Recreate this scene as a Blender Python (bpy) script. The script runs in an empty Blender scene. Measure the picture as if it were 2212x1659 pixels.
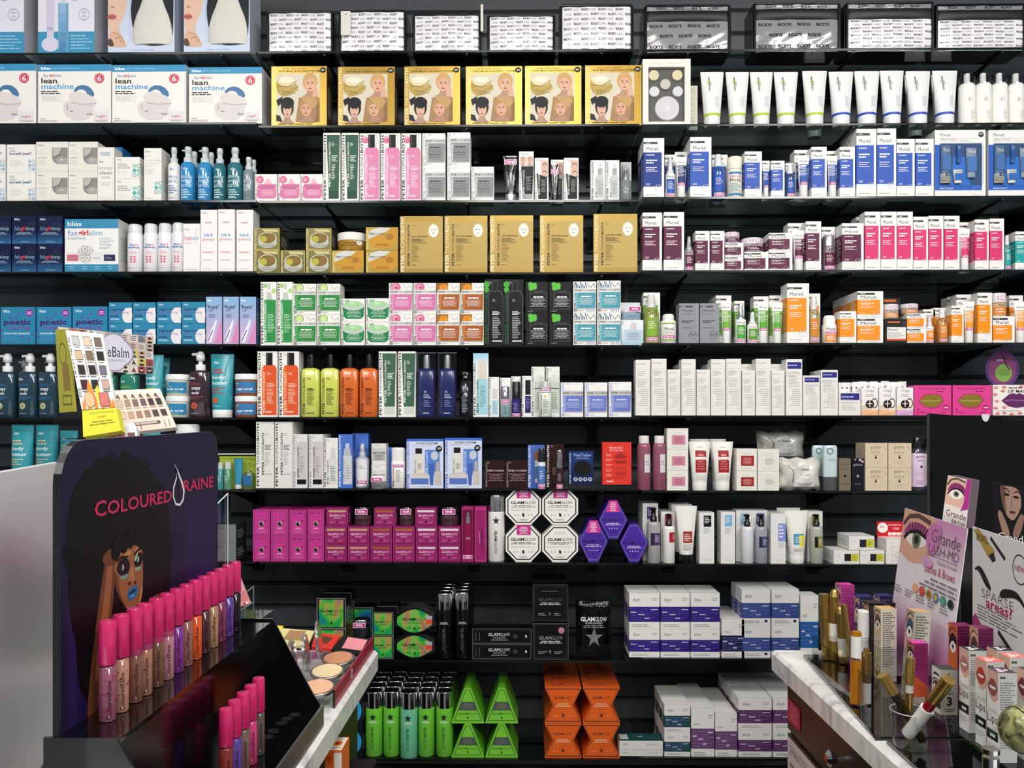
import bpy, math, random
from math import sin, cos, pi
random.seed(7)
S = bpy.context.scene
# ---------------------------------------------------------------- camera, world, light, exposure
F = 1788.0                      # focal length in pixels of the 2212 x 1659 frame
D = 2.414                       # camera to the front edge of the shelves
EYE = 1.45                      # eye height
HY = 925.0                      # horizon row
TH = math.atan(24 / F)
cd = bpy.data.cameras.new('camera'); cam = bpy.data.objects.new('camera', cd)
S.collection.objects.link(cam); S.camera = cam
cd.sensor_width = 36; cd.lens = F / 2212 * 36; cd.shift_y = (HY - 829.5) / 2212; cd.clip_start = .02
cam.location = (0, -D, EYE); cam.rotation_euler = (pi / 2, 0, TH)
S.view_settings.view_transform = 'Standard'; S.view_settings.look = 'None'
S.view_settings.gamma = 1; S.view_settings.use_curve_mapping = False
S.view_settings.exposure = 0.42
S.cycles.transparent_max_bounces = 32; S.cycles.max_bounces = 7
W = bpy.data.worlds.new('world'); S.world = W; W.use_nodes = True
W.node_tree.nodes['Background'].inputs[0].default_value = (.93, .96, 1, 1)
W.node_tree.nodes['Background'].inputs[1].default_value = .17

def area(name, loc, tgt, sx, sy, power, col=(1, 1, 1)):
    l = bpy.data.lights.new(name, 'AREA'); l.shape = 'RECTANGLE'; l.size = sx; l.size_y = sy
    l.energy = power; l.color = col
    o = bpy.data.objects.new(name, l); S.collection.objects.link(o); o.location = loc
    from mathutils import Vector
    o.rotation_euler = (Vector(tgt) - Vector(loc)).to_track_quat('-Z', 'Y').to_euler()
    return o
for i, (x, p) in enumerate(((-1.4, 26), (0.0, 24), (1.4, 32))):
    area('ceiling_lamp_front', (x, -1.6, 3.08), (x, -1.1, 0), .7, .5, p * .5, (1, .97, .93))
for i, (x, p) in enumerate(((-1.6, 56), (0.1, 66), (1.8, 100))):
    area('ceiling_lamp_rear', (x, -3.3, 3.08), (x * .8, 0, 1.2), 1.0, .6, p * .42, (1, .98, .96))

# ---------------------------------------------------------------- pixel rays (for measuring positions only)
def ray(px, py):
    u = (px - 1106) / F; v = (py - HY) / F
    return (-sin(TH) + u * cos(TH), cos(TH) + u * sin(TH), -v)
def PY(px, py, y):
    d = ray(px, py); t = (y + D) / d[1]
    return (d[0] * t, y, EYE + d[2] * t)
def PZ(px, py, Z): return PY(px, py, Z - D)
def PH(px, py, h):
    d = ray(px, py); t = -h / d[2]
    return (d[0] * t, -D + d[1] * t, EYE - h)
def PX(px, py, X):
    d = ray(px, py); t = X / d[0]
    return (X, -D + d[1] * t, EYE + d[2] * t)
K = D / F
# ---------------------------------------------------------------- materials
MATS = {}
def lin(h):
    c = [int(h[i:i + 2], 16) / 255 for i in (0, 2, 4)]
    return [x / 12.92 if x <= .04045 else ((x + .055) / 1.055) ** 2.4 for x in c] + [1]
def mat(hexc, r=.5, m=0.0, coat=0.0, alpha=1.0, trans=0.0):
    k = (hexc, r, m, coat, alpha, trans)
    if k in MATS: return MATS[k]
    x = bpy.data.materials.new('paint_' + hexc); x.use_nodes = True
    p = x.node_tree.nodes['Principled BSDF']
    p.inputs['Base Color'].default_value = lin(hexc); p.inputs['Roughness'].default_value = r
    p.inputs['Metallic'].default_value = m; p.inputs['Coat Weight'].default_value = coat
    p.inputs['Coat Roughness'].default_value = .06
    if r == .42: p.inputs['Specular IOR Level'].default_value = .22
    p.inputs['Alpha'].default_value = alpha
    MATS[k] = x
    return x
def nodes(name):
    x = bpy.data.materials.new(name); x.use_nodes = True
    nt = x.node_tree; return x, nt, nt.nodes['Principled BSDF'], nt.nodes['Material Output']
def glassy(name, tint, gloss=.12, rough=.03):
    """thin clear sheet: tinted see-through with a fresnel reflection"""
    if name in MATS: return MATS[name]
    x, nt, p, out = nodes(name); nt.nodes.remove(p)
    t = nt.nodes.new('ShaderNodeBsdfTransparent'); t.inputs[0].default_value = (*tint, 1)
    g = nt.nodes.new('ShaderNodeBsdfGlossy'); g.inputs['Roughness'].default_value = rough
    lw = nt.nodes.new('ShaderNodeLayerWeight'); lw.inputs[0].default_value = gloss
    mx = nt.nodes.new('ShaderNodeMixShader'); L = nt.links.new
    ge = nt.nodes.new('ShaderNodeNewGeometry'); q = nt.nodes.new('ShaderNodeMath'); q.operation = 'SUBTRACT'; q.use_clamp = True; L(lw.outputs['Fresnel'], q.inputs[0]); L(ge.outputs['Backfacing'], q.inputs[1]); L(q.outputs[0], mx.inputs[0]); L(t.outputs[0], mx.inputs[1]); L(g.outputs[0], mx.inputs[2]); L(mx.outputs[0], out.inputs[0])
    MATS[name] = x; return x
SHELFGL = glassy('shelf_glass', (.60, .66, .67), .25)
ACRYL = glassy('clear_acrylic', (.90, .92, .92), .35)
SMOKE = glassy('smoked_acrylic', (.55, .58, .6), .3)
BLISTER = glassy('clear_blister', (.93, .94, .94), .2, .05)
GOLD = mat('c9a552', .3, .85); GOLDB = mat('b8963f', .42, .55); CHROME = mat('d8d8da', .12, 1.0); SILV = mat('b9bbbd', .3, .8)
BRASS = mat('cfae62', .3, .95)
BLK = mat('0b0b0d', .25); BLKM = mat('111214', .5); MIR = mat('08080a', .06, 0, .6)
def m_marble():
    x, nt, p, out = nodes('white_marble'); L = nt.links.new
    tc = nt.nodes.new('ShaderNodeTexCoord'); mp = nt.nodes.new('ShaderNodeMapping'); mp.inputs['Rotation'].default_value = (0, 0, .7); mp.inputs['Scale'].default_value = (4, 9, 4)
    n1 = nt.nodes.new('ShaderNodeTexNoise'); n1.inputs['Scale'].default_value = 1.6; n1.inputs['Detail'].default_value = 9; n1.inputs['Distortion'].default_value = 1.6
    cr = nt.nodes.new('ShaderNodeValToRGB'); e = cr.color_ramp.elements
    e[0].position = .30; e[0].color = (.52, .52, .53, 1); e[1].position = .52; e[1].color = (.88, .87, .85, 1)
    L(tc.outputs['Object'], mp.inputs[0]); L(mp.outputs[0], n1.inputs['Vector']); L(n1.outputs['Fac'], cr.inputs[0]); L(cr.outputs[0], p.inputs['Base Color'])
    p.inputs['Roughness'].default_value = .18; return x
def m_wood():
    x, nt, p, out = nodes('dark_brown_wood'); L = nt.links.new
    tc = nt.nodes.new('ShaderNodeTexCoord'); mp = nt.nodes.new('ShaderNodeMapping'); mp.inputs['Scale'].default_value = (30, 3, 30)
    n1 = nt.nodes.new('ShaderNodeTexNoise'); n1.inputs['Scale'].default_value = 2; n1.inputs['Detail'].default_value = 6
    cr = nt.nodes.new('ShaderNodeValToRGB'); e = cr.color_ramp.elements
    e[0].color = (.012, .008, .006, 1); e[1].color = (.05, .028, .018, 1)
    L(tc.outputs['Object'], mp.inputs[0]); L(mp.outputs[0], n1.inputs['Vector']); L(n1.outputs['Fac'], cr.inputs[0]); L(cr.outputs[0], p.inputs['Base Color'])
    p.inputs['Roughness'].default_value = .3; return x
def m_holo(seed=0.0):
    """rainbow foil"""
    x, nt, p, out = nodes('rainbow_foil'); L = nt.links.new
    tc = nt.nodes.new('ShaderNodeTexCoord'); mp = nt.nodes.new('ShaderNodeMapping'); mp.inputs['Scale'].default_value = (24, 24, 15); mp.inputs['Location'].default_value = (seed, 0, seed)
    n1 = nt.nodes.new('ShaderNodeTexNoise'); n1.inputs['Scale'].default_value = 1.0; n1.inputs['Detail'].default_value = 1.2
    cr = nt.nodes.new('ShaderNodeValToRGB'); cr.color_ramp.interpolation = 'B_SPLINE'; el = cr.color_ramp.elements
    cols = [(.25, '1c2fa8'), (.34, '2a8fb0'), (.40, '1fae4a'), (.47, '45d848'), (.52, 'a9c860'), (.57, 'd8a058'), (.62, 'a88a88'), (.70, '7f8c8c')]
    el[0].position = cols[0][0]; el[0].color = lin(cols[0][1]); el[1].position = cols[-1][0]; el[1].color = lin(cols[-1][1])
    for q, c in cols[1:-1]:
        e = el.new(q); e.color = lin(c)
    L(tc.outputs['Object'], mp.inputs[0]); L(mp.outputs[0], n1.inputs['Vector']); L(n1.outputs['Fac'], cr.inputs[0]); L(cr.outputs[0], p.inputs['Base Color'])
    p.inputs['Roughness'].default_value = .32; p.inputs['Metallic'].default_value = .25; return x
def m_wrap(name, c1, c2, sc, r=.12, metal=0.0, bump=.5):
    """crumpled foil or film"""
    x, nt, p, out = nodes(name); L = nt.links.new
    tc = nt.nodes.new('ShaderNodeTexCoord')
    n1 = nt.nodes.new('ShaderNodeTexNoise'); n1.inputs['Scale'].default_value = sc; n1.inputs['Detail'].default_value = 3; n1.inputs['Distortion'].default_value = .8
    cr = nt.nodes.new('ShaderNodeValToRGB'); e = cr.color_ramp.elements; e[0].position = .35; e[1].position = .65; e[0].color = lin(c1); e[1].color = lin(c2)
    b = nt.nodes.new('ShaderNodeBump'); b.inputs['Strength'].default_value = bump; b.inputs['Distance'].default_value = .01
    L(tc.outputs['Object'], n1.inputs['Vector']); L(n1.outputs['Fac'], cr.inputs[0]); L(cr.outputs[0], p.inputs['Base Color'])
    L(n1.outputs['Fac'], b.inputs['Height']); L(b.outputs[0], p.inputs['Normal'])
    p.inputs['Roughness'].default_value = r; p.inputs['Metallic'].default_value = metal; return x
def m_slat():
    x, nt, p, out = nodes('slate_grey_slatwall'); L = nt.links.new
    tc = nt.nodes.new('ShaderNodeTexCoord'); n1 = nt.nodes.new('ShaderNodeTexNoise'); n1.inputs['Scale'].default_value = 60; n1.inputs['Detail'].default_value = 4
    cr = nt.nodes.new('ShaderNodeValToRGB'); e = cr.color_ramp.elements; e[0].color = (.060, .068, .078, 1); e[1].color = (.074, .083, .094, 1)
    L(tc.outputs['Object'], n1.inputs['Vector']); L(n1.outputs['Fac'], cr.inputs[0]); L(cr.outputs[0], p.inputs['Base Color'])
    p.inputs['Roughness'].default_value = .42; return x
def MM(c):
    if isinstance(c, str): return mat(c, .42)
    return c
# ---------------------------------------------------------------- mesh builder
GLY = {}
def glyphs(s, bold):
    k = (s, bold)
    if k in GLY: return GLY[k]
    c = bpy.data.curves.new('writing', 'FONT'); c.body = s; c.size = 1; c.resolution_u = 2
    c.offset = (0, .018, .03)[bold] if bold >= 0 else -.012
    c.fill_mode = 'FRONT'
    o = bpy.data.objects.new('writing', c); me = bpy.data.meshes.new_from_object(o)
    vs = [v.co[:2] for v in me.vertices]; fs = [tuple(p.vertices) for p in me.polygons]
    if vs:
        x0 = min(v[0] for v in vs); x1 = max(v[0] for v in vs); y0 = min(v[1] for v in vs); y1 = max(v[1] for v in vs)
        vs = [((v[0] - x0) / (x1 - x0 + 1e-9), (v[1] - y0) / (y1 - y0 + 1e-9)) for v in vs]
    bpy.data.objects.remove(o); bpy.data.curves.remove(c); bpy.data.meshes.remove(me)
    GLY[k] = (vs, fs); return GLY[k]
class B:
    def __init__(s): s.v = []; s.f = []; s.m = []; s.s = []; s.mats = []
    def mi(s, c):
        c = MM(c)
        if c not in s.mats: s.mats.append(c)
        return s.mats.index(c)
    def face(s, pts, c, sm=False):
        i = len(s.v); s.v += [tuple(p) for p in pts]; s.f.append(tuple(range(i, i + len(pts)))); s.m.append(s.mi(c)); s.s.append(sm)
    def box(s, x0, x1, y0, y1, z0, z1, c, cs=None):
        i = len(s.v); s.v += [(x, y, z) for z in (z0, z1) for y in (y0, y1) for x in (x0, x1)]
        cs = cs or c
        for q, cc in (((0, 1, 5, 4), c), ((3, 2, 6, 7), cs), ((2, 0, 4, 6), cs), ((1, 3, 7, 5), cs), ((4, 5, 7, 6), cs), ((2, 3, 1, 0), cs)):
            s.f.append(tuple(i + j for j in q)); s.m.append(s.mi(cc)); s.s.append(False)
    def prism(s, pts, y0, y1, c, cs=None, ax='y'):
        """pts: outline in (x,z) extruded along y, or in (y,z) extruded along x; clockwise or not"""
        n = len(pts); i = len(s.v)
        for y in (y0, y1):
            for p in pts: s.v.append((p[0], y, p[1]) if ax == 'y' else ((y, p[0], p[1]) if ax == 'x' else (p[0], p[1], y)))
        s.f += [tuple(range(i, i + n)), tuple(range(i + 2 * n - 1, i + n - 1, -1))]; s.m += [s.mi(c)] * 2; s.s += [False] * 2
        for j in range(n):
            k = (j + 1) % n; s.f.append((i + j, i + n + j, i + n + k, i + k)); s.m.append(s.mi(cs or c)); s.s.append(False)
    def loft(s, secs, c, cx=0, cy=0, n=24, cap=True, smooth=True):
        """secs: (z, rx, ry, p[, dx]) superellipses; c: one material or one per band"""
        i = len(s.v); ns = len(secs)
        for q in secs:
            z, rx, ry = q[:3]; p = q[3] if len(q) > 3 else 2; dx = q[4] if len(q) > 4 else 0
            for a in range(n):
                t = 2 * pi * a / n + pi / n; ct, st = cos(t), sin(t)
                s.v.append((cx + dx + rx * math.copysign(abs(ct) ** (2 / p), ct), cy + ry * math.copysign(abs(st) ** (2 / p), st), z))
        for j in range(ns - 1):
            cc = c[j] if isinstance(c, list) else c; m = s.mi(cc)
            for a in range(n):
                b_ = (a + 1) % n
                s.f.append((i + j * n + a, i + j * n + b_, i + (j + 1) * n + b_, i + (j + 1) * n + a)); s.m.append(m); s.s.append(smooth)
        if cap:
            s.face(s.v[i:i + n][::-1], c[0] if isinstance(c, list) else c); s.face(s.v[i + (ns - 1) * n:i + ns * n], c[-1] if isinstance(c, list) else c)
    def rod(s, a, b_, r, c, n=14, r2=None, cap=True):
        """round bar between two points"""
        from mathutils import Vector
        a = Vector(a); b_ = Vector(b_); d = (b_ - a).normalized()
        u = d.orthogonal().normalized(); w = d.cross(u); i = len(s.v)
        for p, rr in ((a, r), (b_, r if r2 is None else r2)):
            for k in range(n):
                t = 2 * pi * k / n; s.v.append(tuple(p + rr * (cos(t) * u + sin(t) * w)))
        m = s.mi(c)
        for k in range(n):
            q = (k + 1) % n; s.f.append((i + k, i + q, i + n + q, i + n + k)); s.m.append(m); s.s.append(True)
        if cap:
            s.face(s.v[i:i + n][::-1], c); s.face(s.v[i + n:i + 2 * n], c)
    def grid(s, fn, nx, nz, c):
        i = len(s.v); m = s.mi(c); s.v += [tuple(fn(u / nx, v / nz)) for v in range(nz + 1) for u in range(nx + 1)]
        for v in range(nz):
            for u in range(nx): k = i + v * (nx + 1) + u; s.f.append((k + nx + 1, k + nx + 2, k + 1, k)); s.m.append(m); s.s.append(True)
    def mesh(s, name):
        me = bpy.data.meshes.new(name); me.from_pydata(s.v, [], s.f)
        for m in s.mats: me.materials.append(m)
        me.polygons.foreach_set('material_index', s.m); me.polygons.foreach_set('use_smooth', s.s)
        me.update(); return me
# ---------------------------------------------------------------- printed art on any surface: (u, v) with v from the top
EPS = .00006
class Art:
    def __init__(s, b, fn, w, h, curved=0): s.b = b; s.fn = fn; s.w = w; s.h = h; s.c = curved; s.q = [1]; s.rnd = random.Random(3)
    L = property(lambda s: s.q[0], lambda s, x: s.q.__setitem__(0, x))
    def P(s, u, v): return s.fn(u, v, s.L)
    def _go(s):
        s.L += .5
    def r(s, x0, y0, x1, y1, c):
        if s.c:
            nx = max(1, int(s.c * (x1 - x0) + .99)); ny = max(1, int(6 * (y1 - y0) + .99))
        else: nx = ny = 1
        for i in range(nx):
            for j in range(ny):
                a, b_ = x0 + (x1 - x0) * i / nx, x0 + (x1 - x0) * (i + 1) / nx
                e, f = y0 + (y1 - y0) * j / ny, y0 + (y1 - y0) * (j + 1) / ny
                s.b.face([s.P(a, f), s.P(b_, f), s.P(b_, e), s.P(a, e)], c)
        s._go(); return s
    def t(s, txt, x0, y0, x1, y1, c, bold=0, rot=0):
        vs, fs = glyphs(txt, bold); b = s.b; i = len(b.v); m = b.mi(c)
        for x, y in vs:
            if rot == 2: u = x0 + (x1 - x0) * y; v = y0 + (y1 - y0) * x
            elif rot: u = x0 + (x1 - x0) * (1 - y); v = y1 - (y1 - y0) * x
            else: u = x0 + (x1 - x0) * x; v = y1 - (y1 - y0) * y
            b.v.append(s.P(u, v))
        for f in fs: b.f.append(tuple(i + k for k in f)); b.m.append(m); b.s.append(False)
        s._go(); return s
    def l(s, x0, y0, x1, y1, c, n=4, al='l', fill=.42):
        """rows of print too small to read"""
        p = (y1 - y0) / n
        for i in range(n):
            y = y0 + p * i; w = (x1 - x0) * s.rnd.uniform(.62, 1)
            a = x0 if al == 'l' else (x0 + ((x1 - x0) - w) * (.5 if al == 'c' else 1)); e = a + w
            while a < e - .01 * (x1 - x0):
                q = min(e, a + (x1 - x0) * s.rnd.uniform(.12, .3)); l = s.L
                s.r(a, y + p * .25, q, y + p * (.25 + fill), c); s.L = l; a = q + (x1 - x0) * .035
        s._go(); return s
    def e(s, cx, cy, rx, ry, c, n=20):
        s.b.face([s.P(cx + rx * cos(2 * pi * k / n), cy - ry * sin(2 * pi * k / n)) for k in range(n)], c); s._go(); return s
    def o(s, cx, cy, r, c): return s.e(cx, cy, r, r * s.w / s.h, c)
    def ring(s, cx, cy, r, c, th=.15, n=20, k=None):
        k = s.w / s.h if k is None else k
        for a in range(n):
            q = [(cx + rr * cos(2 * pi * b_ / n), cy - rr * k * sin(2 * pi * b_ / n)) for b_ in (a, a + 1) for rr in (r, r * (1 - th))]
            s.b.face([s.P(*q[0]), s.P(*q[2]), s.P(*q[3]), s.P(*q[1])], c)
        s._go(); return s
    def p(s, pts, c): s.b.face([s.P(*q) for q in pts], c); s._go(); return s
    def ps(s, pts, c, k=2):
        """the same outline with its corners rounded off"""
        for _ in range(k): pts = [q for (ax, ay), (bx, by) in zip(pts, pts[1:] + pts[:1]) for q in ((ax * .78 + bx * .22, ay * .78 + by * .22), (ax * .22 + bx * .78, ay * .22 + by * .78))]
        return s.p(pts, c)
    def fr(s, x0, y0, x1, y1, c, t=.02):
        ty = t * s.w / s.h; l = s.L
        for q in ((x0, y0, x1, y0 + ty), (x0, y1 - ty, x1, y1), (x0, y0, x0 + t, y1), (x1 - t, y0, x1, y1)): s.r(*q, c); s.L = l
        s._go(); return s
    def ln(s, pts, t, c):
        """a stroke of width t (in u) through points"""
        k = s.w / s.h; l = s.L
        for (ax, ay), (bx, by) in zip(pts, pts[1:]):
            dx, dy = bx - ax, (by - ay) / k; q = math.hypot(dx, dy) or 1; nx, ny = -dy / q * t / 2, dx / q * t / 2 * k
            s.b.face([s.P(ax + nx, ay + ny), s.P(bx + nx, by + ny), s.P(bx - nx, by - ny), s.P(ax - nx, ay - ny)], c); s.L = l
        s._go(); return s
    def grad(s, x0, y0, x1, y1, c1, c2, n=10):
        h = lambda q, i: int(q[i:i + 2], 16); l = s.L
        for k in range(n):
            t = (k + .5) / n; c = ''.join('%02x' % int(h(c1, i) * (1 - t) + h(c2, i) * t) for i in (0, 2, 4))
            s.r(x0, y0 + (y1 - y0) * k / n, x1, y0 + (y1 - y0) * (k + 1) / n, c); s.L = l
        s._go(); return s
    def sub(s, x0, y0, x1, y1):
        a = Art(s.b, lambda u, v, l: s.fn(x0 + (x1 - x0) * u, y0 + (y1 - y0) * v, l), s.w * (x1 - x0), s.h * (y1 - y0), s.c * abs(x1 - x0)); a.q = s.q; return a
    def ptr(s, x0, y0, x1, y1, c):
        """the three-weight maker's name running up the side"""
        H = y1 - y0; l = s.L
        s.t('PETER', x0, y1 - H * .32, x1, y1, c, 2, 1); s.L = l
        s.t('THOMAS', x0, y1 - H * .715, x1, y1 - H * .335, c, 0, 1); s.L = l
        return s.t('ROTH', x0, y0, x1, y1 - H * .73, c, 2, 1)
    def ptrh(s, x0, y0, x1, y1, c):
        W_ = x1 - x0; l = s.L
        s.t('PETER', x0, y0, x0 + W_ * .32, y1, c, 2); s.L = l
        s.t('THOMAS', x0 + W_ * .335, y0, x0 + W_ * .7, y1, c, 0); s.L = l
        return s.t('ROTH', x0 + W_ * .715, y0, x1, y1, c, 2)
    def tester(s, x0, y0, x1, y1):
        s.r(x0, y0, x1, y1, 'f6f0f2'); s.r(x0 + (x1 - x0) * .04, y0 + (y1 - y0) * .1, x1 - (x1 - x0) * .04, y1 - (y1 - y0) * .1, 'c63b8c')
        return s.t('TESTER', x0 + (x1 - x0) * .2, y0 + (y1 - y0) * .3, x1 - (x1 - x0) * .2, y1 - (y1 - y0) * .3, 'ffffff', 2)
    def glam(s, x0, y0, x1, y1, c):
        m = x0 + (x1 - x0) * .53; l = s.L
        s.t('GLAM', x0, y0, m, y1, c, 2); s.L = l
        return s.t('GLOW', m + (x1 - x0) * .02, y0, x1, y1, c, 0)
    def leaf(s, cx, cy, r, c):
        k = s.w / s.h
        return s.p([(cx - r * .5, cy - r * k), (cx + r * .5, cy - r * .5 * k), (cx + r * .55, cy + r * .5 * k), (cx, cy + r * k), (cx - r * .55, cy + r * .3 * k)], c)
    def face(s, hair='c9a06a', skin='e2b79b', cap=None, turn=0.0, lips='a8484a'):
        """head and shoulders filling the whole rectangle"""
        sh = '%02x%02x%02x' % tuple(int(int(skin[i:i + 2], 16) * .82) for i in (0, 2, 4)); q = .5 + turn
        s.e(q, .38, .34, .36, hair); s.ps([(.38, .6), (.62, .6), (.66, .86), (.98, 1), (.02, 1), (.34, .86)], sh)
        s.e(q - turn * .3, .45, .23, .3, skin)
        s.ps([(q - .25, .42), (q - .2, .2), (q + .05, .1), (q + .24, .24), (q + .26, .4), (q + .1, .24), (q - .1, .26)], hair)
        for d in (-.1, .1):
            s.e(q + d, .43, .05, .018, '3a2a28'); s.r(q + d - .06, .375, q + d + .06, .39, '6a4a38')
        s.ln([(q, .45), (q - .02, .56), (q + .02, .57)], .02, sh); s.e(q, .64, .07, .025, lips)
        if cap: s.e(q, .2, .36, .22, cap); s.ps([(q - .33, .22), (q - .22, .4), (q + .22, .4), (q + .33, .22)], cap)
        return s
    def eye(s, lid='b06a9a', iris='6c7a5c', skin='e3bba6'):
        s.r(0, 0, 1, 1, skin)
        s.ps([(.06, .5), (.2, .25), (.5, .14), (.82, .22), (.97, .42), (.8, .5), (.5, .42), (.2, .56)], lid)
        s.ps([(.12, .62), (.3, .44), (.55, .38), (.78, .46), (.9, .56), (.7, .7), (.42, .76)], 'efe6e2')
        s.o(.52, .56, .14, iris); s.o(.52, .56, .07, '141210')
        s.ln([(.1, .62), (.28, .43), (.54, .36), (.8, .44), (.94, .54)], .06, '1c1216')
        for k in range(9):
            a = 1.0 + k * .2; s.ln([(.52 + .4 * -cos(a) * 1.0, .5 - .13 * sin(a)), (.52 - .56 * cos(a), .46 - .3 * sin(a))], .018, '1c1216')
        s.ln([(.04, .3), (.2, .08), (.5, .0), (.9, .08)], .07, '5a4038'); return s
    def lips(s, c='b5484a', dk='7a2a30'):
        s.ps([(0, .5), (.22, .2), (.4, .06), (.5, .14), (.6, .06), (.78, .2), (1, .5), (.78, .82), (.5, .95), (.22, .82)], c)
        s.ps([(.14, .5), (.35, .42), (.5, .46), (.65, .42), (.86, .5), (.65, .58), (.35, .58)], 'f2ecea')
        s.ln([(.05, .5), (.35, .4), (.5, .45), (.65, .4), (.95, .5)], .03, dk); return s
# ---------------------------------------------------------------- objects
COL = S.collection
def link(name, b, parent=None, label=None):
    o = bpy.data.objects.new(name, b if isinstance(b, bpy.types.Mesh) else b.mesh(name)); COL.objects.link(o)
    if parent: o.parent = parent
    if label: o['label'] = label
    return o
LOG = []
def tag(o, label, cat, group=None):
    o['label'] = label; o['category'] = cat
    if group: o['group'] = group
    n = len(label.replace('-', '').split())
    if n > 16 or n < 4: LOG.append((n, label))
    return o
def struct(name, b):
    o = link(name, b); o['kind'] = 'structure'; return o
def empty(name, loc=(0, 0, 0)):
    o = bpy.data.objects.new(name, None); COL.objects.link(o); o.location = loc; o.empty_display_size = .02; return o
# ---------------------------------------------------------------- the setting
WY = .345
b = B(); SL = m_slat(); GRV = mat('0a0b0d', .6)
b.box(-2.6, 2.6, WY + .012, WY + .03, 0, 3.1, GRV)
z = .02
while z < 3.08:
    b.prism([(WY, z + .006), (WY, z + .0665), (WY + .012, z + .0715), (WY + .012, z)], -2.6, 2.6, SL, ax='x'); z += .0762
struct('wall_back', b)
b = B(); b.box(-3.2, 3.2, -4.6, WY + .1, -.02, 0, mat('8a8884', .3)); struct('floor', b)
b = B(); b.box(-3.2, 3.2, -4.6, WY + .1, 3.12, 3.14, 'e4e3e0'); struct('ceiling', b)
# shelf heights from the rows where the goods stand: (left, middle, right) pixel rows at their own place
ROW = {1: (113, 109, 105), 2: (265, 269.5, 266.5), 3: (433, 432.5, 424), 4: (586.5, 588.5, 583), 5: (743.5, 745.5, 740.5), 6: (902, 901, 897.5),
       7: (1058.5, 1055.5, 1060.5), 8: (1213, 1215, 1219.5), 9: (1427, 1426, 1424), 10: (1639, 1640, 1639.5)}
BX = (270, 960, 1800); BAY = ((-400, 553), (559, 1381), (1387, 2500))
ORD = ['', 'top', 'second', 'third', 'fourth', 'fifth', 'sixth', 'seventh', 'eighth', 'ninth', 'bottom']
def rowname(r): return ORD[r] + ' shelf'
def bay(px): return 0 if px < 552 else (1 if px < 1371 else 2)
def sz(row, bi): return PY(BX[bi], ROW[row][bi], 0)[2]
TIPS = (215, 477, 700, 1008, 1300, 1487, 1845, 2168)
SIDE = ['left-hand', 'middle', 'right-hand']
def numw(i): return ['first', 'second', 'third', 'fourth', 'fifth', 'sixth', 'seventh', 'eighth', 'ninth', 'tenth', 'eleventh', 'twelfth', 'thirteenth', 'fourteenth'][i]
EDGE = mat('101413', .15)
for r in range(1, 11):
    for bi in range(3):
        x0 = PY(BAY[bi][0], 900, 0)[0]; x1 = PY(BAY[bi][1], 900, 0)[0]; zt = sz(r, bi)
        b = B()
        i = len(b.v); b.v += [(x, y, z) for z in (zt - .006, zt) for y in (0, .335) for x in (x0, x1)]
        for q, c in (((0, 1, 5, 4), EDGE), ((3, 2, 6, 7), EDGE), ((2, 0, 4, 6), EDGE), ((1, 3, 7, 5), EDGE), ((4, 5, 7, 6), SHELFGL), ((2, 3, 1, 0), SHELFGL)):
            b.f.append(tuple(i + j for j in q)); b.m.append(b.mi(c)); b.s.append(False)
        o = link('glass_shelf', b); tag(o, 'smoked glass ' + rowname(r) + ' board of the ' + SIDE[bi] + ' bay', 'shelf', 'glass shelf boards on the slatwall')
    for ti, px in enumerate(TIPS):
        bi = bay(px); zt = sz(r, bi) - .0065; X = PY(px, 900, 0)[0]
        b = B(); b.prism([(.004, zt), (.004, zt - .005), (.10, zt - .009), (.30, zt - .060), (.335, zt - .066), (.335, zt)], X - .003, X + .003, BLKM, ax='x')
        b.box(X - .019, X + .019, .333, .3445, zt - .078, zt + .0, BLKM)
        o = link('shelf_bracket', b); tag(o, 'black steel bracket under the ' + rowname(r) + ', ' + numw(ti) + ' from the left', 'bracket', 'brackets under the glass shelves')
# ================================================================ makers of goods; every one gets width and height in metres
def front(w, h): return lambda u, v, l: (-w / 2 + u * w, -l * EPS, h * (1 - v))
def lside(w, h, d): return lambda u, v, l: (-w / 2 - l * EPS, d * (1 - u), h * (1 - v))
def rside(w, h, d): return lambda u, v, l: (w / 2 + l * EPS, d * u, h * (1 - v))
def topf(w, h, d): return lambda u, v, l: (-w / 2 + u * w, d * (1 - v), h + l * EPS)
def carton(w, h, d, base, art=None, band=None, side=None, top=None, seam=True):
    b = B(); b.box(-w / 2, w / 2, 0, d, 0, h, base, side)
    if art: art(Art(b, front(w, h), w, h))
    for fn in (lside, rside):
        a = Art(b, fn(w, h, d), d, h)
        if band: a.r(0, band[0], 1, band[1], band[2])
        a.l(.15, .3, .85, .8, 'a9a9a6' if not band else 'e8e0e4', max(3, int(h / .012)))
    if top: top(Art(b, topf(w, h, d), w, d))
    elif seam:
        a = Art(b, topf(w, h, d), w, d); a.r(.02, .93, .98, .955, mat('8c8c88', .6))
    return [('carton', b)]
def surf(secs, W_, cy, z0, z1):
    def fn(u, v, l):
        z = z1 - (z1 - z0) * v; x = (u - .5) * W_; q = secs[0]
        for a, c in zip(secs, secs[1:]):
            if z <= c[0] or c is secs[-1]:
                t = min(1, max(0, (z - a[0]) / ((c[0] - a[0]) or 1)))
                rx = a[1] + (c[1] - a[1]) * t; ry = a[2] + (c[2] - a[2]) * t; p = a[3] if len(a) > 3 else 2; break
        x = max(-rx * .998, min(rx * .998, x)); k = max(0, 1 - min(1, abs(x) / (rx or 1)) ** p) ** (1 / p)
        return (x, cy - ry * k - .0003 - l * EPS, z)
    return fn
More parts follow.
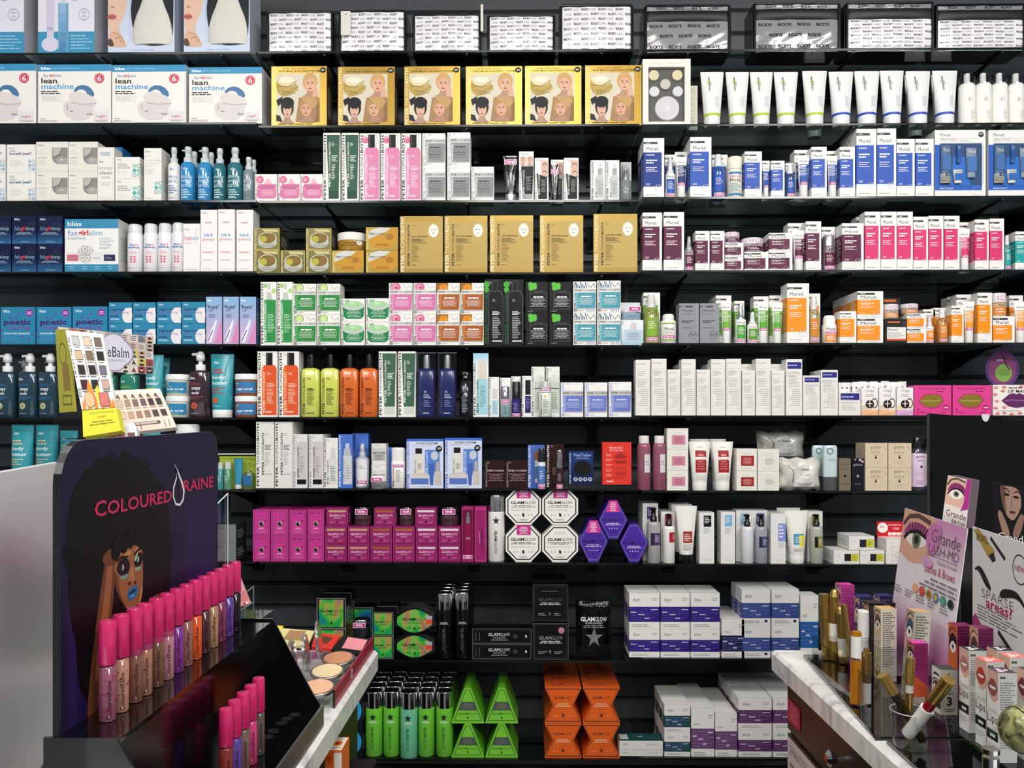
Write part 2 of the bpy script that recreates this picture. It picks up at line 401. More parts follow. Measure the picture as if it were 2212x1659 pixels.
def bot(w, h, parts, art=None, span=(.02, .7), p=2, dr=1.0, W_=None, n=24):
    """parts: [(name, material or list, [(height fraction, radius fraction), ...])]; art goes on the first"""
    out = []; cy = w / 2 * dr
    for i, q in enumerate(parts):
        nm, mt, pr = q[:3]; pp = q[3] if len(q) > 3 else (p if i == 0 else 2)
        secs = [(zf * h, rf * w / 2, rf * w / 2 * (dr if i == 0 else max(dr, min(1, dr / max(rf, .01)))), pp) for zf, rf in pr]
        b = B(); b.loft(secs, mt, 0, cy, n)
        if i == 0 and art:
            ww = W_ or w; art(Art(b, surf(secs, ww, cy, span[0] * h, span[1] * h), ww, (span[1] - span[0]) * h, 8))
        out.append((nm, b))
    return out
def addb(parts, name, fn):
    for n, b in parts:
        if n == name: fn(b); return parts
    b = B(); fn(b); parts.append((name, b)); return parts
RND = [(0, .93), (.012, 1)]
def tube(w, h, body, cap, art=None, ch=.15, cw=.6, bands=None, flip=1.0, crimp=True, span=None):
    """squeeze tube standing on its cap"""
    r = w / 2 * cw; z0 = ch * h
    secs = [(z0, r * .98, r * .98, 2), (z0 + .1 * h, r * 1.05, r, 2), (z0 + .5 * h, (r + w / 2) / 2 * 1.02, r * .72, 2), (h * .965, w / 2, .0016, 2), (h, w / 2, .0012, 2)]
    b = B(); b.loft(secs, body, 0, r, 24)
    s0, s1 = span or (ch + .02, .95)
    if art: art(Art(b, surf(secs, w * .9, r, s0 * h, s1 * h), w * .9, (s1 - s0) * h, 8))
    c = B(); c.loft([(0, r * .93, r * .93, 2), (.004, r * .97, r * .97, 2), (z0 * .93, r, r, 2), (z0, r * .97, r * .97, 2)], cap, 0, r, 24)
    return [('tube_body', b), ('cap', c)]
def ringband(b, w, h, z0, z1, m, ch=.15, cw=.68):
    r = w / 2 * cw; f = lambda z: (r * (.98 + .07 * min(1, (z - ch) / .1)) + .0005 if z < ch + .1 else r * 1.05 + (z - ch - .1) / .4 * ((r + w / 2) / 2 * 1.02 - r * 1.05) + .0005, r * 1.0 - max(0, z - ch - .1) / .4 * r * .28 + .0005)
    b.loft([(z * h, *f(z), 2) for z in (z0, (z0 + z1) / 2, z1)], m, 0, r, 24, cap=False)
def jar(w, h, glass, lidm, art=None, lf=.3, lw=1.0, bw=.97):
    P_ = bot(w, h, [('jar_body', glass, [(0, bw * .9), (.05, bw), (1 - lf - .02, bw)]), ('lid', lidm, [(1 - lf, lw), (.97, lw), (1, lw * .96)])], art, (.06, 1 - lf - .05), W_=w * .8)
    return P_
# --- skincare in white cartons with one coloured panel
def murad(col, wide=False, gray=False, t='', v0=None, v1=None):
    def mk(w, h, d=None):
        d = d or min(.062, max(.03, w * .95)); base = '8e9298' if gray else 'efeeea'
        a0, a1 = (v0 or (.24 if not wide else .33)), (v1 or (.81 if not wide else .9))
        def art(A):
            tx = 'f2e8ee'
            if not gray: A.r(0, a0, .88, a1, col)
            A.r(0, .065, .68, .1 if not wide else .14, '3a3a3e'); A.l(.1, .07, .4, .1 if not wide else .135, 'c8c8c8', 1)
            A.t('Murad.', .13, .15 if not wide else .17, .76, .205 if not wide else .29, '2c2c2e')
            if gray:
                A.l(.13, .25, .7, .28, '5a5c62', 1); A.l(.13, .42, .75, .49, '33353a', 2, fill=.6); A.l(.13, .6, .8, .63, '4a4c52', 1)
                A.ring(.7, .79, .2, '4c4e54', .08); A.ln([(.5, .82), (.6, .75), (.7, .82), (.8, .75), (.92, .8)], .03, '4c4e54')
            else:
                H = a1 - a0
                A.l(.12, a0 + H * .04, .6, a0 + H * .12, 'e4dfee', 1, fill=.4); A.l(.12, a0 + H * .2, .66, a0 + H * .34, 'ffffff', 2, fill=.5); A.l(.12, a0 + H * .42, .7, a0 + H * .58, tx, 3, fill=.35)
                A.l(.12, a1 - H * .1, .4, a1 - H * .03, tx, 2, fill=.35)
                A.ring(.73, a1 - .0 + (.0 if wide else .02), .17 if not wide else .12, 'b9b6c4', .08); A.ln([(.55, a1 + .03), (.64, a1 - .02), (.72, a1 + .03), (.8, a1 - .03), (.9, a1)], .02, 'b9b6c4')
                A.l(.12, .935, .75, .96, 'a6a4a2', 1)
        return carton(w, h, d, base, art, band=None if gray else (a0, a1, col))
    return mk
BLU, MAR, PNK, TEA, ORA, GRN = '3159b5', '5e2140', 'd93a72', '2aa3a3', 'f2941d', '6fae3a'
def murtube(col, tst=True):
    def mk(w, h):
        def art(A):
            A.t('Murad.', .18, .1, .82, .17, '2c2c2e'); A.r(.06, .25, .94, .88, col); A.l(.15, .33, .85, .65, 'f0eaf0', 6)
            if tst: A.tester(.02, .86, .98, .97)
        return tube(w, h, 'f0efec', 'e4e4e2', art, .25, .66)
    return mk
def murpump(col, cap='e9e8e6', glass='efeeec', tst=True, clearcap=True):
    def mk(w, h):
        def art(A):
            A.t('Murad.', .12, .04, .88, .13, '2c2c2e'); A.r(.02, .2, .98, .84, col); A.l(.12, .3, .88, .65, 'f4f0f4', 5)
            if tst: A.tester(.0, .84, 1, .99)
        P_ = bot(w, h, [('bottle', glass, RND + [(.57, 1), (.6, .9)]), ('pump', cap, [(.6, .7), (.68, .7), (.69, .5), (.84, .42), (.97, .34), (.99, .3)])], art, (.03, .56), W_=w * .86)
        if clearcap: addb(P_, 'clear_cap', lambda b: b.loft([(.61 * h, w * .4, w * .4), (.97 * h, w * .36, w * .36), (1 * h, w * .3, w * .3)], ACRYL, 0, w / 2, 18))
        return P_
    return mk
def murairless(col):
    def mk(w, h):
        def art(A):
            A.t('Murad.', .14, .08, .86, .24, '2c2c2e'); A.tester(.02, .3, .98, .5); A.r(.02, .5, .98, .98, col); A.l(.14, .6, .86, .85, 'ffffff', 3)
        return bot(w, h, [('bottle', 'f1f0ee', RND + [(.6, 1), (.68, .92)]), ('cap', 'f4f3f1', [(.68, .84), (.9, .84), (.97, .7), (1, .6)])], art, (.03, .6), W_=w * .86)
    return mk
def murspray(col, liq, capc='dfe3e6'):
    def mk(w, h):
        def art(A):
            A.t('Murad.', .2, .02, .8, .12, '4a3a3a'); A.r(.12, .24, .88, .82, col); A.l(.2, .34, .8, .6, 'e9e4d8', 4); A.tester(.1, .86, .96, .99)
        return bot(w, h, [('bottle', mat(liq, .12, 0, .6), RND + [(.62, 1), (.7, .82), (.73, .5)]), ('cap', mat(capc, .3), [(.73, .56), (.8, .6), (.81, .5), (.99, .46), (1, .42)])], art, (.03, .68), W_=w * .86)
    return mk
def murjar(col, body='cfc6cc', tst=True):
    def mk(w, h):
        def art(A): A.t('Murad.', .3, .02, .75, .22, '2c2c2e'); A.r(0, .3, 1, .95, col); A.l(.1, .4, .9, .85, 'f0e4ea', 2)
        P_ = jar(w, h, mat(body, .15, 0, .5), mat('d6d2d6', .12, 0, .6), art, .42)
        sc = [(.6 * h, w / 2, w / 2, 2), (h, w / 2, w / 2, 2)]
        if tst: Art(P_[1][1], surf(sc, w * .8, w / 2, .62 * h, .94 * h), w * .8, .3 * h, 6).tester(.2, .1, .9, .9)
        return P_
    return mk
# --- cartons with the name running up the edge and a picture of the bottle
def ptr(base, name_c, pic, side=None, d=None):
    def mk(w, h):
        def art(A): A.ptr(.03, .03, .17, .97, name_c); A.l(.24, .03, .42, .07, '9a9a96', 3); pic(A)
        return carton(w, h, d or min(.06, w * .9), base, art, side=side)
    return mk
def pic_tube(col, cap, c2='dfe6dc', x0=.2):
    def f(A):
        A.p([(x0, .03), (.98, .03), (.92, .86), (x0 + .12, .86)], col); A.r(x0 + .12, .84, .92, .96, cap)
        A.ptr(x0 + .13, .14, x0 + .24, .78, c2); A.l(x0 + .3, .14, x0 + .5, .2, c2, 3); A.l(x0 + .3, .32, .88, .42, c2, 4, fill=.55); A.l(x0 + .3, .45, .74, .68, c2, 10)
    return f
def pic_bottle(col, c1, cap, c2='f6dfe6', flower=None, x0=.22, sh=.2, capw=.34):
    def f(A):
        if flower: A.o(.3, .1, .16, flower); A.o(.24, .06, .09, c1); A.ln([(.85, .03), (.9, .12), (.8, .18)], .02, '9a9a9a')
        m = (x0 + .97) / 2
        A.p([(x0, sh + .06), (x0 + .1, sh + .01), (.87, sh + .01), (.97, sh + .06), (.97, .97), (x0, .97)], col); A.r(x0 + .02, sh + .05, x0 + .1, .96, c1)
        A.r(m - capw / 2, .02, m + capw / 2, sh + .01, cap); A.r(m - capw / 2 + .04, .03, m - capw / 2 + .09, sh, '5a5a5e')
        A.ptr(x0 + .06, sh + .12, x0 + .18, .93, c2); A.l(x0 + .26, sh + .12, x0 + .5, sh + .16, c2, 2); A.l(x0 + .26, .48, .92, .55, c2, 3, fill=.55); A.l(x0 + .26, .57, .85, .8, c2, 11); A.l(x0 + .2, .9, .9, .93, c2, 1, fill=.8)
    return f
def pic_jar(col, c1, lidc, orn=None, name='d8d8d4', txt='f0f0f0', t0=.36, t1=.86, x0=.08):
    def f(A):
        if orn: orn(A)
        A.p([(x0, t0), (.99, t0), (.97, t1), (x0 + .03, t1)], col); A.r(x0 + .03, t0 + .02, x0 + .12, t1 - .02, c1)
        A.r(x0 - .02, t0 - .14, 1, t0, lidc); A.ptrh(x0 + .01, t0 - .1, .98, t0 - .04, '3a3a3a')
        A.l(.22, t0 + .08, .9, t0 + .17, txt, 1, 'c', .5); A.l(.2, t0 + .18, .9, t1 - .1, txt, 6, 'c', .3); A.r(x0 + .03, t1, .97, t1 + .035, 'b8b8ba'); A.l(.1, .92, .5, .955, '8a8a88', 1)
    return f
def fl_cucumber(A): A.o(.28, .13, .19, '9fc46a'); A.o(.28, .13, .14, 'cfe2a0'); A.ln([(.6, .05), (.75, .18), (.9, .1), (.97, .2)], .02, '9aa09a')
def fl_rose(A): A.o(.3, .14, .2, 'd9739a'); A.o(.27, .12, .12, 'e9a0bc'); A.o(.31, .15, .06, 'b84a78'); A.ln([(.6, .05), (.75, .18), (.9, .1), (.97, .2)], .02, 'aaaaaa')
def fl_pumpkin(A): A.r(0, 0, .5, .3, 'a06a2c'); A.o(.3, .16, .18, 'e8942a'); A.ln([(.3, .02), (.3, .28)], .03, 'b8661a'); A.ln([(.2, .05), (.2, .27)], .02, 'c87a20'); A.ln([(.6, .05), (.75, .18), (.9, .1), (.97, .2)], .02, 'aaaaaa')
def fl_clover(A):
    for x, y in ((.22, .08), (.4, .1), (.24, .2), (.4, .17)): A.o(x, y, .11, '5fbf45')
def fl_algae(A):
    for k in range(7): A.ln([(.1 + k * .07, .02 + k % 3 * .05), (.2 + k * .07, .3)], .035, ('2c5a86', '6a94b4', '1c3a5c')[k % 3])
    A.ln([(.6, .05), (.75, .2), (.9, .06), (.97, .2)], .03, '7a8a94')
    for k in range(4): A.ln([(.6 + k * .1, .98), (.68 + k * .08, .84)], .03, '5a86a4')
# --- single shapes
def squarebottle(col, cap, txtc, art2=None, gl=.2):
    def mk(w, h):
        def art(A):
            if art2: return art2(A)
            A.ptr(.08, .14, .24, .96, txtc); A.l(.34, .13, .6, .18, txtc, 3); A.l(.34, .36, .84, .45, txtc, 3, fill=.6); A.l(.34, .47, .8, .76, txtc, 12); A.l(.3, .92, .8, .95, txtc, 1, fill=.8)
        return bot(w, h, [('bottle', mat(col, gl, 0, .4), [(0, .9), (.015, 1), (.72, 1), (.765, .86), (.785, .45)]), ('cap', cap, [(.785, .4), (.97, .38), (1, .36)])], art, (.02, .72), p=5, dr=.72, W_=w * .92)
    return mk
def roundpump(col, txtc, name, _=0, cap='c9d3d6', gl=.15, spout=True, m=None):
    def mk(w, h):
        def art(A):
            A.t('bliss', .3, .08, .68, .15, txtc, 1)
            y = .28
            for s_ in name: A.t(s_, .06, y, .94, y + .11, txtc, 0); y += .12
            A.l(.1, y + .04, .9, y + .3, txtc, 4); A.l(.1, .92, .8, .95, txtc, 1)
        P_ = bot(w, h, [('bottle', m or mat(col, gl, 0, .5), [(0, .95), (.01, 1), (.66, 1), (.7, .85), (.72, .6)]), ('pump', mat(cap, .3), [(.72, .6), (.8, .62), (.81, .42), (.9, .42), (.905, .5), (.99, .46), (1, .4)])], art, (.02, .66), W_=w * .88)
        if spout: addb(P_, 'pump>nozzle', lambda b: b.rod((0, w / 2, h * .95), (-w * .42, w / 2, h * .94), w * .06, cap))
        return P_
    return mk
def lotionpump(liq, txtc, fruit, name=('soapy', 'suds'), c2='3c6d9a'):
    def mk(w, h):
        def art(A):
            A.t('bliss', .1, .1, .36, .16, 'e8eef2', 1); A.l(.1, .24, .85, .3, c2, 2); A.t(name[0], .18, .34, .66, .42, 'e8eef2', 1); A.t(name[1], .18, .43, .58, .5, 'e8eef2', 1)
            A.l(.1, .54, .8, .62, c2, 2); A.o(.32, .76, .17, fruit)
            for k in range(6): A.ln([(.32, .76), (.32 + .14 * cos(k), .76 + .06 * sin(k))], .02, liq)
            A.l(.12, .92, .6, .95, 'b0b8bc', 1)
        P_ = bot(w, h, [('bottle', mat(liq, .1, 0, .7), [(0, .94), (.012, 1), (.66, 1), (.7, .9), (.715, .5)]), ('pump', 'eceeee', [(.715, .46), (.8, .46), (.81, .2), (.86, .2), (.865, .4), (.93, .42), (.97, .34), (1, .2)])], art, (.02, .68), p=3.4, W_=w * .9, dr=.8)
        return addb(P_, 'pump>nozzle', lambda b: b.rod((0, w * .4, h * .965), (-w * .4, w * .38, h * .955), w * .07, 'eceeee'))
    return mk
def swj(lab, txt, c2, glass='9c5a3c', fr='d9512c'):
    """screw jar with white lid and a wrapped label"""
    def mk(w, h):
        def art(A): A.r(0, .08, 1, .9, lab); A.t('bliss', .06, .14, .22, .26, 'eef4f6', 1); A.l(.08, .34, .5, .46, c2, 1); A.o(.05, .42, .04, fr); A.t(txt, .1, .5, .9, .74, 'f4f8fa', 1); A.l(.2, .78, .8, .88, c2, 1)
        return jar(w, h, mat(glass, .15, 0, .5), 'eef0ef', art, .26, 1.0)
    return mk
def serum(w, h, body='cdd2d4', tst=True, art=None, cap=ACRYL, liq=None):
    def ar(A):
        if art: art(A)
        else: A.l(.2, .3, .8, .75, '8a9094', 6)
        if tst: A.tester(.02, .72 if tst is True else tst, .98, .9 if tst is True else tst + .16)
    return bot(w, h, [('bottle', mat(body, .15, 0, .5), [(0, .95), (.012, 1), (.55, 1), (.6, .7)]), ('pump', SILV, [(.6, .5), (.72, .5), (.73, .3), (.92, .25)]), ('clear_cap', ACRYL, [(.61, .68), (.97, .62), (1, .5)])], ar, (.02, .56), W_=w * .86)
def skyn(col, ovalc=None, tall=False, dk=None):
    def mk(w, h):
        v0, v1 = (.38, .8) if not tall else (.42, .84)
        def art(A):
            A.t('skyn', .12, .13 if not tall else .3, .36, .27 if not tall else .36, '55585c'); A.r(0, v0, 1, v1, col)
            for k in range(6):
                y = v0 + (v1 - v0) * (.1 + k * .14); A.l(.04, y, .97, y + .05, '4f4794' if col == '34207c' else ('5a6aa8' if col < '5' else '8a6690'), 1, fill=.4)
            for x, y in ((.72, .12), (.05, .3), (.5, .7), (.3, .45)): A.l(x, v0 + (v1 - v0) * y, x + .24, v0 + (v1 - v0) * y + .06, 'd4d2e8', 1, fill=.45)
            A.l(.1, v1 + .06, .7, v1 + .15, 'a8a8a6', 2)
            if ovalc: A.e(.85, v1 + .08, .06, .04, ovalc)
            else: A.l(.74, .12, .95, .22, 'b0b0b0', 2)
        return carton(w, h, .06, 'ecebe7', art, band=(v0, v1, col))
    return mk
def glowbox(col, txt='e8c6da', bar=None, frame='3a0f28', d=.055):
    def mk(w, h):
        def art(A):
            A.r(.07, .1, .93, .95, frame); A.r(.09, .12, .91, .92, col)
            if bar: A.r(.09, .12, .91, .24, bar)
            A.glam(.14, .36, .86, .48, txt); A.l(.3, .53, .7, .6, txt, 2, 'c'); A.leaf(.5, .76, .06, '3a1028'); A.l(.14, .74, .4, .84, 'c87aa4', 2); A.l(.6, .74, .86, .84, 'c87aa4', 2)
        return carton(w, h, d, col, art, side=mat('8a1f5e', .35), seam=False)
    return mk
def orbbox(floral):
    def mk(w, h):
        def art(A):
            A.fr(.05, .05, .95, .96, mat('8a4a72', .3, .5), .03); A.fr(.1, .1, .9, .92, mat('8a4a72', .3, .5), .012)
            A.t('GLAMGLOW', .18, .23, .82, .28, 'a33c7a'); A.o(.5, .52, .15, mat('cfc8c6', .15, .9)); A.p([(.36, .53), (.5, .44), (.62, .58), (.5, .62)], '1a1416')
            A.leaf(.75, .42, .08, '7a2050'); A.l(.3, .66, .7, .73, 'f0c0dc', 2, 'c', .6); A.l(.2, .78, .8, .9, 'd878ac', 3, 'c')
            if floral:
                for x in (.25, .38, .6, .72): A.leaf(x, .12, .06, '70204c')
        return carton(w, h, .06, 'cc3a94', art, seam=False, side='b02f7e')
    return mk
def octo(tagc):
    def mk(w, h):
        q = lambda s: [(s * w / 2 * x, h / 2 + s * h / 2 * y) for x, y in ((-.42, 1), (.42, 1), (1, .42), (1, -.42), (.42, -1), (-.42, -1), (-1, -.42), (-1, .42))]
        b = B(); b.prism(q(1), 0, .05, 'efede6', 'd9d7d0'); A = Art(b, front(w, h), w, h)
        N = lambda s: [(.5 + s / 2 * x, .5 - s / 2 * y) for x, y in ((-.42, 1), (.42, 1), (1, .42), (1, -.42), (.42, -1), (-.42, -1), (-1, -.42), (-1, .42))]
        A.p(N(.9), '17171a'); A.p(N(.84), 'f1efe9')
        if tagc: A.r(.31, .0, .71, .27, tagc); A.l(.38, .04, .64, .24, 'f0c8de', 5, 'c', .6)
        else: A.l(.3, .18, .7, .26, 'c4c2bc', 2, 'c')
        A.glam(.15, .35, .85, .43, '1a1a1c'); A.l(.14, .455, .86, .53, '6a6a6a', 2, 'c', .5); A.l(.14, .57, .86, .62, 'c8c6c0', 1); A.leaf(.5, .73, .06, '2a2a2a')
        for x in (.26, .35, .64, .74): A.o(x, .73, .015, '6a6a6a')
        A.l(.36, .84, .64, .9, '9a9892', 2, 'c'); return [('gift_box', b)]
    return mk
def hexa(tagc):
    def mk(w, h):
        o = [(-.3, 1), (.3, 1), (1, .05), (1, -.05), (.34, -1), (-.34, -1), (-1, -.05), (-1, .05)]
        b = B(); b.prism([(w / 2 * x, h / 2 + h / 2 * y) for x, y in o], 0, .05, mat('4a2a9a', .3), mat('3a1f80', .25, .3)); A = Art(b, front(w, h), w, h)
        A.p([(.5 + .46 * x, .5 - .46 * y) for x, y in o], '6a60a8'); A.p([(.5 + .43 * x, .5 - .43 * y) for x, y in o], '4c2c9c')
        if tagc: A.p([(.36, .0), (.64, .0), (.76, .3), (.24, .3)], tagc); A.l(.38, .04, .62, .28, 'f0c8de', 5, 'c', .6)
        A.glam(.1, .46, .9, .54, '2a1a50'); A.l(.2, .57, .8, .65, 'cfc6ea', 2, 'c', .5)
        for x in (.36, .45, .55, .64): A.o(x, .72, .02, 'd8d0f0')
        A.leaf(.5, .82, .05, '2a1a50'); return [('gift_box', b)]
    return mk
def pyr():
    def mk(w, h):
        g = mat('74c834', .32); b = B(); d = .16
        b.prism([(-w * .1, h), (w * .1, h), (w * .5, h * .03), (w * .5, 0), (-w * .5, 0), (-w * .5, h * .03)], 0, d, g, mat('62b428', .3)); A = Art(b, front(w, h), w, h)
        o = [(.43, .06), (.57, .06), (.93, .93), (.07, .93)]; A.p(o, '4a6a3a'); A.p([(.445, .08), (.555, .08), (.895, .91), (.105, .91)], '7acb3c')
        A.p([(.3, .4), (.7, .4), (.8, .64), (.2, .64)], '4e5a52'); A.l(.33, .44, .67, .6, '76807a', 4, 'c'); A.glam(.2, .7, .8, .76, '3c6a2c'); A.leaf(.5, .84, .05, '3c6a2c')
        T = Art(b, topf(w, h, d), w, d); T.fr(.42, .8, .58, .98, '2a5a1c', .02)
        for k in range(3): T.fr(.42, .2 + k * .2, .58, .36 + k * .2, '2a5a1c', .02)
        return [('gift_box', b)]
    return mk
def hour():
    def mk(w, h):
        og = mat('e4601a', .35); b = B(); d = .055
        o = [(-.5, 1), (.5, 1), (.5, .97), (.28, .5), (.5, .06), (.5, 0), (-.5, 0), (-.5, .06), (-.28, .5), (-.5, .97)]
        b.prism([(w * x, h * y) for x, y in o], 0, d, og, mat('d8561a', .35)); A = Art(b, front(w, h), w, h)
        f = lambda s: [(.5 + x * s, 1 - (.5 + (y - .5) * s)) for x, y in o]
        A.p(f(.92), '6a4030'); A.p(f(.86), og); A.glam(.26, .26, .74, .33, '5a3a30'); A.l(.3, .44, .7, .55, 'f6c8a4', 3, 'c', .5); A.leaf(.5, .78, .06, '5a3428')
        for x in (.25, .34, .66, .75): A.o(x, .8, .02, 'f0a070')
        T = Art(b, topf(w, h, d), w, d); T.glam(.16, .35, .84, .65, '5a3a30')
        return [('gift_box', b)]
    return mk
def canister(col, mt=.3, txt='2c5a2a', star=True, txt2=None, capm=None):
    def mk(w, h):
        def art(A):
            if star:
                A.p([(.5 + (.26 if k % 2 == 0 else .1) * sin(k * pi / 5), .17 - (.09 if k % 2 == 0 else .035) * cos(k * pi / 5)) for k in range(10)], '2a2e2c')
            A.l(.2, .24, .8, .3, 'e8f4e0' if star else 'c8c8c8', 3, 'c', .5); A.t('GLAM', .38, .38, .58, .6, txt, 2, 2); A.t('GLOW', .38, .62, .58, .86, txt, 0, 2)
        return bot(w, h, [('bottle', mat(col, mt, 0, .4), [(0, .93), (.015, 1), (.74, 1), (.75, .98)]), ('cap', capm or CHROME, [(.75, .98), (.985, .98), (1, .93)])], art, (.02, .74), W_=w * .9)
    return mk
def bag(pat, zipper=False):
    """vinyl pouch with black piping around a printed paper wad"""
    VN = mat('0d0d0f', .18)
    def mk(w, h):
        out = []; b = B(); d = .1
        f = [(-.5, .04), (-.47, 0), (.47, 0), (.5, .04), (.5, .95), (.46, 1), (-.46, 1), (-.5, .95)]
        b.prism([(x * w * 1.05, y * h * 1.03) for x, y in f], .012, d, VN); out.append(('pouch', b))
        def shell(z0, z1, base, lines, nm, sag=.008):
            c = B(); nx, nz = 14, 8; hh = z1 - z0
            def fn(u, v, l):
                bul = sag * math.sin(pi * min(1, max(0, u))) ** .5 * math.sin(pi * (.08 + .84 * v)) + .0016 * math.sin(u * 19 + v * 7) * math.sin(v * 11 + u * 5)
                return ((u - .5) * w * .97, .010 - bul - l * EPS - (.0007 if l else 0), z0 + hh * (1 - v))
            c.grid(lambda u, v: fn(u, v, 0), 20, 12, base)
            A = Art(c, lambda u, v, l: fn(u, v, l + 3), w, hh); lines(A); return (nm, c)
        film = mat(pat[0], .2, 0, .55)
        def rows(A):
            n = pat[1]; s, s2 = pat[2]
            for r_ in range(n):
                y = (r_ + .35) / n; off = (-.08 if r_ % 2 else .03); x = off; l = A.L
                while x < .93:
                    a = max(.0, x); 
                    if s2:
                        if x > -.03: A.t(s, a, y, a + .112, y + .48 / n, '121214', 1); A.L = l
                        if x + .24 < 1 and x > -.14: A.t(s2, max(.0, x + .122), y, x + .212, y + .48 / n, '9a9a9e', -1); A.L = l
                        x += .25
                    else:
                        if x > -.02 and x + .16 < 1: A.t(s, x, y, x + .16, y + .3 / n, '1c1c1e', 2); A.L = l
                        x += .235
        if not zipper: out.append(shell(h * .02, h * .97, film, rows, 'printed_front'))
        else:
            out.append(shell(0, h * .66, film, rows, 'printed_front'))
            z = B(); z.loft([(h * .66, w * .5, .003), (h * .70, w * .505, .007), (h * .78, w * .5, .007), (h * .86, w * .49, .006), (h * .87, w * .49, .002)], BLKM, 0, .008, 24); out.append(('zipper_band', z))
            out.append(shell(h * .885, h * .985, mat('8c8c8e', .1, 0, .9), lambda A: [A.t(pat[2][0], x, .3, x + .12, .8, '1c1c1e', 1) for x in (.12, .33, .55, .75)], 'clear_flap', .002))
        pp = B(); t = .0035
        for xs in (-1, 1): pp.rod((xs * w * .5, .008, h * .05), (xs * w * .5, .008, h * .97), t, VN)
        for zz in (.045, .99): pp.rod((-w * .5, .008, zz * h), (w * .5, .008, zz * h), t, VN)
        out.append(('piping', pp)); return out
    return mk
# ================================================================ placing
def K_(name, desc, cat, row, ents, maker, back=0, bd=.06, y=.012, grp=None, ry=0, tilt=0):
    inst = []; bid = None
    for e in ents:
        x0, x1, t = e[:3]; xc = (x0 + x1) / 2; bi = bay(xc); yy = e[4] if len(e) > 4 and e[4] is not None else y
        zb = sz(row, bi) if len(e) < 4 or e[3] is None else PY(xc, e[3], yy)[2]
        tops = list(t) if isinstance(t, tuple) else [t]
        zs = [PY(xc, q, yy)[2] for q in tops] + [zb]
        for k in range(len(tops)):
            for q in range(back + 1):
                yk = yy + q * bd; X0, X1 = PY(x0, 900, yy)[0], PY(x1, 900, yy)[0]
                inst.append((X0, X1, zs[k + 1] + .0004, zs[k] - .0002, yk, k, q, len(tops)))
    f = inst[0]; w0 = f[1] - f[0] - .0006; h0 = f[3] - f[2]
    parts = maker(w0, h0); meshes = [(n, b.mesh(n)) for n, b in parts]
    n = len(inst); cols = sorted({round(i[0], 4) for i in inst}); levels = max(i[7] for i in inst); single = len(meshes) == 1
    for (X0, X1, zb, zt, yk, k, q, nl) in inst:
        if single: r = bpy.data.objects.new(name, meshes[0][1]); COL.objects.link(r)
        else:
            r = empty(name)
            kids = {}
            for pn, me in meshes:
                up_, _, nm = pn.rpartition('>')
                c = bpy.data.objects.new(nm, me); COL.objects.link(c); c.parent = kids.get(up_, r); kids[nm] = c
        r.location = ((X0 + X1) / 2, yk, zb); r.scale = ((X1 - X0 - .0006) / w0, 1, (zt - zb) / h0)
        if ry: r.rotation_euler[2] = ry
        if tilt: r.rotation_euler[0] = tilt
        lab = desc
        if levels == 2: lab += ', ' + (('upper' if k == 0 else 'lower') if nl == 2 else 'single') + ' layer'
        elif levels > 2: lab += ', ' + numw(k) + ' layer down'
        ci = cols.index(round(X0, 4)); m = len(cols)
        if m == 2: lab += ', ' + ('left' if ci == 0 else 'right') + ' one'
        elif m > 2: lab += ', ' + ('leftmost' if ci == 0 else ('rightmost' if ci == m - 1 else numw(ci) + ' from left'))
        if q: lab += ', ' + ('just behind' if q == 1 else numw(q) + ' row')
        if row: lab += ', ' + rowname(row)
        tag(r, lab, cat, (grp or (desc + ' group').replace(' group', 's')) + (', ' + rowname(row) if row else '') if n > 1 else None)
    return r
# ================================================================ TOP SHELF
def toolbox(w, h, d=.11):
    def art(A):
        A.grad(0, 0, 1, .84, 'dfe0ee', 'e6e4f0', 3); A.r(0, .84, 1, 1, '3f94bd'); A.l(.58, .86, .96, .97, 'a9d2e6', 5, fill=.3)
        A.p([(.16, .43), (.26, .43), (.28, .52), (.3, .62), (.28, .88), (.32, .92), (.14, .92), (.16, .88), (.14, .62), (.15, .52)], 'd3cce2'); A.r(.17, .38, .25, .46, 'a9a7b4'); A.t('bliss', .16, .8, .26, .83, '9a9ac0', 1)
        A.e(.22, .93, .16, .05, 'd8d3e6'); A.r(.36, .64, .54, .98, '6fa0c8'); A.grad(.38, .64, .5, .98, '9cc0dc', '4a86b4', 5); A.p([(.4, .64), (.41, .54), (.49, .54), (.5, .64)], 'd0d6de')
        for x, y, r_ in ((.66, .58, .11), (.83, .46, .08), (.82, .72, .1)): A.ring(x, y, r_, 'a9bfd2'); A.l(x - r_ * .6, y - .05, x + r_ * .6, y + .05, 'b0b8cc', 4, 'c')
        A.t('glow', .3, .36, .6, .395, '3a3a44', 1)
    return carton(w, h, d, 'dfdfec', art, side='c9ccd6')
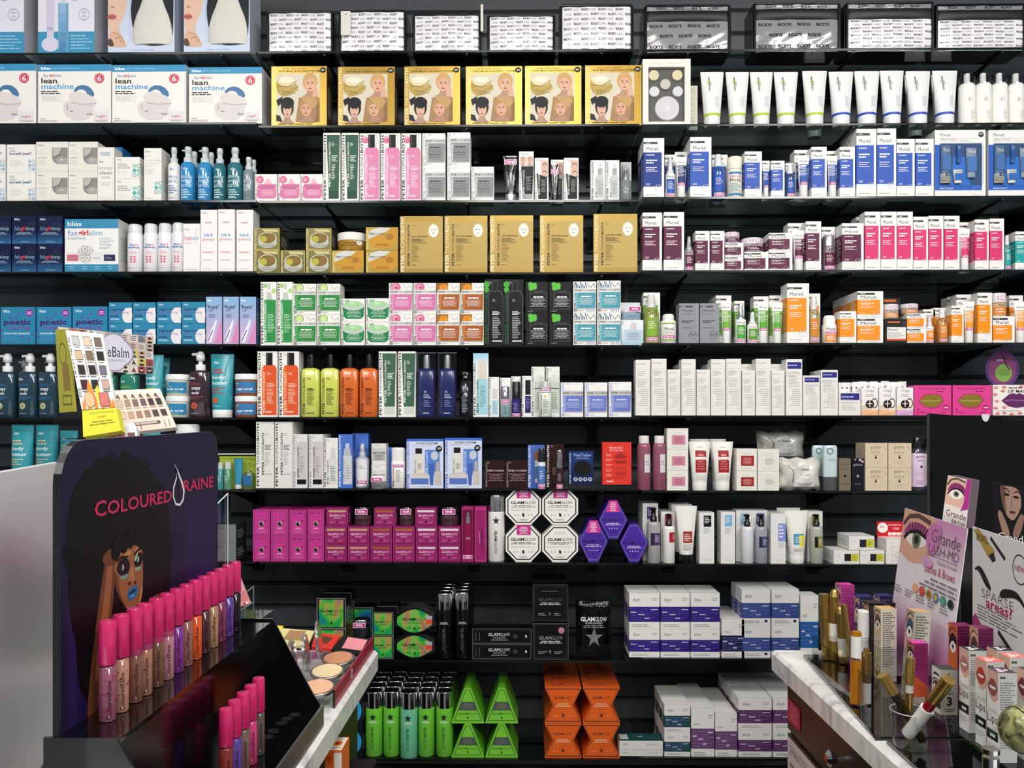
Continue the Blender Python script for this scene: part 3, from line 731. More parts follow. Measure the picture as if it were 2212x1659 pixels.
def brushwin(w, h, d=.10):
    b = B(); b.box(-w / 2, w / 2, 0, d, 0, h, 'c9d6ea', 'b9c2ce'); A = Art(b, front(w, h), w, h)
    A.grad(0, 0, 1, 1, 'b4c6e2', 'd4deee', 6)
    A.ps([(0, .28), (.22, .2), (.3, .32), (.31, .5), (.24, .66), (.17, .74), (.2, .8), (0, .86)], 'e2bfa8'); A.ps([(0, .2), (.2, .2), (.28, .3), (.1, .26), (0, .3)], 'a98468')
    A.e(.1, .46, .07, .012, '4a5a70'); A.r(.03, .42, .17, .43, '8a6a54'); A.e(.07, .57, .03, .01, 'c08a78'); A.e(.06, .66, .07, .026, 'c0706e'); A.ln([(.0, .662), (.12, .662)], .01, '8a4448')
    A.ps([(0, .82), (.1, .78), (.18, .8), (.25, .88), (.3, .94), (0, .94)], 'dcb49a'); A.ln([(.1, .86), (.2, .84), (.24, .9)], .012, 'b08468'); A.ln([(.05, .8), (.16, .82), (.2, .9)], .01, 'b98e72')
    A.ps([(0, .86), (.06, .86), (.1, .93), (0, .93)], '5a4438')
    A.r(0, .94, 1, 1, 'cddaf0'); A.l(.35, .955, .85, .975, '9ab0d0', 1)
    A.ps([(.58, 0), (.98, 0), (.99, .85), (.9, .92), (.6, .93), (.46, .88), (.37, .76), (.34, .6), (.37, .46), (.45, .36), (.54, .26)], '20242a')
    out = [('carton', b)]
    hd = B(); ce = (w * .2, .026, h * .33)
    pr = [(.0, .9), (.02, 1), (.1, 1.02), (.16, 1.0), (.22, .95), (.3, .84), (.38, .68), (.46, .55), (.6, .45), (.8, .4), (1.0, .36)]
    hd.loft([(h * .085 + z * h * .88, r_ * w * .30, r_ * .012, 2) for z, r_ in pr], mat('e9e6dc', .55), w * .17, .002, 24); out.append(('brush_head', hd))
    fl = B(); n = 8
    def fn(u, v): return (w * (-.15 + .64 * u), -.014 - .006 * sin(u * pi), h * (.08 + .9 * (1 - v)))
    fl.grid(fn, n, n, BLISTER)
    out.append(('window_film', fl)); return out
K_('tool_carton', 'pale blue and lilac cleansing tool carton with circle captions', 'box', 1, [(-74, 52, -190), (82, 204, -190)], toolbox)
K_('brush_carton', 'blue window carton with a face and white brush head', 'box', 1, [(233, 377, -120), (397, 540, -120)], brushwin)
RC = ('f0eff1', 9, ('RICKY', 'CARE')); RS = ('8d8d90', 3, ('RICKYS', None))
K_('vinyl_pouch', 'clear vinyl pouch of dense white wording with black piping', 'bag', 1, [(577, 716, 22), (733, 874, 20), (893, 1036, 28), (1055, 1197, 30), (1212, 1366, 8)], bag(RC))
K_('zipped_pouch', 'silver zipped vinyl cosmetic pouch with black band', 'bag', 1, [(1396, 1577, 8), (1632, 1815, 3)], bag(RS, True))
K_('zipped_pouch', 'white zipped vinyl cosmetic pouch with black band', 'bag', 1, [(1832, 2018, 2), (2026, 2216, 6)], bag(RC, True))
def tagm(w, h):
    b = B(); b.box(-w / 2, w / 2, 0, .001, 0, h, 'dedbd2'); A = Art(b, front(w, h), w, h); A.o(.5, .12, .08, '55524c'); return [('price_tag', b)]
K_('price_tag', 'blank cream hang tag on the second vinyl pouch', 'tag', 0, [(736, 757, 24, 76, .009)], tagm)
K_('price_tag', 'thin white tag standing up beside the third pouch', 'tag', 0, [(1038, 1044, 9, 68, .012)], tagm)
# ================================================================ SECOND SHELF
def lean(w, h, d=.09):
    def art(A):
        A.r(0, 0, 1, .115, '3f96c4'); A.t('bliss', .04, .04, .17, .085, 'ffffff', 2); A.t('pro tool series', .19, .04, .57, .09, '8cc4e0', 1)
        A.t('fat', .07, .16, .14, .21, '8a98b8', 1); A.t('girl', .147, .158, .225, .228, 'd0505c', 2); A.t('slim', .235, .16, .32, .21, '8a98b8', 1)
        A.t('lean', .045, .225, .26, .315, '18181c', 1); A.t('machine', .045, .32, .49, .41, '5aa6d4', 1)
        A.l(.04, .43, .36, .5, '4a4a50', 2, fill=.6); A.l(.05, .52, .34, .62, 'c8c6c2', 5, fill=.35)
        A.o(.84, .235, .068, 'c8324a'); A.ring(.84, .235, .055, 'f2b8c0', .14); A.t('6', .81, .19, .87, .28, 'fbe8ea', 2)
        A.ps([(.48, .45), (.52, .38), (.58, .345), (.66, .35), (.73, .4), (.77, .48), (.77, .54), (.68, .54), (.67, .47), (.62, .42), (.56, .42), (.52, .46)], '4f7aa4')
        A.ps([(.43, .5), (.5, .45), (.62, .47), (.74, .53), (.8, .6), (.8, .66), (.6, .67), (.46, .63), (.42, .56)], 'e0dad8')
        A.ps([(.34, .7), (.38, .62), (.46, .61), (.6, .66), (.8, .65), (.78, .82), (.66, .93), (.5, .94), (.4, .88), (.36, .82)], 'dcd6d6')
        A.ln([(.46, .635), (.6, .67), (.8, .655)], .012, 'b4acae'); A.t('bliss', .67, .81, .75, .85, '6a666a', 1); A.l(.44, .77, .5, .8, '555055', 1)
        for k in range(4): A.o(.4 + k * .004, .68 + k * .025, .006, '55555a')
        A.e(.87, .93, .1, .03, 'c9c3c6'); A.r(.76, .74, .97, .93, 'e4e0e2'); A.e(.865, .74, .105, .06, 'ecebed'); A.t('fat', .8, .85, .85, .89, 'a0a0b0', 1); A.t('girl', .85, .85, .92, .9, 'cc4a60', 1)
        A.l(.03, .9, .15, .915, '55555a', 1); A.l(.03, .93, .3, .96, 'bbb8b4', 2)
    return carton(w, h, d, 'f2efe8', art, side='d8dbe0')
K_('machine_carton', 'white massager carton with a blue top stripe', 'box', 2, [(-82, 78, 138), (82, 240, 139), (242, 402, 140), (408, 566, 145)], lean)
def goldkit(w, h, d=.075):
    g = mat('a98838', .3, .6)
    def art(A):
        A.ptr(.012, .03, .075, .98, 'f0e2b0'); A.r(.09, .12, .87, .92, 'd9d2bc')
        A.t('HAIR MASK & BONNET SYSTEM', .13, .065, .88, .095, '4a3a18', 1); A.l(.2, .03, .8, .05, '6a5420', 1); A.e(.93, .065, .055, .045, '14120e'); A.t('NEW', .9, .05, .96, .08, 'f4f0e4', 1)
        A.e(.2, .32, .11, .16, 'b89a4a')
        A.ps([(.13, .33), (.4, .22), (.5, .36), (.46, .42), (.2, .52), (.14, .44)], 'bfa45c'); A.e(.28, .24, .17, .09, 'e2d6b0'); A.e(.28, .225, .13, .05, 'efe8d0'); A.ln([(.13, .33), (.3, .34), (.46, .24)], .012, '8a7030'); A.ln([(.15, .4), (.32, .42), (.49, .33)], .01, '8a7030'); A.l(.2, .42, .44, .48, '8a7440', 3)
        A.sub(.5, .1, .9, .52).face('cfa56c', 'e0b092'); A.ps([(.78, .34), (.82, .32), (.86, .5), (.74, .52), (.76, .4)], 'dcae92')
        A.p([(.09, .56), (.2, .5), (.2, .6), (.12, .66)], '17171a'); A.sub(.12, .52, .46, .95).face('17171a', 'dcb098', cap='141418'); A.p([(.09, .8), (.16, .82), (.2, .92), (.09, .9)], '24242a')
        A.p([(.5, .52), (.87, .52), (.87, .92), (.44, .92)], 'a5805c'); A.sub(.46, .52, .84, .93).face('b48c5a', 'dba88c', turn=-.06)
        A.ps([(.52, .5), (.84, .52), (.82, .68), (.74, .7), (.62, .6)], 'c39c64'); A.p([(.8, .66), (.87, .6), (.87, .9), (.78, .92), (.82, .78)], '8e6a48')
        A.l(.12, .945, .8, .965, '7a6428', 1)
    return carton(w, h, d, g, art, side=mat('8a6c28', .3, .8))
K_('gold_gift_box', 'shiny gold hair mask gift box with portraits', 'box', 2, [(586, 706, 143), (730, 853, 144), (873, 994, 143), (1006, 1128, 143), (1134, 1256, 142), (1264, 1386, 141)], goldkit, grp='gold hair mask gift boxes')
def brushset(w, h, d=.05):
    b = B(); t = .0016
    b.box(-w / 2, w / 2, .012, d, 0, h, 'e8e4da', 'dcd8ce')
    x0, x1, z0, z1 = -w * .38, w * .38, h * .06, h * .88
    for q in ((-w / 2, x0, 0, h), (x1, w / 2, 0, h), (x0, x1, 0, z0), (x0, x1, z1, h)): b.box(q[0], q[1], 0, .012, q[2], q[3], 'ebe8df')
    b.box(x0, x1, .0115, .013, z0, z1, '5c5b58')
    A = Art(b, front(w, h), w, h); A.t('Attachment Replacement Kit', .18, .055, .84, .075, 'c4c0b6', 0)
    out = [('carton', b)]
    def disc(x, z, r_, c, c2, n, nm='brush_head'):
        q = B(); q.rod((x, .012, z), (x, .004, z), r_, c, 24, r_ * .95)
        if n:
            a = Art(q, lambda u, v, l: (x + (u - .5) * 2 * r_, .004 - l * .0002, z + (.5 - v) * 2 * r_), 2 * r_, 2 * r_)
            for k in range(n): a.ring(.5, .5, .45 - k * .42 / n, c2, .06 + .02 * k, 24); a.L = 1
        out.append((nm, q))
    disc(w * .02, h * .27, w * .26, 'e4e2e6', 'b9b7be', 6)
    for x, z, c, n in ((-.25, .52, 'dcdce2', 3), (.24, .52, 'dcdce2', 3), (-.02, .63, 'c9c4b8', 0), (-.26, .765, 'd8ceaa', 0), (.23, .765, 'd8ceaa', 0)): disc(w * x, h * z, w * .112, c, 'b4b4ba', n)
    return out
K_('brush_head_set', 'white window box of six round brush heads', 'box', 2, [(1388, 1492, 127)], brushset)
K_('small_carton', 'plain cream carton stacked behind the brush head box', 'box', 2, [(1482, 1507, (185, 213, 240), None, .05)], lambda w, h: carton(w, h, .05, 'cfccba', lambda A: A.l(.2, .3, .8, .6, 'b4b0a0', 2)))
def derm(col, dot):
    def mk(w, h):
        def art(A): A.t('DERMABRUSH', .3, .08, .36, .42, '55585a', 0, 1); A.o(.33, .2, .1, dot); A.t('DERMABRUSH', .29, .07, .37, .42, '6a6c6c', 0, 1); A.l(.39, .12, .43, .4, 'a0a4a4', 1); A.l(.55, .55, .8, .8, 'c0c4c4', 7)
        P_ = tube(w, h, mat('eceeed', .25, 0, .4), mat('e9ebea', .3), art, .15, .68); ringband(P_[0][1], w, h, .185, .225, col); return P_
    return mk
K_('squeeze_tube', 'white squeeze tube with a lime green band', 'tube', 2, [(1516, 1568, 148), (1571, 1623, 148), (1624, 1675, 148), (1676, 1730, 148), (1738, 1793, 146)], derm('b4d234', 'cfe08a'))
K_('squeeze_tube', 'white squeeze tube with a royal blue band', 'tube', 2, [(1796, 1851, 147), (1852, 1908, 146), (1908, 1961, 145), (1964, 2019, 146), (2022, 2078, 145)], derm('3050b8', 'c8ccd2'))
K_('squeeze_tube', 'white lime banded tube standing in the back row', 'tube', 2, [(1742, 1788, 155, None, .1)], derm('b4d234', 'cfe08a'))
K_('squeeze_tube', 'white blue banded tube standing in the back row', 'tube', 2, [(1960, 2006, 155, None, .1), (2018, 2064, 155, None, .1)], derm('3050b8', 'c8ccd2'))
def foamer(w, h):
    P_ = bot(w, h, [('bottle', ['e6dcc8', 'e6dcc8', 'f1efe9', 'f1efe9', 'f1efe9'], [(0, .94), (.02, 1), (.03, 1), (.58, 1), (.6, .98)] + [(.62, .9)]), ('pump', 'f0efec', [(.6, .98), (.72, .98), (.76, .8), (.77, .36), (.94, .36), (.95, .3)])], lambda A: (A.e(.45, .25, .16, .07, 'd9d6cf'), A.l(.36, .1, .44, .4, 'b8b4ac', 1), A.l(.5, .6, .85, .9, 'd0cdc6', 5)), (.04, .58), W_=w * .86)
    return addb(P_, 'clear_cap', lambda b: b.loft([(.72 * h, w * .47, w * .47), (.92 * h, w * .46, w * .46), (.985 * h, w * .38, w * .38), (h, w * .2, w * .2)], ACRYL, 0, w / 2, 20))
K_('foam_bottle', 'white foaming pump bottle with clear cap', 'bottle', 2, [(2080, 2115, 147), (2115, 2150, 146), (2150, 2185, 146), (2186, 2221, 147)], foamer)
# ================================================================ THIRD SHELF
def dots(A, x, y, r_, cs):
    k = A.w / A.h
    for i, c in enumerate(cs): A.o(x + (i % 2) * r_ * 2.2, y + (i // 2) * r_ * 2.3 * k, r_, c) if c[0] != '#' else A.ring(x + (i % 2) * r_ * 2.2, y + (i // 2) * r_ * 2.3 * k, r_, c[1:], .3)
def blissbox(draw, base='edebe6', d=.05, band=None): return lambda w, h: carton(w, h, d, base, draw, band=band)
def d_peel(A): A.t('bliss', .08, .1, .25, .16, '8a9098', 1); A.t("that's", .1, .2, .32, .26, '4a6a94', 1); A.t("incredi-'peel'!", .08, .27, .86, .4, '4a6488', 2); A.l(.1, .56, .6, .8, 'c0c0c0', 4, fill=.3); dots(A, .8, .6, .06, ('b0c4d4', '#8aa4bc', '9cb8d0', 'b4c8dc', '#8aa4bc', 'a0bcd4'))
K_('peel_carton', 'small white peel pad carton with pale dots', 'box', 3, [(-50, 12, (312, 373)), (15, 77, (312, 373))], blissbox(d_peel))
def d_oxy(A):
    A.t('bliss', .05, .08, .24, .15, '9a9890', 1); A.t('triple', .05, .26, .22, .34, 'cfccc4', 0); A.t('oxygen', .05, .36, .32, .44, 'cfccc4', 0); A.l(.05, .52, .42, .56, 'a8a69e', 1, fill=.6); A.l(.05, .62, .36, .8, 'd4d2ca', 4); A.l(.05, .94, .6, .97, 'c8c6be', 1)
    A.p([(.5, .2), (.99, .2), (.99, .75), (.66, .75), (.54, .66), (.5, .52)], '8e8c88'); A.p([(.52, .22), (.8, .22), (.78, .4), (.56, .52), (.53, .5)], 'bdbab2'); A.ln([(.53, .54), (.74, .42), (.82, .22)], .03, '68665f'); A.p([(.6, .6), (.8, .5), (.99, .55), (.99, .74), (.68, .74)], 'a9a8a8'); A.ln([(.75, .62), (.84, .6)], .02, 'f4f4f4')
K_('eye_mask_carton', 'white eye mask carton with a curved grey window', 'box', 3, [(78, 147, (306, 371)), (148, 211, (306, 371))], blissbox(d_oxy, 'e9e6dd', .09))
def d_steep(A): A.r(.08, .08, .9, .94, 'e2dfd6'); A.r(.11, .12, .87, .92, 'eeebe4'); A.r(.2, .09, .74, .16, 'b9c2c8'); A.t('bliss', .12, .25, .36, .28, '2a2a2c', 1); A.t('steep', .12, .36, .86, .43, '9a9a9a', 0); A.t('clean', .12, .44, .86, .5, '3a3a3c', 0); A.l(.16, .54, .84, .58, '8a8888', 2, 'c'); A.l(.18, .64, .82, .72, 'c4c2bc', 4, 'c'); A.l(.3, .96, .7, .98, 'b8b6ae', 1)
K_('mask_carton', 'tall off-white carton picturing a clear capped bottle', 'box', 3, [(210, 247, 318)], blissbox(d_steep))
K_('blue_carton', 'blue carton peeking out behind the white cartons', 'box', 3, [(232, 264, 318, None, .07)], lambda w, h: carton(w, h, .06, '2b6ea8'))
def d_toner(A): A.t('bliss', .08, .08, .26, .16, '8a9098', 1); A.l(.08, .28, .62, .55, 'b4b2ac', 3, fill=.6); A.l(.08, .64, .6, .84, 'd0cec8', 3, fill=.3); dots(A, .78, .42, .08, ('9ccfc4', '#3f8f88', '5fb5a4', '8ac8bc', '#3f8f88', 'a4d4cc'))
K_('pad_carton', 'small white toner pad carton with green dots', 'box', 3, [(249, 302, (339, 386))], blissbox(d_toner))
def d_15(A): A.t('bliss', .06, .04, .36, .08, '8a8a88', 1); A.l(.08, .14, .5, .17, 'c4c2bc', 1); A.t('steep clean', .08, .21, .92, .255, 'b0aea8', 0); A.t('15-minute', .08, .27, .78, .3, 'b0aea8', 0); A.t('facial', .08, .32, .44, .35, 'b0aea8', 0); A.l(.08, .38, .6, .5, 'c8c6c0', 4); dots(A, .7, .66, .11, ('9ccfc4', '#3f8f88', '5fb5a4', '8ac8bc', '#3f8f88', 'a4d4cc')); A.l(.1, .93, .6, .95, 'b0aea8', 1)
K_('mask_carton', 'tall white facial carton with green dots', 'box', 3, [(311, 349, 320)], blissbox(d_15, d=.06))
K_('pump_bottle', 'opaque white milk bottle with clear pump', 'bottle', 3, [(358, 384, 315)], roundpump('ecebe8', '4f74b0', ('cleansing', 'milk'), 0, spout=False))
BLQ = mat('2f8cc4', .1, 0, .6); TLQ = mat('2b6f7c', .1, 0, .6)
K_('pump_bottle', 'clear sky blue face wash bottle', 'bottle', 3, [(385, 416, 313), (422, 453, 314)], roundpump('', 'd8ecf8', ('fabulous', 'foaming', 'face wash'), 0, spout=True, m=BLQ))
K_('pump_bottle', 'sky blue bottle tucked in the back row', 'bottle', 3, [(402, 428, 324, None, .08), (440, 464, 326, None, .08)], roundpump('', 'd8ecf8', ('foaming',), 0, m=BLQ))
K_('spray_bottle', 'dark teal toner bottle with clear spray cap', 'bottle', 3, [(457, 484, 317), (487, 520, 315)], roundpump('', 'd8ecec', ('daily', 'detoxifying', 'facial toner'), 0, spout=False, m=TLQ))
K_('pump_bottle', 'grey see-through serum bottle with clear pump', 'bottle', 3, [(521, 546, 336), (536, 554, 342, None, .06)], roundpump('7c8c94', 'c4d0d6', ('serum',), 0, spout=False))
def d_rose(A): A.ptr(.02, .06, .09, .95, '6a4a58'); A.o(.24, .2, .17, 'd9668c'); A.o(.22, .2, .1, 'ee9ab4'); A.p([(.42, .36), (.6, .12), (.66, .2), (.78, .34), (.8, .38)], 'ecb4c8'); A.p([(.17, .36), (.98, .36), (.98, .8), (.88, .88), (.2, .88), (.1, .8), (.1, .48)], 'd47aa4'); A.r(.1, .5, .98, .56, 'e096b8'); A.p([(.2, .4), (.9, .4), (.86, .55), (.24, .55)], 'c66a98'); A.l(.26, .56, .9, .78, 'f2ccdc', 5, 'c', .4); A.l(.12, .93, .45, .96, 'b0a8aa', 1)
K_('rose_carton', 'small white carton picturing an open pink jar', 'box', 3, [(550, 598, 376), (600, 648, 376), (649, 697, 376)], lambda w, h: carton(w, h, .06, 'f0eeea', d_rose))
K_('tube_carton', 'tall white carton picturing a dark green tube', 'box', 3, [(698, 735, 287), (738, 775, 287)], ptr('f0efea', '1c1c1c', pic_tube('345c4a', '274a3b')))
K_('bottle_carton', 'tall white carton picturing a pink bottle', 'box', 3, [(777, 820, 288), (822, 865, 288), (867, 910, 288)], ptr('f0efea', '1c1c1c', pic_bottle('dd86ae', 'eaa6c4', '17171a', flower='dc7090')))
K_('jar_carton', 'white carton picturing a silver jar', 'box', 3, [(912, 962, (288, 360)), (966, 1016, (286, 360)), (1018, 1067, 360)], ptr('f1f0ec', 'b4b4b2', pic_jar('8f9092', 'c4c5c6', 'cfd0cf', name='', txt='4a4a4c', t0=.3, t1=.86, x0=.14)))
def blacktube(silver=True, tst=.04):
    def mk(w, h):
        def art(A): A.tester(.05, tst, .95, tst + .15); A.p([(.82, .02), (.9, .02), (.6, .38), (.55, .38)], 'e4e4e6'); A.ptr(.14, .4, .3, .98, '8a8a8e'); A.l(.36, .5, .85, .6, 'b8b8bc', 3); A.l(.36, .62, .8, .95, 'a0a0a4', 8)
        return tube(w, h, mat('0e0e10', .15, 0, .5), SILV if silver else BLK, art, .16, .72)
    return mk
K_('squeeze_tube', 'black tester tube with a silver cap', 'tube', 3, [(1086, 1120, 333)], blacktube())
def d_face(n):
    def f(A):
        A.l(.1, .03, .8, .07, '9a9a9a', 2)
        if n == 2:
            A.r(.05, .1, .48, .29, 'e2c4b4'); A.sub(.08, .1, .46, .29).face('c0987c', 'ddb49e'); A.r(.52, .1, .97, .29, 'e2c4b4'); A.sub(.54, .1, .94, .29).face('c0987c', 'ddb49e')
        else:
            A.r(.46, .06, .97, .42, 'd8b4a2'); A.ln([(.56, .17), (.74, .12), (.92, .18)], .05, '5a4038'); A.ln([(.56, .34), (.74, .3), (.92, .35)], .05, '5a4038'); A.r(.44, .42, .97, .46, '8a8a8a')
        A.p([(.14, .3 if n == 2 else .36), (.98 if n == 2 else .9, .3 if n == 2 else .46), (.9, .95), (.26, .95)], '111114'); A.ptr(.03, .38, .13, .96, '8c8c8c'); A.ptr(.26, .38, .38, .86, 'dcdcdc'); A.l(.48, .5, .85, .8, '9c9c9c', 9); A.r(.28, .86, .9, .96, 'a4a4a4' if n == 2 else '18181a')
    return f
K_('portrait_carton', 'slim white carton with two faces above black tube', 'box', 3, [(1121, 1153, 327)], lambda w, h: carton(w, h, .035, 'f0efeb', d_face(2)))
K_('portrait_carton', 'slim white carton with eye photos and black tube', 'box', 3, [(1155, 1185, 341), (1218, 1250, 341)], lambda w, h: carton(w, h, .035, 'f0efeb', d_face(1)))
K_('small_tube', 'small black tester tube between eye photo cartons', 'tube', 3, [(1188, 1209, 353)], blacktube(False, .12))
K_('portrait_carton', 'white eye photo carton hidden behind the black tube', 'box', 3, [(1190, 1217, 345, None, .04)], lambda w, h: carton(w, h, .035, 'ecebe7', d_face(1)))
def d_ser(A): A.ptr(.05, .05, .2, .97, '1c1c1c'); A.p([(.42, .4), (.48, .36), (.82, .36), (.9, .42), (.94, .94), (.36, .94)], 'c4c8c6'); A.r(.5, .2, .82, .36, 'a4a8a8'); A.r(.58, .08, .74, .2, 'cfd2d2'); A.ptr(.32, .44, .42, .92, '4a4a4a'); A.l(.5, .5, .86, .86, '8a8e8c', 8)
K_('serum_carton', 'white carton picturing a clear dropper bottle', 'box', 3, [(1276, 1307, 346), (1308, 1338, 346)], lambda w, h: carton(w, h, .035, 'f0efeb', d_ser))
K_('serum_bottle', 'clear grey serum tester beside dropper cartons', 'bottle', 3, [(1340, 1366, 354)], lambda w, h: serum(w, h, '7f8688', .0))
K_('serum_carton', 'grey serum carton behind the clear serum tester', 'box', 3, [(1341, 1364, 350, None, .04)], lambda w, h: carton(w, h, .035, 'b8bab8', d_ser))
M = lambda d, e, mk, nm='skincare_carton', cat='box', row=3, **k: K_(nm, d, cat, row, e, mk, **k)
M('tall navy panel cleanser carton with white top', [(1390, 1435, 298)], murad('23408c'), back=1, bd=.062)
M('slim white pump bottle with blue label', [(1439, 1460, 337)], murpump(BLU), 'pump_bottle', 'bottle')
M('white carton hidden behind the slim pump bottle', [(1436, 1462, 334, None, .05)], murad('23408c'))
M('white tester tube with a dark blue label', [(1460, 1486, 336)], murtube('2c3a6c'), 'squeeze_tube', 'tube')
M('white carton hidden behind the dark labelled tube', [(1458, 1488, 328, None, .07)], murad('23408c'))
M('tall royal blue panel cleanser carton', [(1491, 1537, 296)], murad(BLU), back=1)
M('clear blue toner bottle with frosted cap', [(1539, 1570, 330)], murspray(BLU, '2b57a8'), 'toner_bottle', 'bottle')
M('white carton hidden behind the blue toner', [(1538, 1572, 334, None, .08)], murad(BLU))
def creamb(w, h):
    return bot(w, h, [('bottle', 'eae5d4', RND + [(.66, 1), (.7, .98)]), ('cap', 'efeadb', [(.71, .98), (.98, .98), (1, .9)])], lambda A: (A.r(0, .06, 1, .13, '2f7ab0'), A.tester(.05, .16, .95, .28), A.t('Murad.', .06, .3, .9, .42, '2a2a2c'), A.l(.1, .46, .85, .8, '6a9ab8', 5), A.r(0, .86, 1, .93, '2f7ab0')), (.02, .66), W_=w * .86)
M('cream bottle with blue rings and tester sticker', [(1574, 1607, 336)], creamb, 'cream_bottle', 'bottle')
M('blue panel wash carton beside the cream bottle', [(1609, 1646, 327)], murad(BLU))
M('short blue labelled tester tube', [(1648, 1664, 353)], murtube(BLU), 'squeeze_tube', 'tube')
M('white carton hidden behind the short tube', [(1645, 1663, 347, None, .05)], murad(BLU))
M('short blue panel spot gel carton', [(1666, 1695, 347)], murad(BLU))
M('dark blue serum tester with pointed clear cap', [(1698, 1721, 353)], murspray(BLU, '31507c'), 'serum_bottle', 'bottle')
M('white carton hidden behind the dark serum tester', [(1697, 1720, 352, None, .05)], murad(BLU))
M('blue labelled lotion tester tube', [(1724, 1752, 333)], murtube('3c62b0'), 'squeeze_tube', 'tube')
M('white carton hidden behind the lotion tester tube', [(1716, 1750, 324, None, .06)], murad('23408c'))
M('slim blue panel lotion carton between two tubes', [(1753, 1786, 317)], murad(BLU), back=1, bd=.045)
M('blue labelled sunscreen tester tube', [(1788, 1813, 334)], murtube('4a66a8'), 'squeeze_tube', 'tube')
M('white carton hidden behind the sunscreen tube', [(1785, 1812, 326, None, .06)], murad(BLU))
M('slim blue panel carton beside the body wash', [(1814, 1847, 317)], murad(BLU), back=1, bd=.06)
M('tall blue panel body wash carton', [(1850, 1893, 278), (1895, 1936, 277)], murad(BLU), back=1)
M('blue panel body spray carton', [(1937, 1976, 300), (1978, 2017, 300)], murad(BLU))
def kit(w, h, d=.07):
    b = B(); b.box(-w / 2, w / 2, .002, d, 0, h, 'ecebe8', 'dcdbd6'); A = Art(b, lambda u, v, l: (-w / 2 + u * w, .002 - l * EPS, h * (1 - v)), w, h)
    A.r(0, .22, .93, .9, '2d62bb'); A.t('Murad.', .1, .05, .32, .095, '2c2c2e'); A.t('Clear Control', .1, .115, .42, .145, '8e8e92', 1); A.t('30 Day Discovery Kit', .44, .115, .86, .145, 'b4b4b8', 0); A.l(.1, .155, .92, .17, '9a9a9e', 1)
    A.o(.91, .07, .055, '3a3c40'); A.t('$37', .875, .05, .945, .075, 'f0f0f0', 1); A.r(.1, .2, .92, .82, '3a5580'); A.p([(.3, .82), (.36, .4), (.62, .4), (.7, .82)], '3a76cc')
    A.t('Acne Control', .09, .85, .36, .885, 'dce6f6', 0); A.ring(.83, .91, .09, 'b4bcd0', .06)
    out = [('carton', b)]
    def mini(nm, x, z, w_, h_, c, c2, fl=False):
        q = B(); q.loft([(z * h, w * w_ * (.35 if fl else .5), .006), (z * h + h_ * h, w * w_ * .5, .006 if not fl else .002)], [c], w * x, -.002, 16); a = Art(q, lambda u, v, l: (w * x + (u - .5) * w * w_ * .8, -.0088 - l * EPS, h * (z + h_ * (1 - v))), w * w_, h * h_)
        a.t('Murad.', .1, .08, .9, .2, 'e8e8ea') if c != 'e4e3de' else a.t('Murad.', .1, .08, .9, .2, '3a3a3a'); a.r(.0, .3, 1, .8, c2); out.append((nm, q))
    mini('bottle', -.3, .3, .2, .45, '5a7698', '4a76b4'); mini('jar', -.31, .2, .2, .14, 'a9a69e', '9c998f'); mini('tube', .2, .28, .22, .44, '8c9cb4', '4f7cc0', True); mini('tube', -.06, .2, .2, .2, 'e4e3de', '3a70c4', True); mini('tube', -.05, .5, .07, .26, '3f6fb8', '2c5aa4')
    f = B(); f.face([(-w * .4, -.011, h * .18), (w * .42, -.011, h * .18), (w * .42, -.011, h * .8), (-w * .4, -.011, h * .8)], BLISTER)
    for q in (((-.4, .18), (.42, .18)), ((-.4, .8), (.42, .8)), ((-.4, .18), (-.4, .8)), ((.42, .18), (.42, .8))):
        f.face([(w * q[0][0], -.011, h * q[0][1]), (w * q[1][0], -.011, h * q[1][1]), (w * q[1][0], .001, h * q[1][1]), (w * q[0][0], .001, h * q[0][1])], BLISTER)
    out.append(('window_film', f)); return out
K_('kit_box', 'large white and blue starter kit window box', 'box', 3, [(2020, 2130, 280), (2136, 2246, 280)], kit)
# ================================================================ FOURTH SHELF
def d_sleep(A): A.grad(0, 0, 1, 1, '121a3c', '2c6c9c', 8) if 0 else None; A.r(0, 0, 1, 1, '131b3f'); A.grad(0, .55, 1, 1, '16224a', '2f6a98', 6); A.t('bliss', .1, .08, .32, .16, 'dfe4ee', 1); A.t('fab', .1, .38, .33, .52, '6fa4c8', 0); A.t('girl', .34, .38, .56, .56, 'd44a5a', 1); A.t('sleep', .56, .38, .92, .56, '8fb4c8', 0); A.l(.14, .58, .85, .68, 'b8c8dc', 3, 'c', .35); A.ring(.8, .3, .08, '54648c', .1); A.ring(.68, .28, .05, '54648c', .1); A.l(.3, .9, .75, .95, '9ab8cc', 2, 'c')
K_('sleep_carton', 'navy carton with two-tone script and blue fade', 'box', 4, [(-30, 24, (466, 527)), (26, 79, (466, 527)), (81, 135, (466, 527))], lambda w, h: carton(w, h, .06, '131b3f', d_sleep))
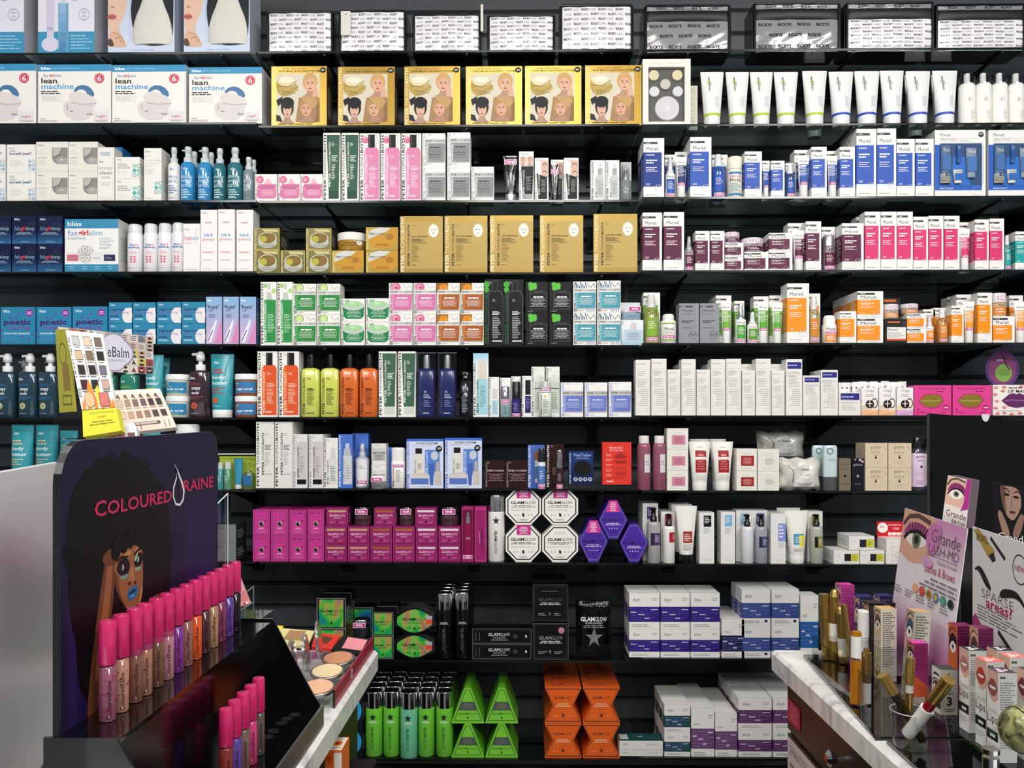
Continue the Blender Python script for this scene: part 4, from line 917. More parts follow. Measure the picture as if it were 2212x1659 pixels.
def d_slim(A):
    A.r(0, 0, 1, .175, '3d8fb4'); A.t('bliss', .05, .05, .31, .13, 'eef4f6', 1); A.t('fat', .05, .21, .24, .31, '4f8cc0', 0); A.t('girl', .25, .2, .44, .345, 'd0304c', 2); A.t('slim', .45, .21, .7, .31, '4f9cc0', 0); A.t('treatment', .05, .34, .4, .385, '6a9ab4', 0); A.l(.65, .35, .92, .46, '9ab0bc', 4, fill=.35); A.t('4 simple', .65, .47, .88, .51, '3a6a8c', 0); A.t('steps!', .65, .52, .83, .565, '3a6a8c', 0)
    A.o(.39, .66, .17, 'd9d6d6')
    for k in range(30): a = k * 2.4; A.o(.39 + .015 * k ** .68 * cos(a), .66 + .015 * k ** .68 * sin(a) * 1.05, .009, '4a4646'); A.L = 6
    for x, c in ((.04, 'd06a84'), (.5, 'e8e6e8'), (.73, '2a2a58')): A.r(x, .62, x + .2, .66, 'e4e6ea'); A.r(x, .67, x + .21, .79, c); A.l(x + .03, .71, x + .18, .76, 'a8a0b0', 2)
    A.r(0, .85, 1, 1, '3d8fb4')
    for k in range(4): A.t('step %d' % (k + 1), .08 + k * .24, .88, .18 + k * .24, .91, 'e8f2f6', 0); A.l(.08 + k * .24, .925, .18 + k * .24, .95, 'b8d8e6', 1, 'c')
K_('treatment_box', 'wide white and teal slimming treatment box', 'box', 4, [(140, 256, 473)], lambda w, h: carton(w, h, .09, 'efeeeb', d_slim))
def sixp(w, h):
    def art(A): A.t('bliss', .04, .1, .22, .14, '9ab4d0', 1); A.t('fab', .3, .24, .56, .3, '4a8cc4', 1); A.t('girl', .57, .24, .86, .31, 'd8506c', 1); A.t('sixpack', .14, .31, .98, .38, '3a80c0', 2); A.l(.3, .44, .85, .52, 'e8a8b4', 3, 'c'); [A.e(.42 + (k % 2) * .24, .6 + k // 2 * .07, .08, .025, 'e0607c') for k in range(6)]; A.l(.2, .88, .85, .93, 'e0b8c0', 2)
    return bot(w, h, [('bottle', mat('efeef0', .25, 0, .3), RND + [(.74, 1), (.8, .94), (.81, .9)]), ('cap', mat('dcdce0', .3), [(.81, .88), (.96, .88), (.985, .8), (1, .7)])], art, (.02, .76), W_=w * .9)
K_('lotion_bottle', 'round white body bottle with pink and blue script', 'bottle', 4, [(269, 302, 482), (304, 335, 481), (335, 366, 480), (365, 395, 479)], sixp)
def d_love(A): A.t('bliss', .08, .1, .36, .14, 'a0a4a8', 1); A.t('love', .04, .24, .42, .35, 'd0304c', 0); A.t('handler', .42, .25, .96, .34, '4a90c4', 0); A.ln([(.72, .24), (.78, .14), (.9, .1)], .03, 'e8a0b0'); A.ln([(.72, .36), (.8, .42), (.92, .44)], .03, 'e8a0b0'); A.l(.06, .38, .7, .42, 'e0a0ac', 2); A.l(.15, .93, .85, .96, 'b8b4b0', 1, 'c')
K_('lotion_carton', 'white carton with red and blue heart-handle lettering', 'box', 4, [(396, 432, 483)], lambda w, h: carton(w, h, .06, 'f1eeec', d_love))
def d_hide(A): A.t('bliss', .08, .03, .4, .06, 'a0a4a8', 1); A.l(.1, .065, .55, .075, 'c8c8c8', 1); A.l(.24, .19, .72, .22, 'c8909a', 1, 'c', .7); A.t('hide &', .2, .38, .74, .43, '3a8cc8', 1); A.t('glow', .1, .45, .48, .51, 'd8485c', 0); A.t('sleek', .48, .45, .86, .5, '9a9aa4', 0); A.l(.1, .67, .8, .7, 'd86a78', 2, 'c', .5); A.l(.1, .8, .8, .83, 'b0b0b4', 2, 'c', .4); A.l(.2, .94, .75, .955, 'c0bebe', 1, 'c')
K_('lotion_carton', 'tall slim white glow carton with pink and blue words', 'box', 4, [(433, 469, 453), (471, 507, 452), (511, 547, 453)], lambda w, h: carton(w, h, .06, 'f0edec', d_hide))
DG = mat('5a5424', .3, .5); GS = mat('b89a44', .3, .7)
def d_patch(A): A.ptr(.02, .05, .1, .98, 'd8cf9a'); A.fr(0, 0, 1, 1, 'd0bc70', .02); A.e(.52, .66, .38, .26, 'b9b9ae'); A.e(.52, .48, .37, .3, 'c9c9bc'); A.e(.52, .46, .32, .24, '7a6a2c'); A.e(.36, .5, .15, .15, 'b8b042'); A.e(.68, .42, .15, .17, '8a6a34'); A.p([(.3, .04), (.9, .06), (.96, .18), (.4, .16)], 'cfc48a'); A.l(.24, .72, .82, .86, '8a8a84', 3, 'c'); A.l(.12, .93, .6, .96, 'c8c094', 1)
K_('patch_carton', 'small dark gold carton picturing an eye patch jar', 'box', 4, [(549, 604, (493, 540)), (606, 659, 541), (661, 716, (493, 540))], lambda w, h: carton(w, h, .1, DG, d_patch, side='3c3a22'))
def d_gjar(A): A.ptr(.02, .1, .08, .95, 'e0d090'); A.p([(.06, .42), (.2, .16), (.98, .0), (.98, .68), (.8, .9), (.3, .9), (.14, .74)], 'c8922c'); A.p([(.06, .42), (.14, .12), (.42, .0), (.78, .04), (.6, .22), (.3, .38), (.1, .5)], 'd0d2cc'); A.ptrh(.12, .24, .6, .34, '5a5a54'); A.e(.74, .42, .12, .14, 'a87424'); A.l(.28, .7, .75, .82, '6a5018', 3, 'c'); A.l(.12, .93, .5, .96, 'e0d090', 1)
K_('mask_carton', 'gold carton picturing a tilted amber jar', 'box', 4, [(717, 786, 541), (790, 860, (491, 541))], lambda w, h: carton(w, h, .09, mat('8f7a34', .3, .6), d_gjar, side='5c5028'))
K_('tester_jar', 'amber gel tester jar under crumpled film', 'jar', 4, [(722, 788, 500, 541)], lambda w, h: addb(jar(w, h, mat('b5892e', .15, 0, .6), 'e9e8e2', lambda A: (A.l(.1, .1, .9, .6, '6a5420', 3, 'c'), A.o(.88, .2, .1, 'eeeae2')), .42), 'film', lambda b: b.loft([(.7 * h, w * .5, w * .5), (.86 * h, w * .48, w * .47), (1.06 * h, w * .35, w * .4, 2, -.004), (1.1 * h, w * .2, w * .3, 2, -.008)], BLISTER, 0, w * .5, 14)))
def d_gmask(A):
    A.ptr(.02, .03, .1, .97, 'efe6c4'); A.r(.13, .1, 1, .92, mat('ad924c', .45, .25)); A.ptr(.17, .15, .23, .87, '17150e'); A.l(.27, .15, .36, .18, '6a5c2c', 3); A.e(.78, .255, .12, .12, 'dcdacc'); A.e(.78, .26, .095, .1, 'eceae2')
    A.e(.745, .24, .02, .008, '8a8674'); A.e(.815, .24, .02, .008, '8a8674'); A.e(.78, .3, .03, .008, '9a8c7c'); A.t('Uni-Wrinkle', .27, .34, .64, .37, '2a2410', 1); A.l(.27, .39, .6, .46, '4a3f1c', 4, fill=.55); A.l(.27, .47, .74, .485, '4a3f1c', 1); A.l(.27, .5, .46, .8, '7a6a34', 14, fill=.4); A.l(.27, .85, .4, .87, '4a3f1c', 1)
K_('sheet_mask_box', 'flat gold sheet mask box with a white face', 'box', 4, [(864, 957, 467), (960, 1053, 466), (1058, 1152, 465), (1166, 1260, 465), (1282, 1377, 462)], lambda w, h: carton(w, h, .03, mat('967a36', .34, .55), d_gmask, side=mat('97782c', .3, .7)))
R4 = dict(row=4)
M('tall maroon panel cleanser carton', [(1388, 1430, 459), (1434, 1478, 458)], murad(MAR), **R4)
M('white carton edge behind the maroon cartons', [(1389, 1425, 466, None, .09)], murad(MAR), **R4)
M('grey serum tester with maroon label', [(1480, 1500, 508)], murpump(MAR, 'b4b2b6', 'a8a2a8'), 'serum_bottle', 'bottle', **R4)
M('small maroon carton picturing a slim syringe', [(1502, 1533, 499), (1535, 1565, 499)], murad(MAR), **R4)
M('flat wide maroon cream carton under a jar', [(1566, 1606, (524, 554))], murad(MAR, True), **R4)
M('small round maroon tester jar', [(1566, 1602, 500, 523)], murjar(MAR, 'b8a8b4'), 'tester_jar', 'jar', **R4)
M('wide squat maroon tester jar on a carton', [(1606, 1655, 512, 543)], murjar(MAR, 'b8aeb8'), 'tester_jar', 'jar', **R4)
M('flat maroon carton under the squat jar', [(1608, 1660, 544)], murad(MAR, True), **R4)
M('flat maroon moisture carton', [(1661, 1712, (503, 543))], murad(MAR, True), **R4)
M('maroon labelled tester tube', [(1713, 1742, 495)], murtube(MAR), 'squeeze_tube', 'tube', **R4)
M('white carton hidden behind the maroon tube', [(1702, 1737, 482, None, .06)], murad(MAR), **R4)
M('slim maroon panel day cream carton', [(1741, 1774, 478)], murad(MAR), back=1, **R4)
M('maroon carton hidden behind the silver capped bottle', [(1775, 1804, 490, None, .06)], murad(MAR), **R4)
def silcap(w, h): return bot(w, h, [('bottle', mat('7a6a78', .15, 0, .5), RND + [(.66, 1), (.7, .9)]), ('cap', SILV, [(.7, .94), (.98, .94), (1, .86)])], lambda A: (A.t('Murad.', .3, .02, .8, .12, '2a2024'), A.r(.04, .24, .96, .8, MAR), A.l(.15, .34, .85, .65, 'e0d0d8', 5), A.tester(.02, .82, .98, .96)), (.02, .66), W_=w * .86)
M('maroon tester bottle with brushed silver cap', [(1781, 1808, 507)], silcap, 'serum_bottle', 'bottle', **R4)
M('broad maroon panel sun shield carton', [(1819, 1866, 482)], murad(MAR), **R4)
M('tall raspberry pink foam carton', [(1868, 1902, 457), (1903, 1937, 457), (1938, 1972, 457)], murad(PNK), back=1, **R4)
M('shorter raspberry pink polish carton', [(1973, 2005, 468), (2006, 2038, 466), (2040, 2073, 466)], murad(PNK), **R4)
M('raspberry pink tester tube', [(2074, 2100, 492)], murtube(PNK), 'squeeze_tube', 'tube', **R4)
M('white carton hidden behind the pink tube', [(2070, 2098, 480, None, .06)], murad(PNK), **R4)
M('raspberry pink lotion carton beside the tester tube', [(2106, 2136, 474), (2138, 2169, 472)], murad(PNK), **R4)
M('teal serum tester with clear cap', [(2171, 2188, 507)], murspray(TEA, '4f9a98', 'd8dede'), 'serum_bottle', 'bottle', **R4)
M('teal panel carton at the end of the shelf', [(2193, 2226, 500)], murad(TEA), **R4)
# ================================================================ FIFTH SHELF
def d_poetic(A):
    A.t('bliss', .08, .07, .27, .15, 'd8ecf4', 1); A.o(.83, .16, .11, '8a3f9c'); A.l(.75, .11, .91, .2, 'e8c8f0', 2, 'c', .6); A.t('poetic', .1, .33, .88, .52, '4a1f6c', 2); A.t('waxing', .18, .5, .84, .63, '7a4aa8', 1); A.t('at-home hair removal kit', .1, .67, .84, .73, 'e4f2f8', 1)
    for x, y in ((.44, .3), (.54, .2), (.03, .62), (.62, .78), (.82, .85), (.93, .74), (.03, .78), (.28, .28)): A.o(x, y, .03, '7a3a9c')
    A.l(.1, .82, .6, .94, '5aa6cc', 5, fill=.3)
K_('waxing_box', 'turquoise waxing kit box with purple lettering', 'box', 5, [(1, 76, 663), (79, 154, 663), (157, 232, 662)], lambda w, h: carton(w, h, .09, '2e86ae', d_poetic))
def d_ingrown(A): A.t('bliss', .08, .08, .27, .16, 'd8ecf4', 1); A.e(1.02 - .22, .62, .22, .36, 'ece6ea'); A.r(.8, .26, 1, .97, 'ece6ea'); A.t('ingrown', .08, .28, .68, .42, '2a1f68', 1); A.t('eliminating', .08, .43, .86, .56, '8a4aa8', 0); A.t('pads', .08, .58, .42, .72, '2a1f68', 1); A.l(.08, .75, .56, .84, 'd8ecf4', 2, fill=.5)
K_('pad_carton', 'small turquoise pad carton with a white circle', 'box', 5, [(235, 285, (653, 699)), (287, 336, (653, 699)), (339, 391, (652, 699)), (393, 443, (652, 699))], lambda w, h: carton(w, h, .07, '2f88ae', d_ingrown))
def d_fuzz(A):
    A.grad(0, 0, 1, 1, '86b4dc', 'd8b4d8', 8); A.p([(.98, .45), (.98, .97), (.5, .97), (.74, .7)], 'dc8cc0'); A.t('bliss', .08, .05, .34, .1, 'f0f6fa', 1); A.t("'fuzz'", .06, .17, .8, .25, '2a1f50', 1); A.t('off', .16, .26, .44, .31, '3a2f70', 0); A.l(.12, .36, .6, .45, '4a4a7c', 4, 'c'); A.p([(.6, .48), (.68, .48), (.66, .56), (.32, .96), (.04, .96), (.1, .86), (.5, .56)], 'eceaf4'); A.ln([(.1, .94), (.42, .7)], .05, '2a2a40')
K_('pen_carton', 'tall lilac and blue carton picturing a white pen', 'box', 5, [(445, 480, 641), (482, 516, 641), (518, 553, 641)], lambda w, h: carton(w, h, .06, '7fa6d4', d_fuzz, side='4a6a94'))
def pic_spray(A): A.o(.3, .06, .14, 'a8cc78'); A.o(.85, .14, .16, 'b8d88c'); A.r(.46, .02, .62, .12, 'c8ccc8'); A.p([(.4, .16), (.68, .16), (.76, .28), (.34, .28)], 'c4cac4'); A.r(.22, .28, .97, .95, '2f9048'); A.r(.24, .29, .34, .94, '55ac66'); A.ptr(.24, .34, .38, .93, 'd8ecd8'); A.l(.44, .5, .92, .8, 'b8dcc0', 12)
K_('spray_carton', 'tall white carton picturing a green spray bottle', 'box', 5, [(563, 597, 609), (599, 632, 609)], ptr('f0efea', '1c1c1c', pic_spray))
J = lambda d, e, o, c, c1, lid='e0e0dc': K_('mask_carton', d, 'box', 5, e, ptr('eeede8', '5a5a58', pic_jar(c, c1, lid, o)))
J('white carton picturing a green gel jar', [(633, 683, (613, 680)), (685, 735, (613, 680))], fl_cucumber, '2f8a3f', '50a85c')
def d_hydr(A): A.p([(.12, .08), (.34, .04), (.4, .16), (.2, .2)], '8ab48a'); A.ptr(.02, .05, .1, .95, '5a5a58'); A.p([(.06, .36), (.98, .36), (.96, .76), (.84, .86), (.2, .86), (.1, .76)], '1f7f4a'); A.e(.52, .3, .46, .2, 'c8ccc6'); A.e(.52, .26, .4, .14, 'a4d49c'); A.e(.5, .2, .14, .08, 'bde0b4'); A.l(.2, .5, .86, .8, 'b8dcc4', 5, 'c'); A.l(.1, .93, .4, .96, '9a9a96', 1)
K_('gel_carton', 'white carton picturing an open green cream pot', 'box', 5, [(737, 788, (645, 696)), (790, 841, (644, 696))], lambda w, h: carton(w, h, .07, 'eeede8', d_hydr))
J('white carton picturing a pink rose jar', [(840, 891, (611, 679)), (893, 942, (611, 679))], fl_rose, 'd272a4', 'e096bc')
J('white carton picturing a brown pumpkin jar', [(943, 993, (611, 679)), (994, 1045, (611, 679))], fl_pumpkin, 'a85c24', 'c47a3c')
def pic_blkb(A): A.o(.12, .08, .16, '4ca83c'); A.o(.12, .16, .14, '4ca83c'); A.p([(.2, .24), (.34, .18), (.8, .18), (.97, .26), (.97, .98), (.2, .98)], '0b0b0d'); A.ln([(.2, .98), (.2, .24), (.34, .18), (.82, .18), (.97, .26), (.97, .98)], .025, '6a6e70'); A.fr(.42, .02, .72, .18, '4a4c4e', .03); A.l(.42, .3, .6, .34, 'b8b8b8', 2); A.l(.42, .48, .84, .54, 'e8e8e8', 3, fill=.6); A.l(.42, .56, .86, .9, 'c4c4c4', 13); A.l(.42, .92, .92, .945, 'e0e0e0', 1, fill=.8)
K_('bottle_carton', 'black carton with green clover and black bottle', 'box', 5, [(1046, 1088, 603), (1089, 1131, 603)], ptr('0d0e0e', '1f5a34', pic_blkb), grp='black clover bottle cartons')
def pic_blkj(A): fl_clover(A); A.fr(.2, .34, .94, .88, '5a5c5e', .02); A.r(.34, .28, .8, .36, '3a3c3e'); A.l(.26, .44, .88, .5, 'e8e8e8', 1, 'c', .8); A.l(.22, .52, .9, .8, 'bcbcbc', 6, 'c'); A.l(.1, .92, .4, .95, 'c8c8c8', 1)
K_('mud_carton', 'small black carton with clover and black jar', 'box', 5, [(1135, 1184, (609, 677)), (1186, 1235, (609, 677))], lambda w, h: carton(w, h, .07, '101112', pic_blkj))
J('white carton picturing a blue seaweed jar', [(1238, 1288, (608, 675)), (1290, 1341, (606, 675))], fl_algae, '4a9cac', '7ab8c4')
def d_drench(A): A.ptr(.02, .05, .09, .95, '4a5a6a'); A.grad(0, .2, 1, 1, 'eaeef0', 'a8c8dc', 6); A.e(.55, .3, .16, .2, 'd0ccc8'); A.p([(.12, .4), (.98, .4), (.94, .86), (.16, .86)], 'b9cddb'); A.l(.24, .5, .86, .8, '6a8aa4', 5, 'c')
K_('cream_carton', 'pale icy blue carton under a clear tester', 'box', 5, [(1342, 1390, 691)], lambda w, h: carton(w, h, .07, 'e6eaec', d_drench))
K_('tester_jar', 'pale blue tester jar in clear packaging', 'jar', 5, [(1344, 1388, 648, 691)], lambda w, h: addb(addb(jar(w, h * .55, mat('9cbcd0', .15, 0, .6), 'd8dadc', lambda A: A.l(.15, .2, .85, .7, '5a7a94', 3, 'c'), .3), 'carton', lambda b: (b.box(-w / 2, w / 2, .05, .06, 0, h, 'd8dada'))), 'lid>tester_sticker', lambda b: Art(b, lambda u, v, l: (-w * .18 + u * w * .6, -.001 - l * EPS, h * (.42 + .26 * (1 - v))), w * .6, h * .26).tester(0, 0, 1, 1)))
R5 = dict(row=5)
M('white carton behind the green toner bottle', [(1390, 1426, 632, None, .05)], murad(GRN), **R5)
M('olive green toner tester bottle with clear sprayer', [(1392, 1426, 634)], murspray('86b03a', '8a9440', 'd4d4d0'), 'toner_bottle', 'bottle', **R5)
def airl(w, h): return bot(w, h, [('bottle', 'efeee9', RND + [(.72, 1), (.78, .9)]), ('cap', 'e9e8e3', [(.78, .72), (.94, .72), (1, .6)])], lambda A: (A.r(0, .04, 1, .1, '8ab83c'), A.t('Murad.', .16, .26, .84, .4, '3a3a3c'), A.l(.2, .46, .8, .56, '9ab860', 2), A.tester(.02, .62, .98, .8), A.r(0, .84, 1, .9, '8ab83c')), (.03, .72), W_=w * .86)
M('white airless pump tester with green rings', [(1429, 1464, 677)], airl, 'pump_bottle', 'bottle', **R5)
M('grey professional carton with circular stamp', [(1467, 1510, 655), (1512, 1554, 655)], murad('', gray=True), **R5)
M('green labelled night cream tester tube', [(1558, 1583, 650)], murtube('7cb43c'), 'squeeze_tube', 'tube', **R5)
M('white carton behind the night cream tube', [(1546, 1580, 638, None, .07)], murad(GRN), back=1, bd=.05, **R5)
M('silver topped green serum tester', [(1591, 1614, 654)], murpump('4fa83c', SILV), 'serum_bottle', 'bottle', **R5)
M('white carton behind the silver topped serum', [(1586, 1608, 650, None, .07)], murad(GRN), **R5)
M('short green eye cream tester pump', [(1617, 1639, 672)], murpump('5f9a34'), 'serum_bottle', 'bottle', **R5)
M('green labelled neck cream tester tube', [(1637, 1664, 650)], murtube('5fae38'), 'squeeze_tube', 'tube', **R5)
M('white carton behind the neck cream tube', [(1628, 1660, 640, None, .07)], murad(GRN), **R5)
M('green labelled sunscreen tester tube', [(1668, 1694, 652)], murtube('5fae38'), 'squeeze_tube', 'tube', **R5)
M('white carton behind the green sunscreen tube', [(1662, 1692, 638, None, .07)], murad(GRN), **R5)
M('tallest orange panel cleanser carton', [(1700, 1748, 612)], murad(ORA), **R5)
M('orange toner tester with clear sprayer', [(1748, 1775, 640)], murspray('d98a34', 'a8a070', 'd8dad8'), 'toner_bottle', 'bottle', **R5)
M('white carton behind the orange toner', [(1746, 1772, 634, None, .06)], murad(ORA), **R5)
M('white airless pump tester with orange label', [(1781, 1812, 680)], murairless('f09a50'), 'pump_bottle', 'bottle', **R5)
M('short orange panel carton beside airless pump', [(1814, 1850, 672)], murad(ORA), **R5)
M('wide orange panel peel carton', [(1852, 1908, (629, 685))], murad(ORA, True), back=2, bd=.065, **R5)
M('black carton with orange strip and white card', [(1911, 1959, 689)], lambda w, h: carton(w, h, .05, '1e1f22', lambda A: (A.r(.14, .1, .7, .16, 'e0703a'), A.r(.1, .34, .96, .86, 'e9e8e4'), A.t('Murad', .14, .38, .56, .5, '4a4a4c'), A.l(.14, .55, .9, .78, '9a9a9a', 4), A.r(.1, .82, .96, .9, 'e0602c'), A.o(.88, .18, .1, '3a3c40'))), **R5)
M('black carton with orange strip behind the jars', [(1908, 1945, 643, 690, .09)], lambda w, h: carton(w, h, .05, '1e1f22', lambda A: A.r(.04, .08, .75, .2, 'e0703a')), **R5)
M('frosted orange tester jar on a black carton', [(1911, 1948, 656, 688)], murjar('e8a050', 'c8bcb4'), 'tester_jar', 'jar', **R5)
M('flat frosted tester jar on stacked cartons', [(1953, 1991, 655, 677.5)], murjar('d98c4a', 'b8aaa0'), 'tester_jar', 'jar', **R5)
M('small wide orange eye cream carton', [(1959, 2001, (677, 709))], murad(ORA, True), **R5)
M('slim orange tester tube with white pump', [(2003, 2021, 682)], murpump(ORA), 'serum_bottle', 'bottle', **R5)
M('white carton behind the slim orange pump', [(1994, 2020, 668, None, .06)], murad(ORA), **R5)
M('amber oil tester bottle with frosted cap', [(2028, 2052, 665)], murspray('e08a3c', 'b8763c', 'e0dedb'), 'serum_bottle', 'bottle', **R5)
M('orange carton behind the amber oil bottle', [(2016, 2044, 665, None, .06)], murad(ORA), **R5)
M('slim orange panel carton beside the amber bottle', [(2055, 2082, 660)], murad(ORA), **R5)
M('orange labelled moisturiser tester tube', [(2084, 2110, 650)], murtube('f5a032'), 'squeeze_tube', 'tube', **R5)
M('white carton behind the orange tube', [(2066, 2098, 636, None, .07)], murad(ORA), back=1, bd=.05, **R5)
M('tall orange panel carton beside stacked jar', [(2112, 2143, 632)], murad(ORA), **R5)
M('orange tester jar with clear lid on carton', [(2146, 2182, 632, 683)], murjar('e08a34', 'd8b080'), 'tester_jar', 'jar', **R5)
M('square orange panel carton below tester jar', [(2145, 2192, 683)], murad(ORA, True), **R5)
M('orange labelled tester tube at shelf end', [(2194, 2222, 650)], murtube('f5a032'), 'squeeze_tube', 'tube', **R5)
M('white carton behind the end tester tube', [(2180, 2210, 638, None, .07)], murad(ORA), **R5)
# ================================================================ SIXTH SHELF
K_('pump_bottle', 'tall clear blue liquid soap bottle', 'bottle', 6, [(-16, 28, 762), (34, 76, 762), (78, 120, 762)], lotionpump('20404f', '', 'c9c690', c2='2f7ab8'))
K_('pump_bottle', 'clear liquid soap bottle in the back row', 'bottle', 6, [(30, 62, 776, None, .1), (88, 118, 776, None, .1)], lotionpump('2c4854', '', 'c9c690'))
K_('pump_bottle', 'green liquid soap bottle behind palettes', 'bottle', 6, [(212, 246, 772), (256, 294, 770)], lotionpump('2a8a72', '', 'c9d890', c2='a8c83c'))
def btube(c2, words=('body', 'butter'), fruit='d9602f'):
    def mk(w, h):
        def art(A): A.t('bliss', .14, .08, .38, .13, 'e4f2f4', 1); A.l(.12, .22, .72, .33, c2, 2, fill=.6); A.t(words[0], .1, .36, .72, .45, 'eaf6f8', 1); A.t(words[1], .1, .47, .86, .54, 'eaf6f8', 1); A.l(.12, .58, .72, .72, c2, 3, fill=.5); A.o(.3, .84, .15, fruit); A.l(.2, .94, .7, .97, 'b8dce0', 1)
        return tube(w, h, mat('2c9aa8', .3, 0, .2), 'eef0ef', art, .12, .82)
    return mk
K_('squeeze_tube', 'turquoise body butter tube with green words', 'tube', 6, [(306, 347, 765)], btube('b8d04a', fruit='8ab83c'))
K_('squeeze_tube', 'turquoise tube in shadow behind green worded tube', 'tube', 6, [(328, 362, 772, None, .09)], btube('b8d04a', fruit='8ab83c'))
K_('scrub_jar', 'blue body scrub jar with white lid', 'jar', 6, [(348, 404, (808, 855))], swj('3288b8', 'body scrub', 'b8d04a', 'e4e0cc', 'b8d04a'))
K_('pump_bottle', 'dark red and blue liquid soap bottle', 'bottle', 6, [(404, 449, 758)], lotionpump('3a2430', '', 'd95a34', c2='a84a50'))
K_('squeeze_tube', 'turquoise body butter tube with orange slice', 'tube', 6, [(447, 499, 763)], btube('b0484c'))
K_('scrub_jar', 'brown sugar scrub jar with blue label', 'jar', 6, [(499, 554, (807, 855))], swj('3a7fb4', 'sugar scrub', 'c85a4a'))
K_('bottle_carton', 'tall white carton picturing an orange bottle', 'box', 6, [(556, 599, 759), (602, 646, 759)], ptr('f0efea', '1c1c1c', pic_bottle('e2582a', 'ee8446', '131315', 'f6d0b8')))
K_('square_bottle', 'lemon yellow square bottle with black cap', 'bottle', 6, [(649, 689, 765), (691, 731, 765)], squarebottle('d2d860', BLK, '3a3c20'))
K_('square_bottle', 'opaque orange square bottle with black cap', 'bottle', 6, [(733, 773, 765), (775, 815, 765)], squarebottle('dc6a28', BLK, '5a2410'))
K_('tube_carton', 'white carton picturing a dark green tube', 'box', 6, [(818, 856, 759), (860, 898, 759)], ptr('f0efea', '1c1c1c', pic_tube('3f6450', 'cdd2c8')))
def clearcase(w, h):
    P_ = squarebottle('1c2468', SILV, '4a5490', lambda A: (A.ptr(.04, .1, .2, .96, '3c467c'), A.t('3%', .36, .42, .54, .48, 'dfe2f0'), A.l(.34, .5, .8, .6, 'c4c8e0', 3, fill=.6), A.l(.34, .64, .8, .8, '8890c0', 4), A.l(.3, .92, .8, .95, 'dfe2f0', 1, fill=.8)))(w * .86, h * .97)
    return addb(P_, 'clear_case', lambda b: (b.box(-w / 2, w / 2, -.002, w * .75, 0, h, ACRYL), Art(b, front(w, h), w, h).ptr(.04, .03, .14, .97, '2a3050'), b.box(-w / 2, w / 2, -.0025, -.002, h * .995, h, 'c0c4c8')))
K_('square_bottle', 'navy bottle with silver cap in clear case', 'bottle', 6, [(899, 942, 762), (944, 987, 762)], clearcase)
K_('toner_bottle', 'near-black toner tester with clear top', 'bottle', 6, [(991, 1018, 802)], lambda w, h: bot(w, h, [('bottle', mat('14171f', .12, 0, .6), RND + [(.78, 1), (.8, .8)]), ('cap', ACRYL, [(.8, .96), (.98, .9), (1, .8)])], lambda A: (A.l(.2, .12, .8, .3, 'a0a8b4', 4), A.l(.2, .42, .75, .9, '9aa0ac', 10)), (.02, .78), W_=w * .86))
K_('tester_sticker', 'x', 'x', 0, [], None) if 0 else None
def pic_moist(A): A.grad(0, 0, 1, .16, '9cd0e4', 'd4e8ee', 3); A.r(.3, .12, .9, .4, 'd9d6ca'); A.p([(.26, .4), (.94, .4), (.97, .96), (.24, .96)], 'a4d4dc'); A.ptr(.22, .42, .36, .94, '2a3a44'); A.l(.45, .5, .85, .85, '6a9aa8', 12)
K_('moisturiser_carton', 'white carton picturing a pale aqua bottle', 'box', 6, [(1022, 1055, 763)], ptr('eef0ee', '2a3a40', pic_moist))
def pic_small(c): return lambda A: (A.r(.35, .3, .85, .55, 'd4cfd2'), A.r(.3, .58, .92, .95, c), A.l(.4, .64, .8, .9, '7a9aac', 6))
K_('serum_carton', 'small white carton with a pale blue base', 'box', 6, [(1056, 1078, 814)], ptr('f0f0ee', '2a2a2c', pic_small('b4d4e0'), d=.03))
K_('serum_bottle', 'pale aqua tester bottle with silver cap', 'bottle', 6, [(1080, 1102, 834)], lambda w, h: bot(w, h, [('bottle', mat('9cbcc0', .2), RND + [(.54, 1)]), ('cap', mat('a4a8b4', .15, .8), [(.56, .9), (.97, .86), (1, .7)])], lambda A: (A.tester(0, -.02, 1, .24), A.l(.3, .35, .8, .9, '4a6a70', 8)), (.02, .56), W_=w * .88))
K_('serum_carton', 'white carton behind the pale aqua tester', 'box', 6, [(1080, 1103, 816, None, .03)], ptr('f0f0ee', '2a2a2c', lambda A: 0, d=.03))
K_('serum_bottle', 'purple tester bottle with black cap', 'bottle', 6, [(1105, 1125, 824)], lambda w, h: bot(w, h, [('bottle', [mat('2a1f6c', .15, 0, .5)] * 3 + [CHROME], RND + [(.48, 1), (.52, 1)]), ('cap', BLK, [(.52, .94), (.98, .9), (1, .8)])], lambda A: (A.l(.2, .15, .8, .7, '9a90d0', 7), A.tester(0, .8, 1, 1)), (.01, .48), W_=w * .88))
K_('serum_carton', 'slim white carton behind the purple tester', 'box', 6, [(1104, 1125, 813, None, .03)], ptr('f0f0ee', '1c1c1e', lambda A: 0, d=.03))
K_('serum_carton', 'slim white carton picturing a purple bottle', 'box', 6, [(1127, 1148, 812)], ptr('f0f0ee', '1c1c1e', lambda A: (A.r(.36, .1, .92, .46, '16161c'), A.r(.34, .48, .94, .9, '2a1f5c'), A.l(.42, .52, .88, .8, '8a84b8', 7)), d=.03))
def pic_sun(A): A.e(.62, .3, .4, .14, 'd9dcd6'); A.r(.22, .3, .97, .92, 'c6ccc4'); A.r(.22, .42, .97, .44, '3a4a3c'); A.l(.4, .5, .9, .85, '7a8a78', 10); A.o(.62, .55, .06, 'e8c23a')
K_('sunscreen_carton', 'pale green-grey carton with grey lettering', 'box', 6, [(1148, 1177, 792), (1179, 1209, 792)], ptr('e9ebe4', '3c5a44', pic_sun, d=.04))
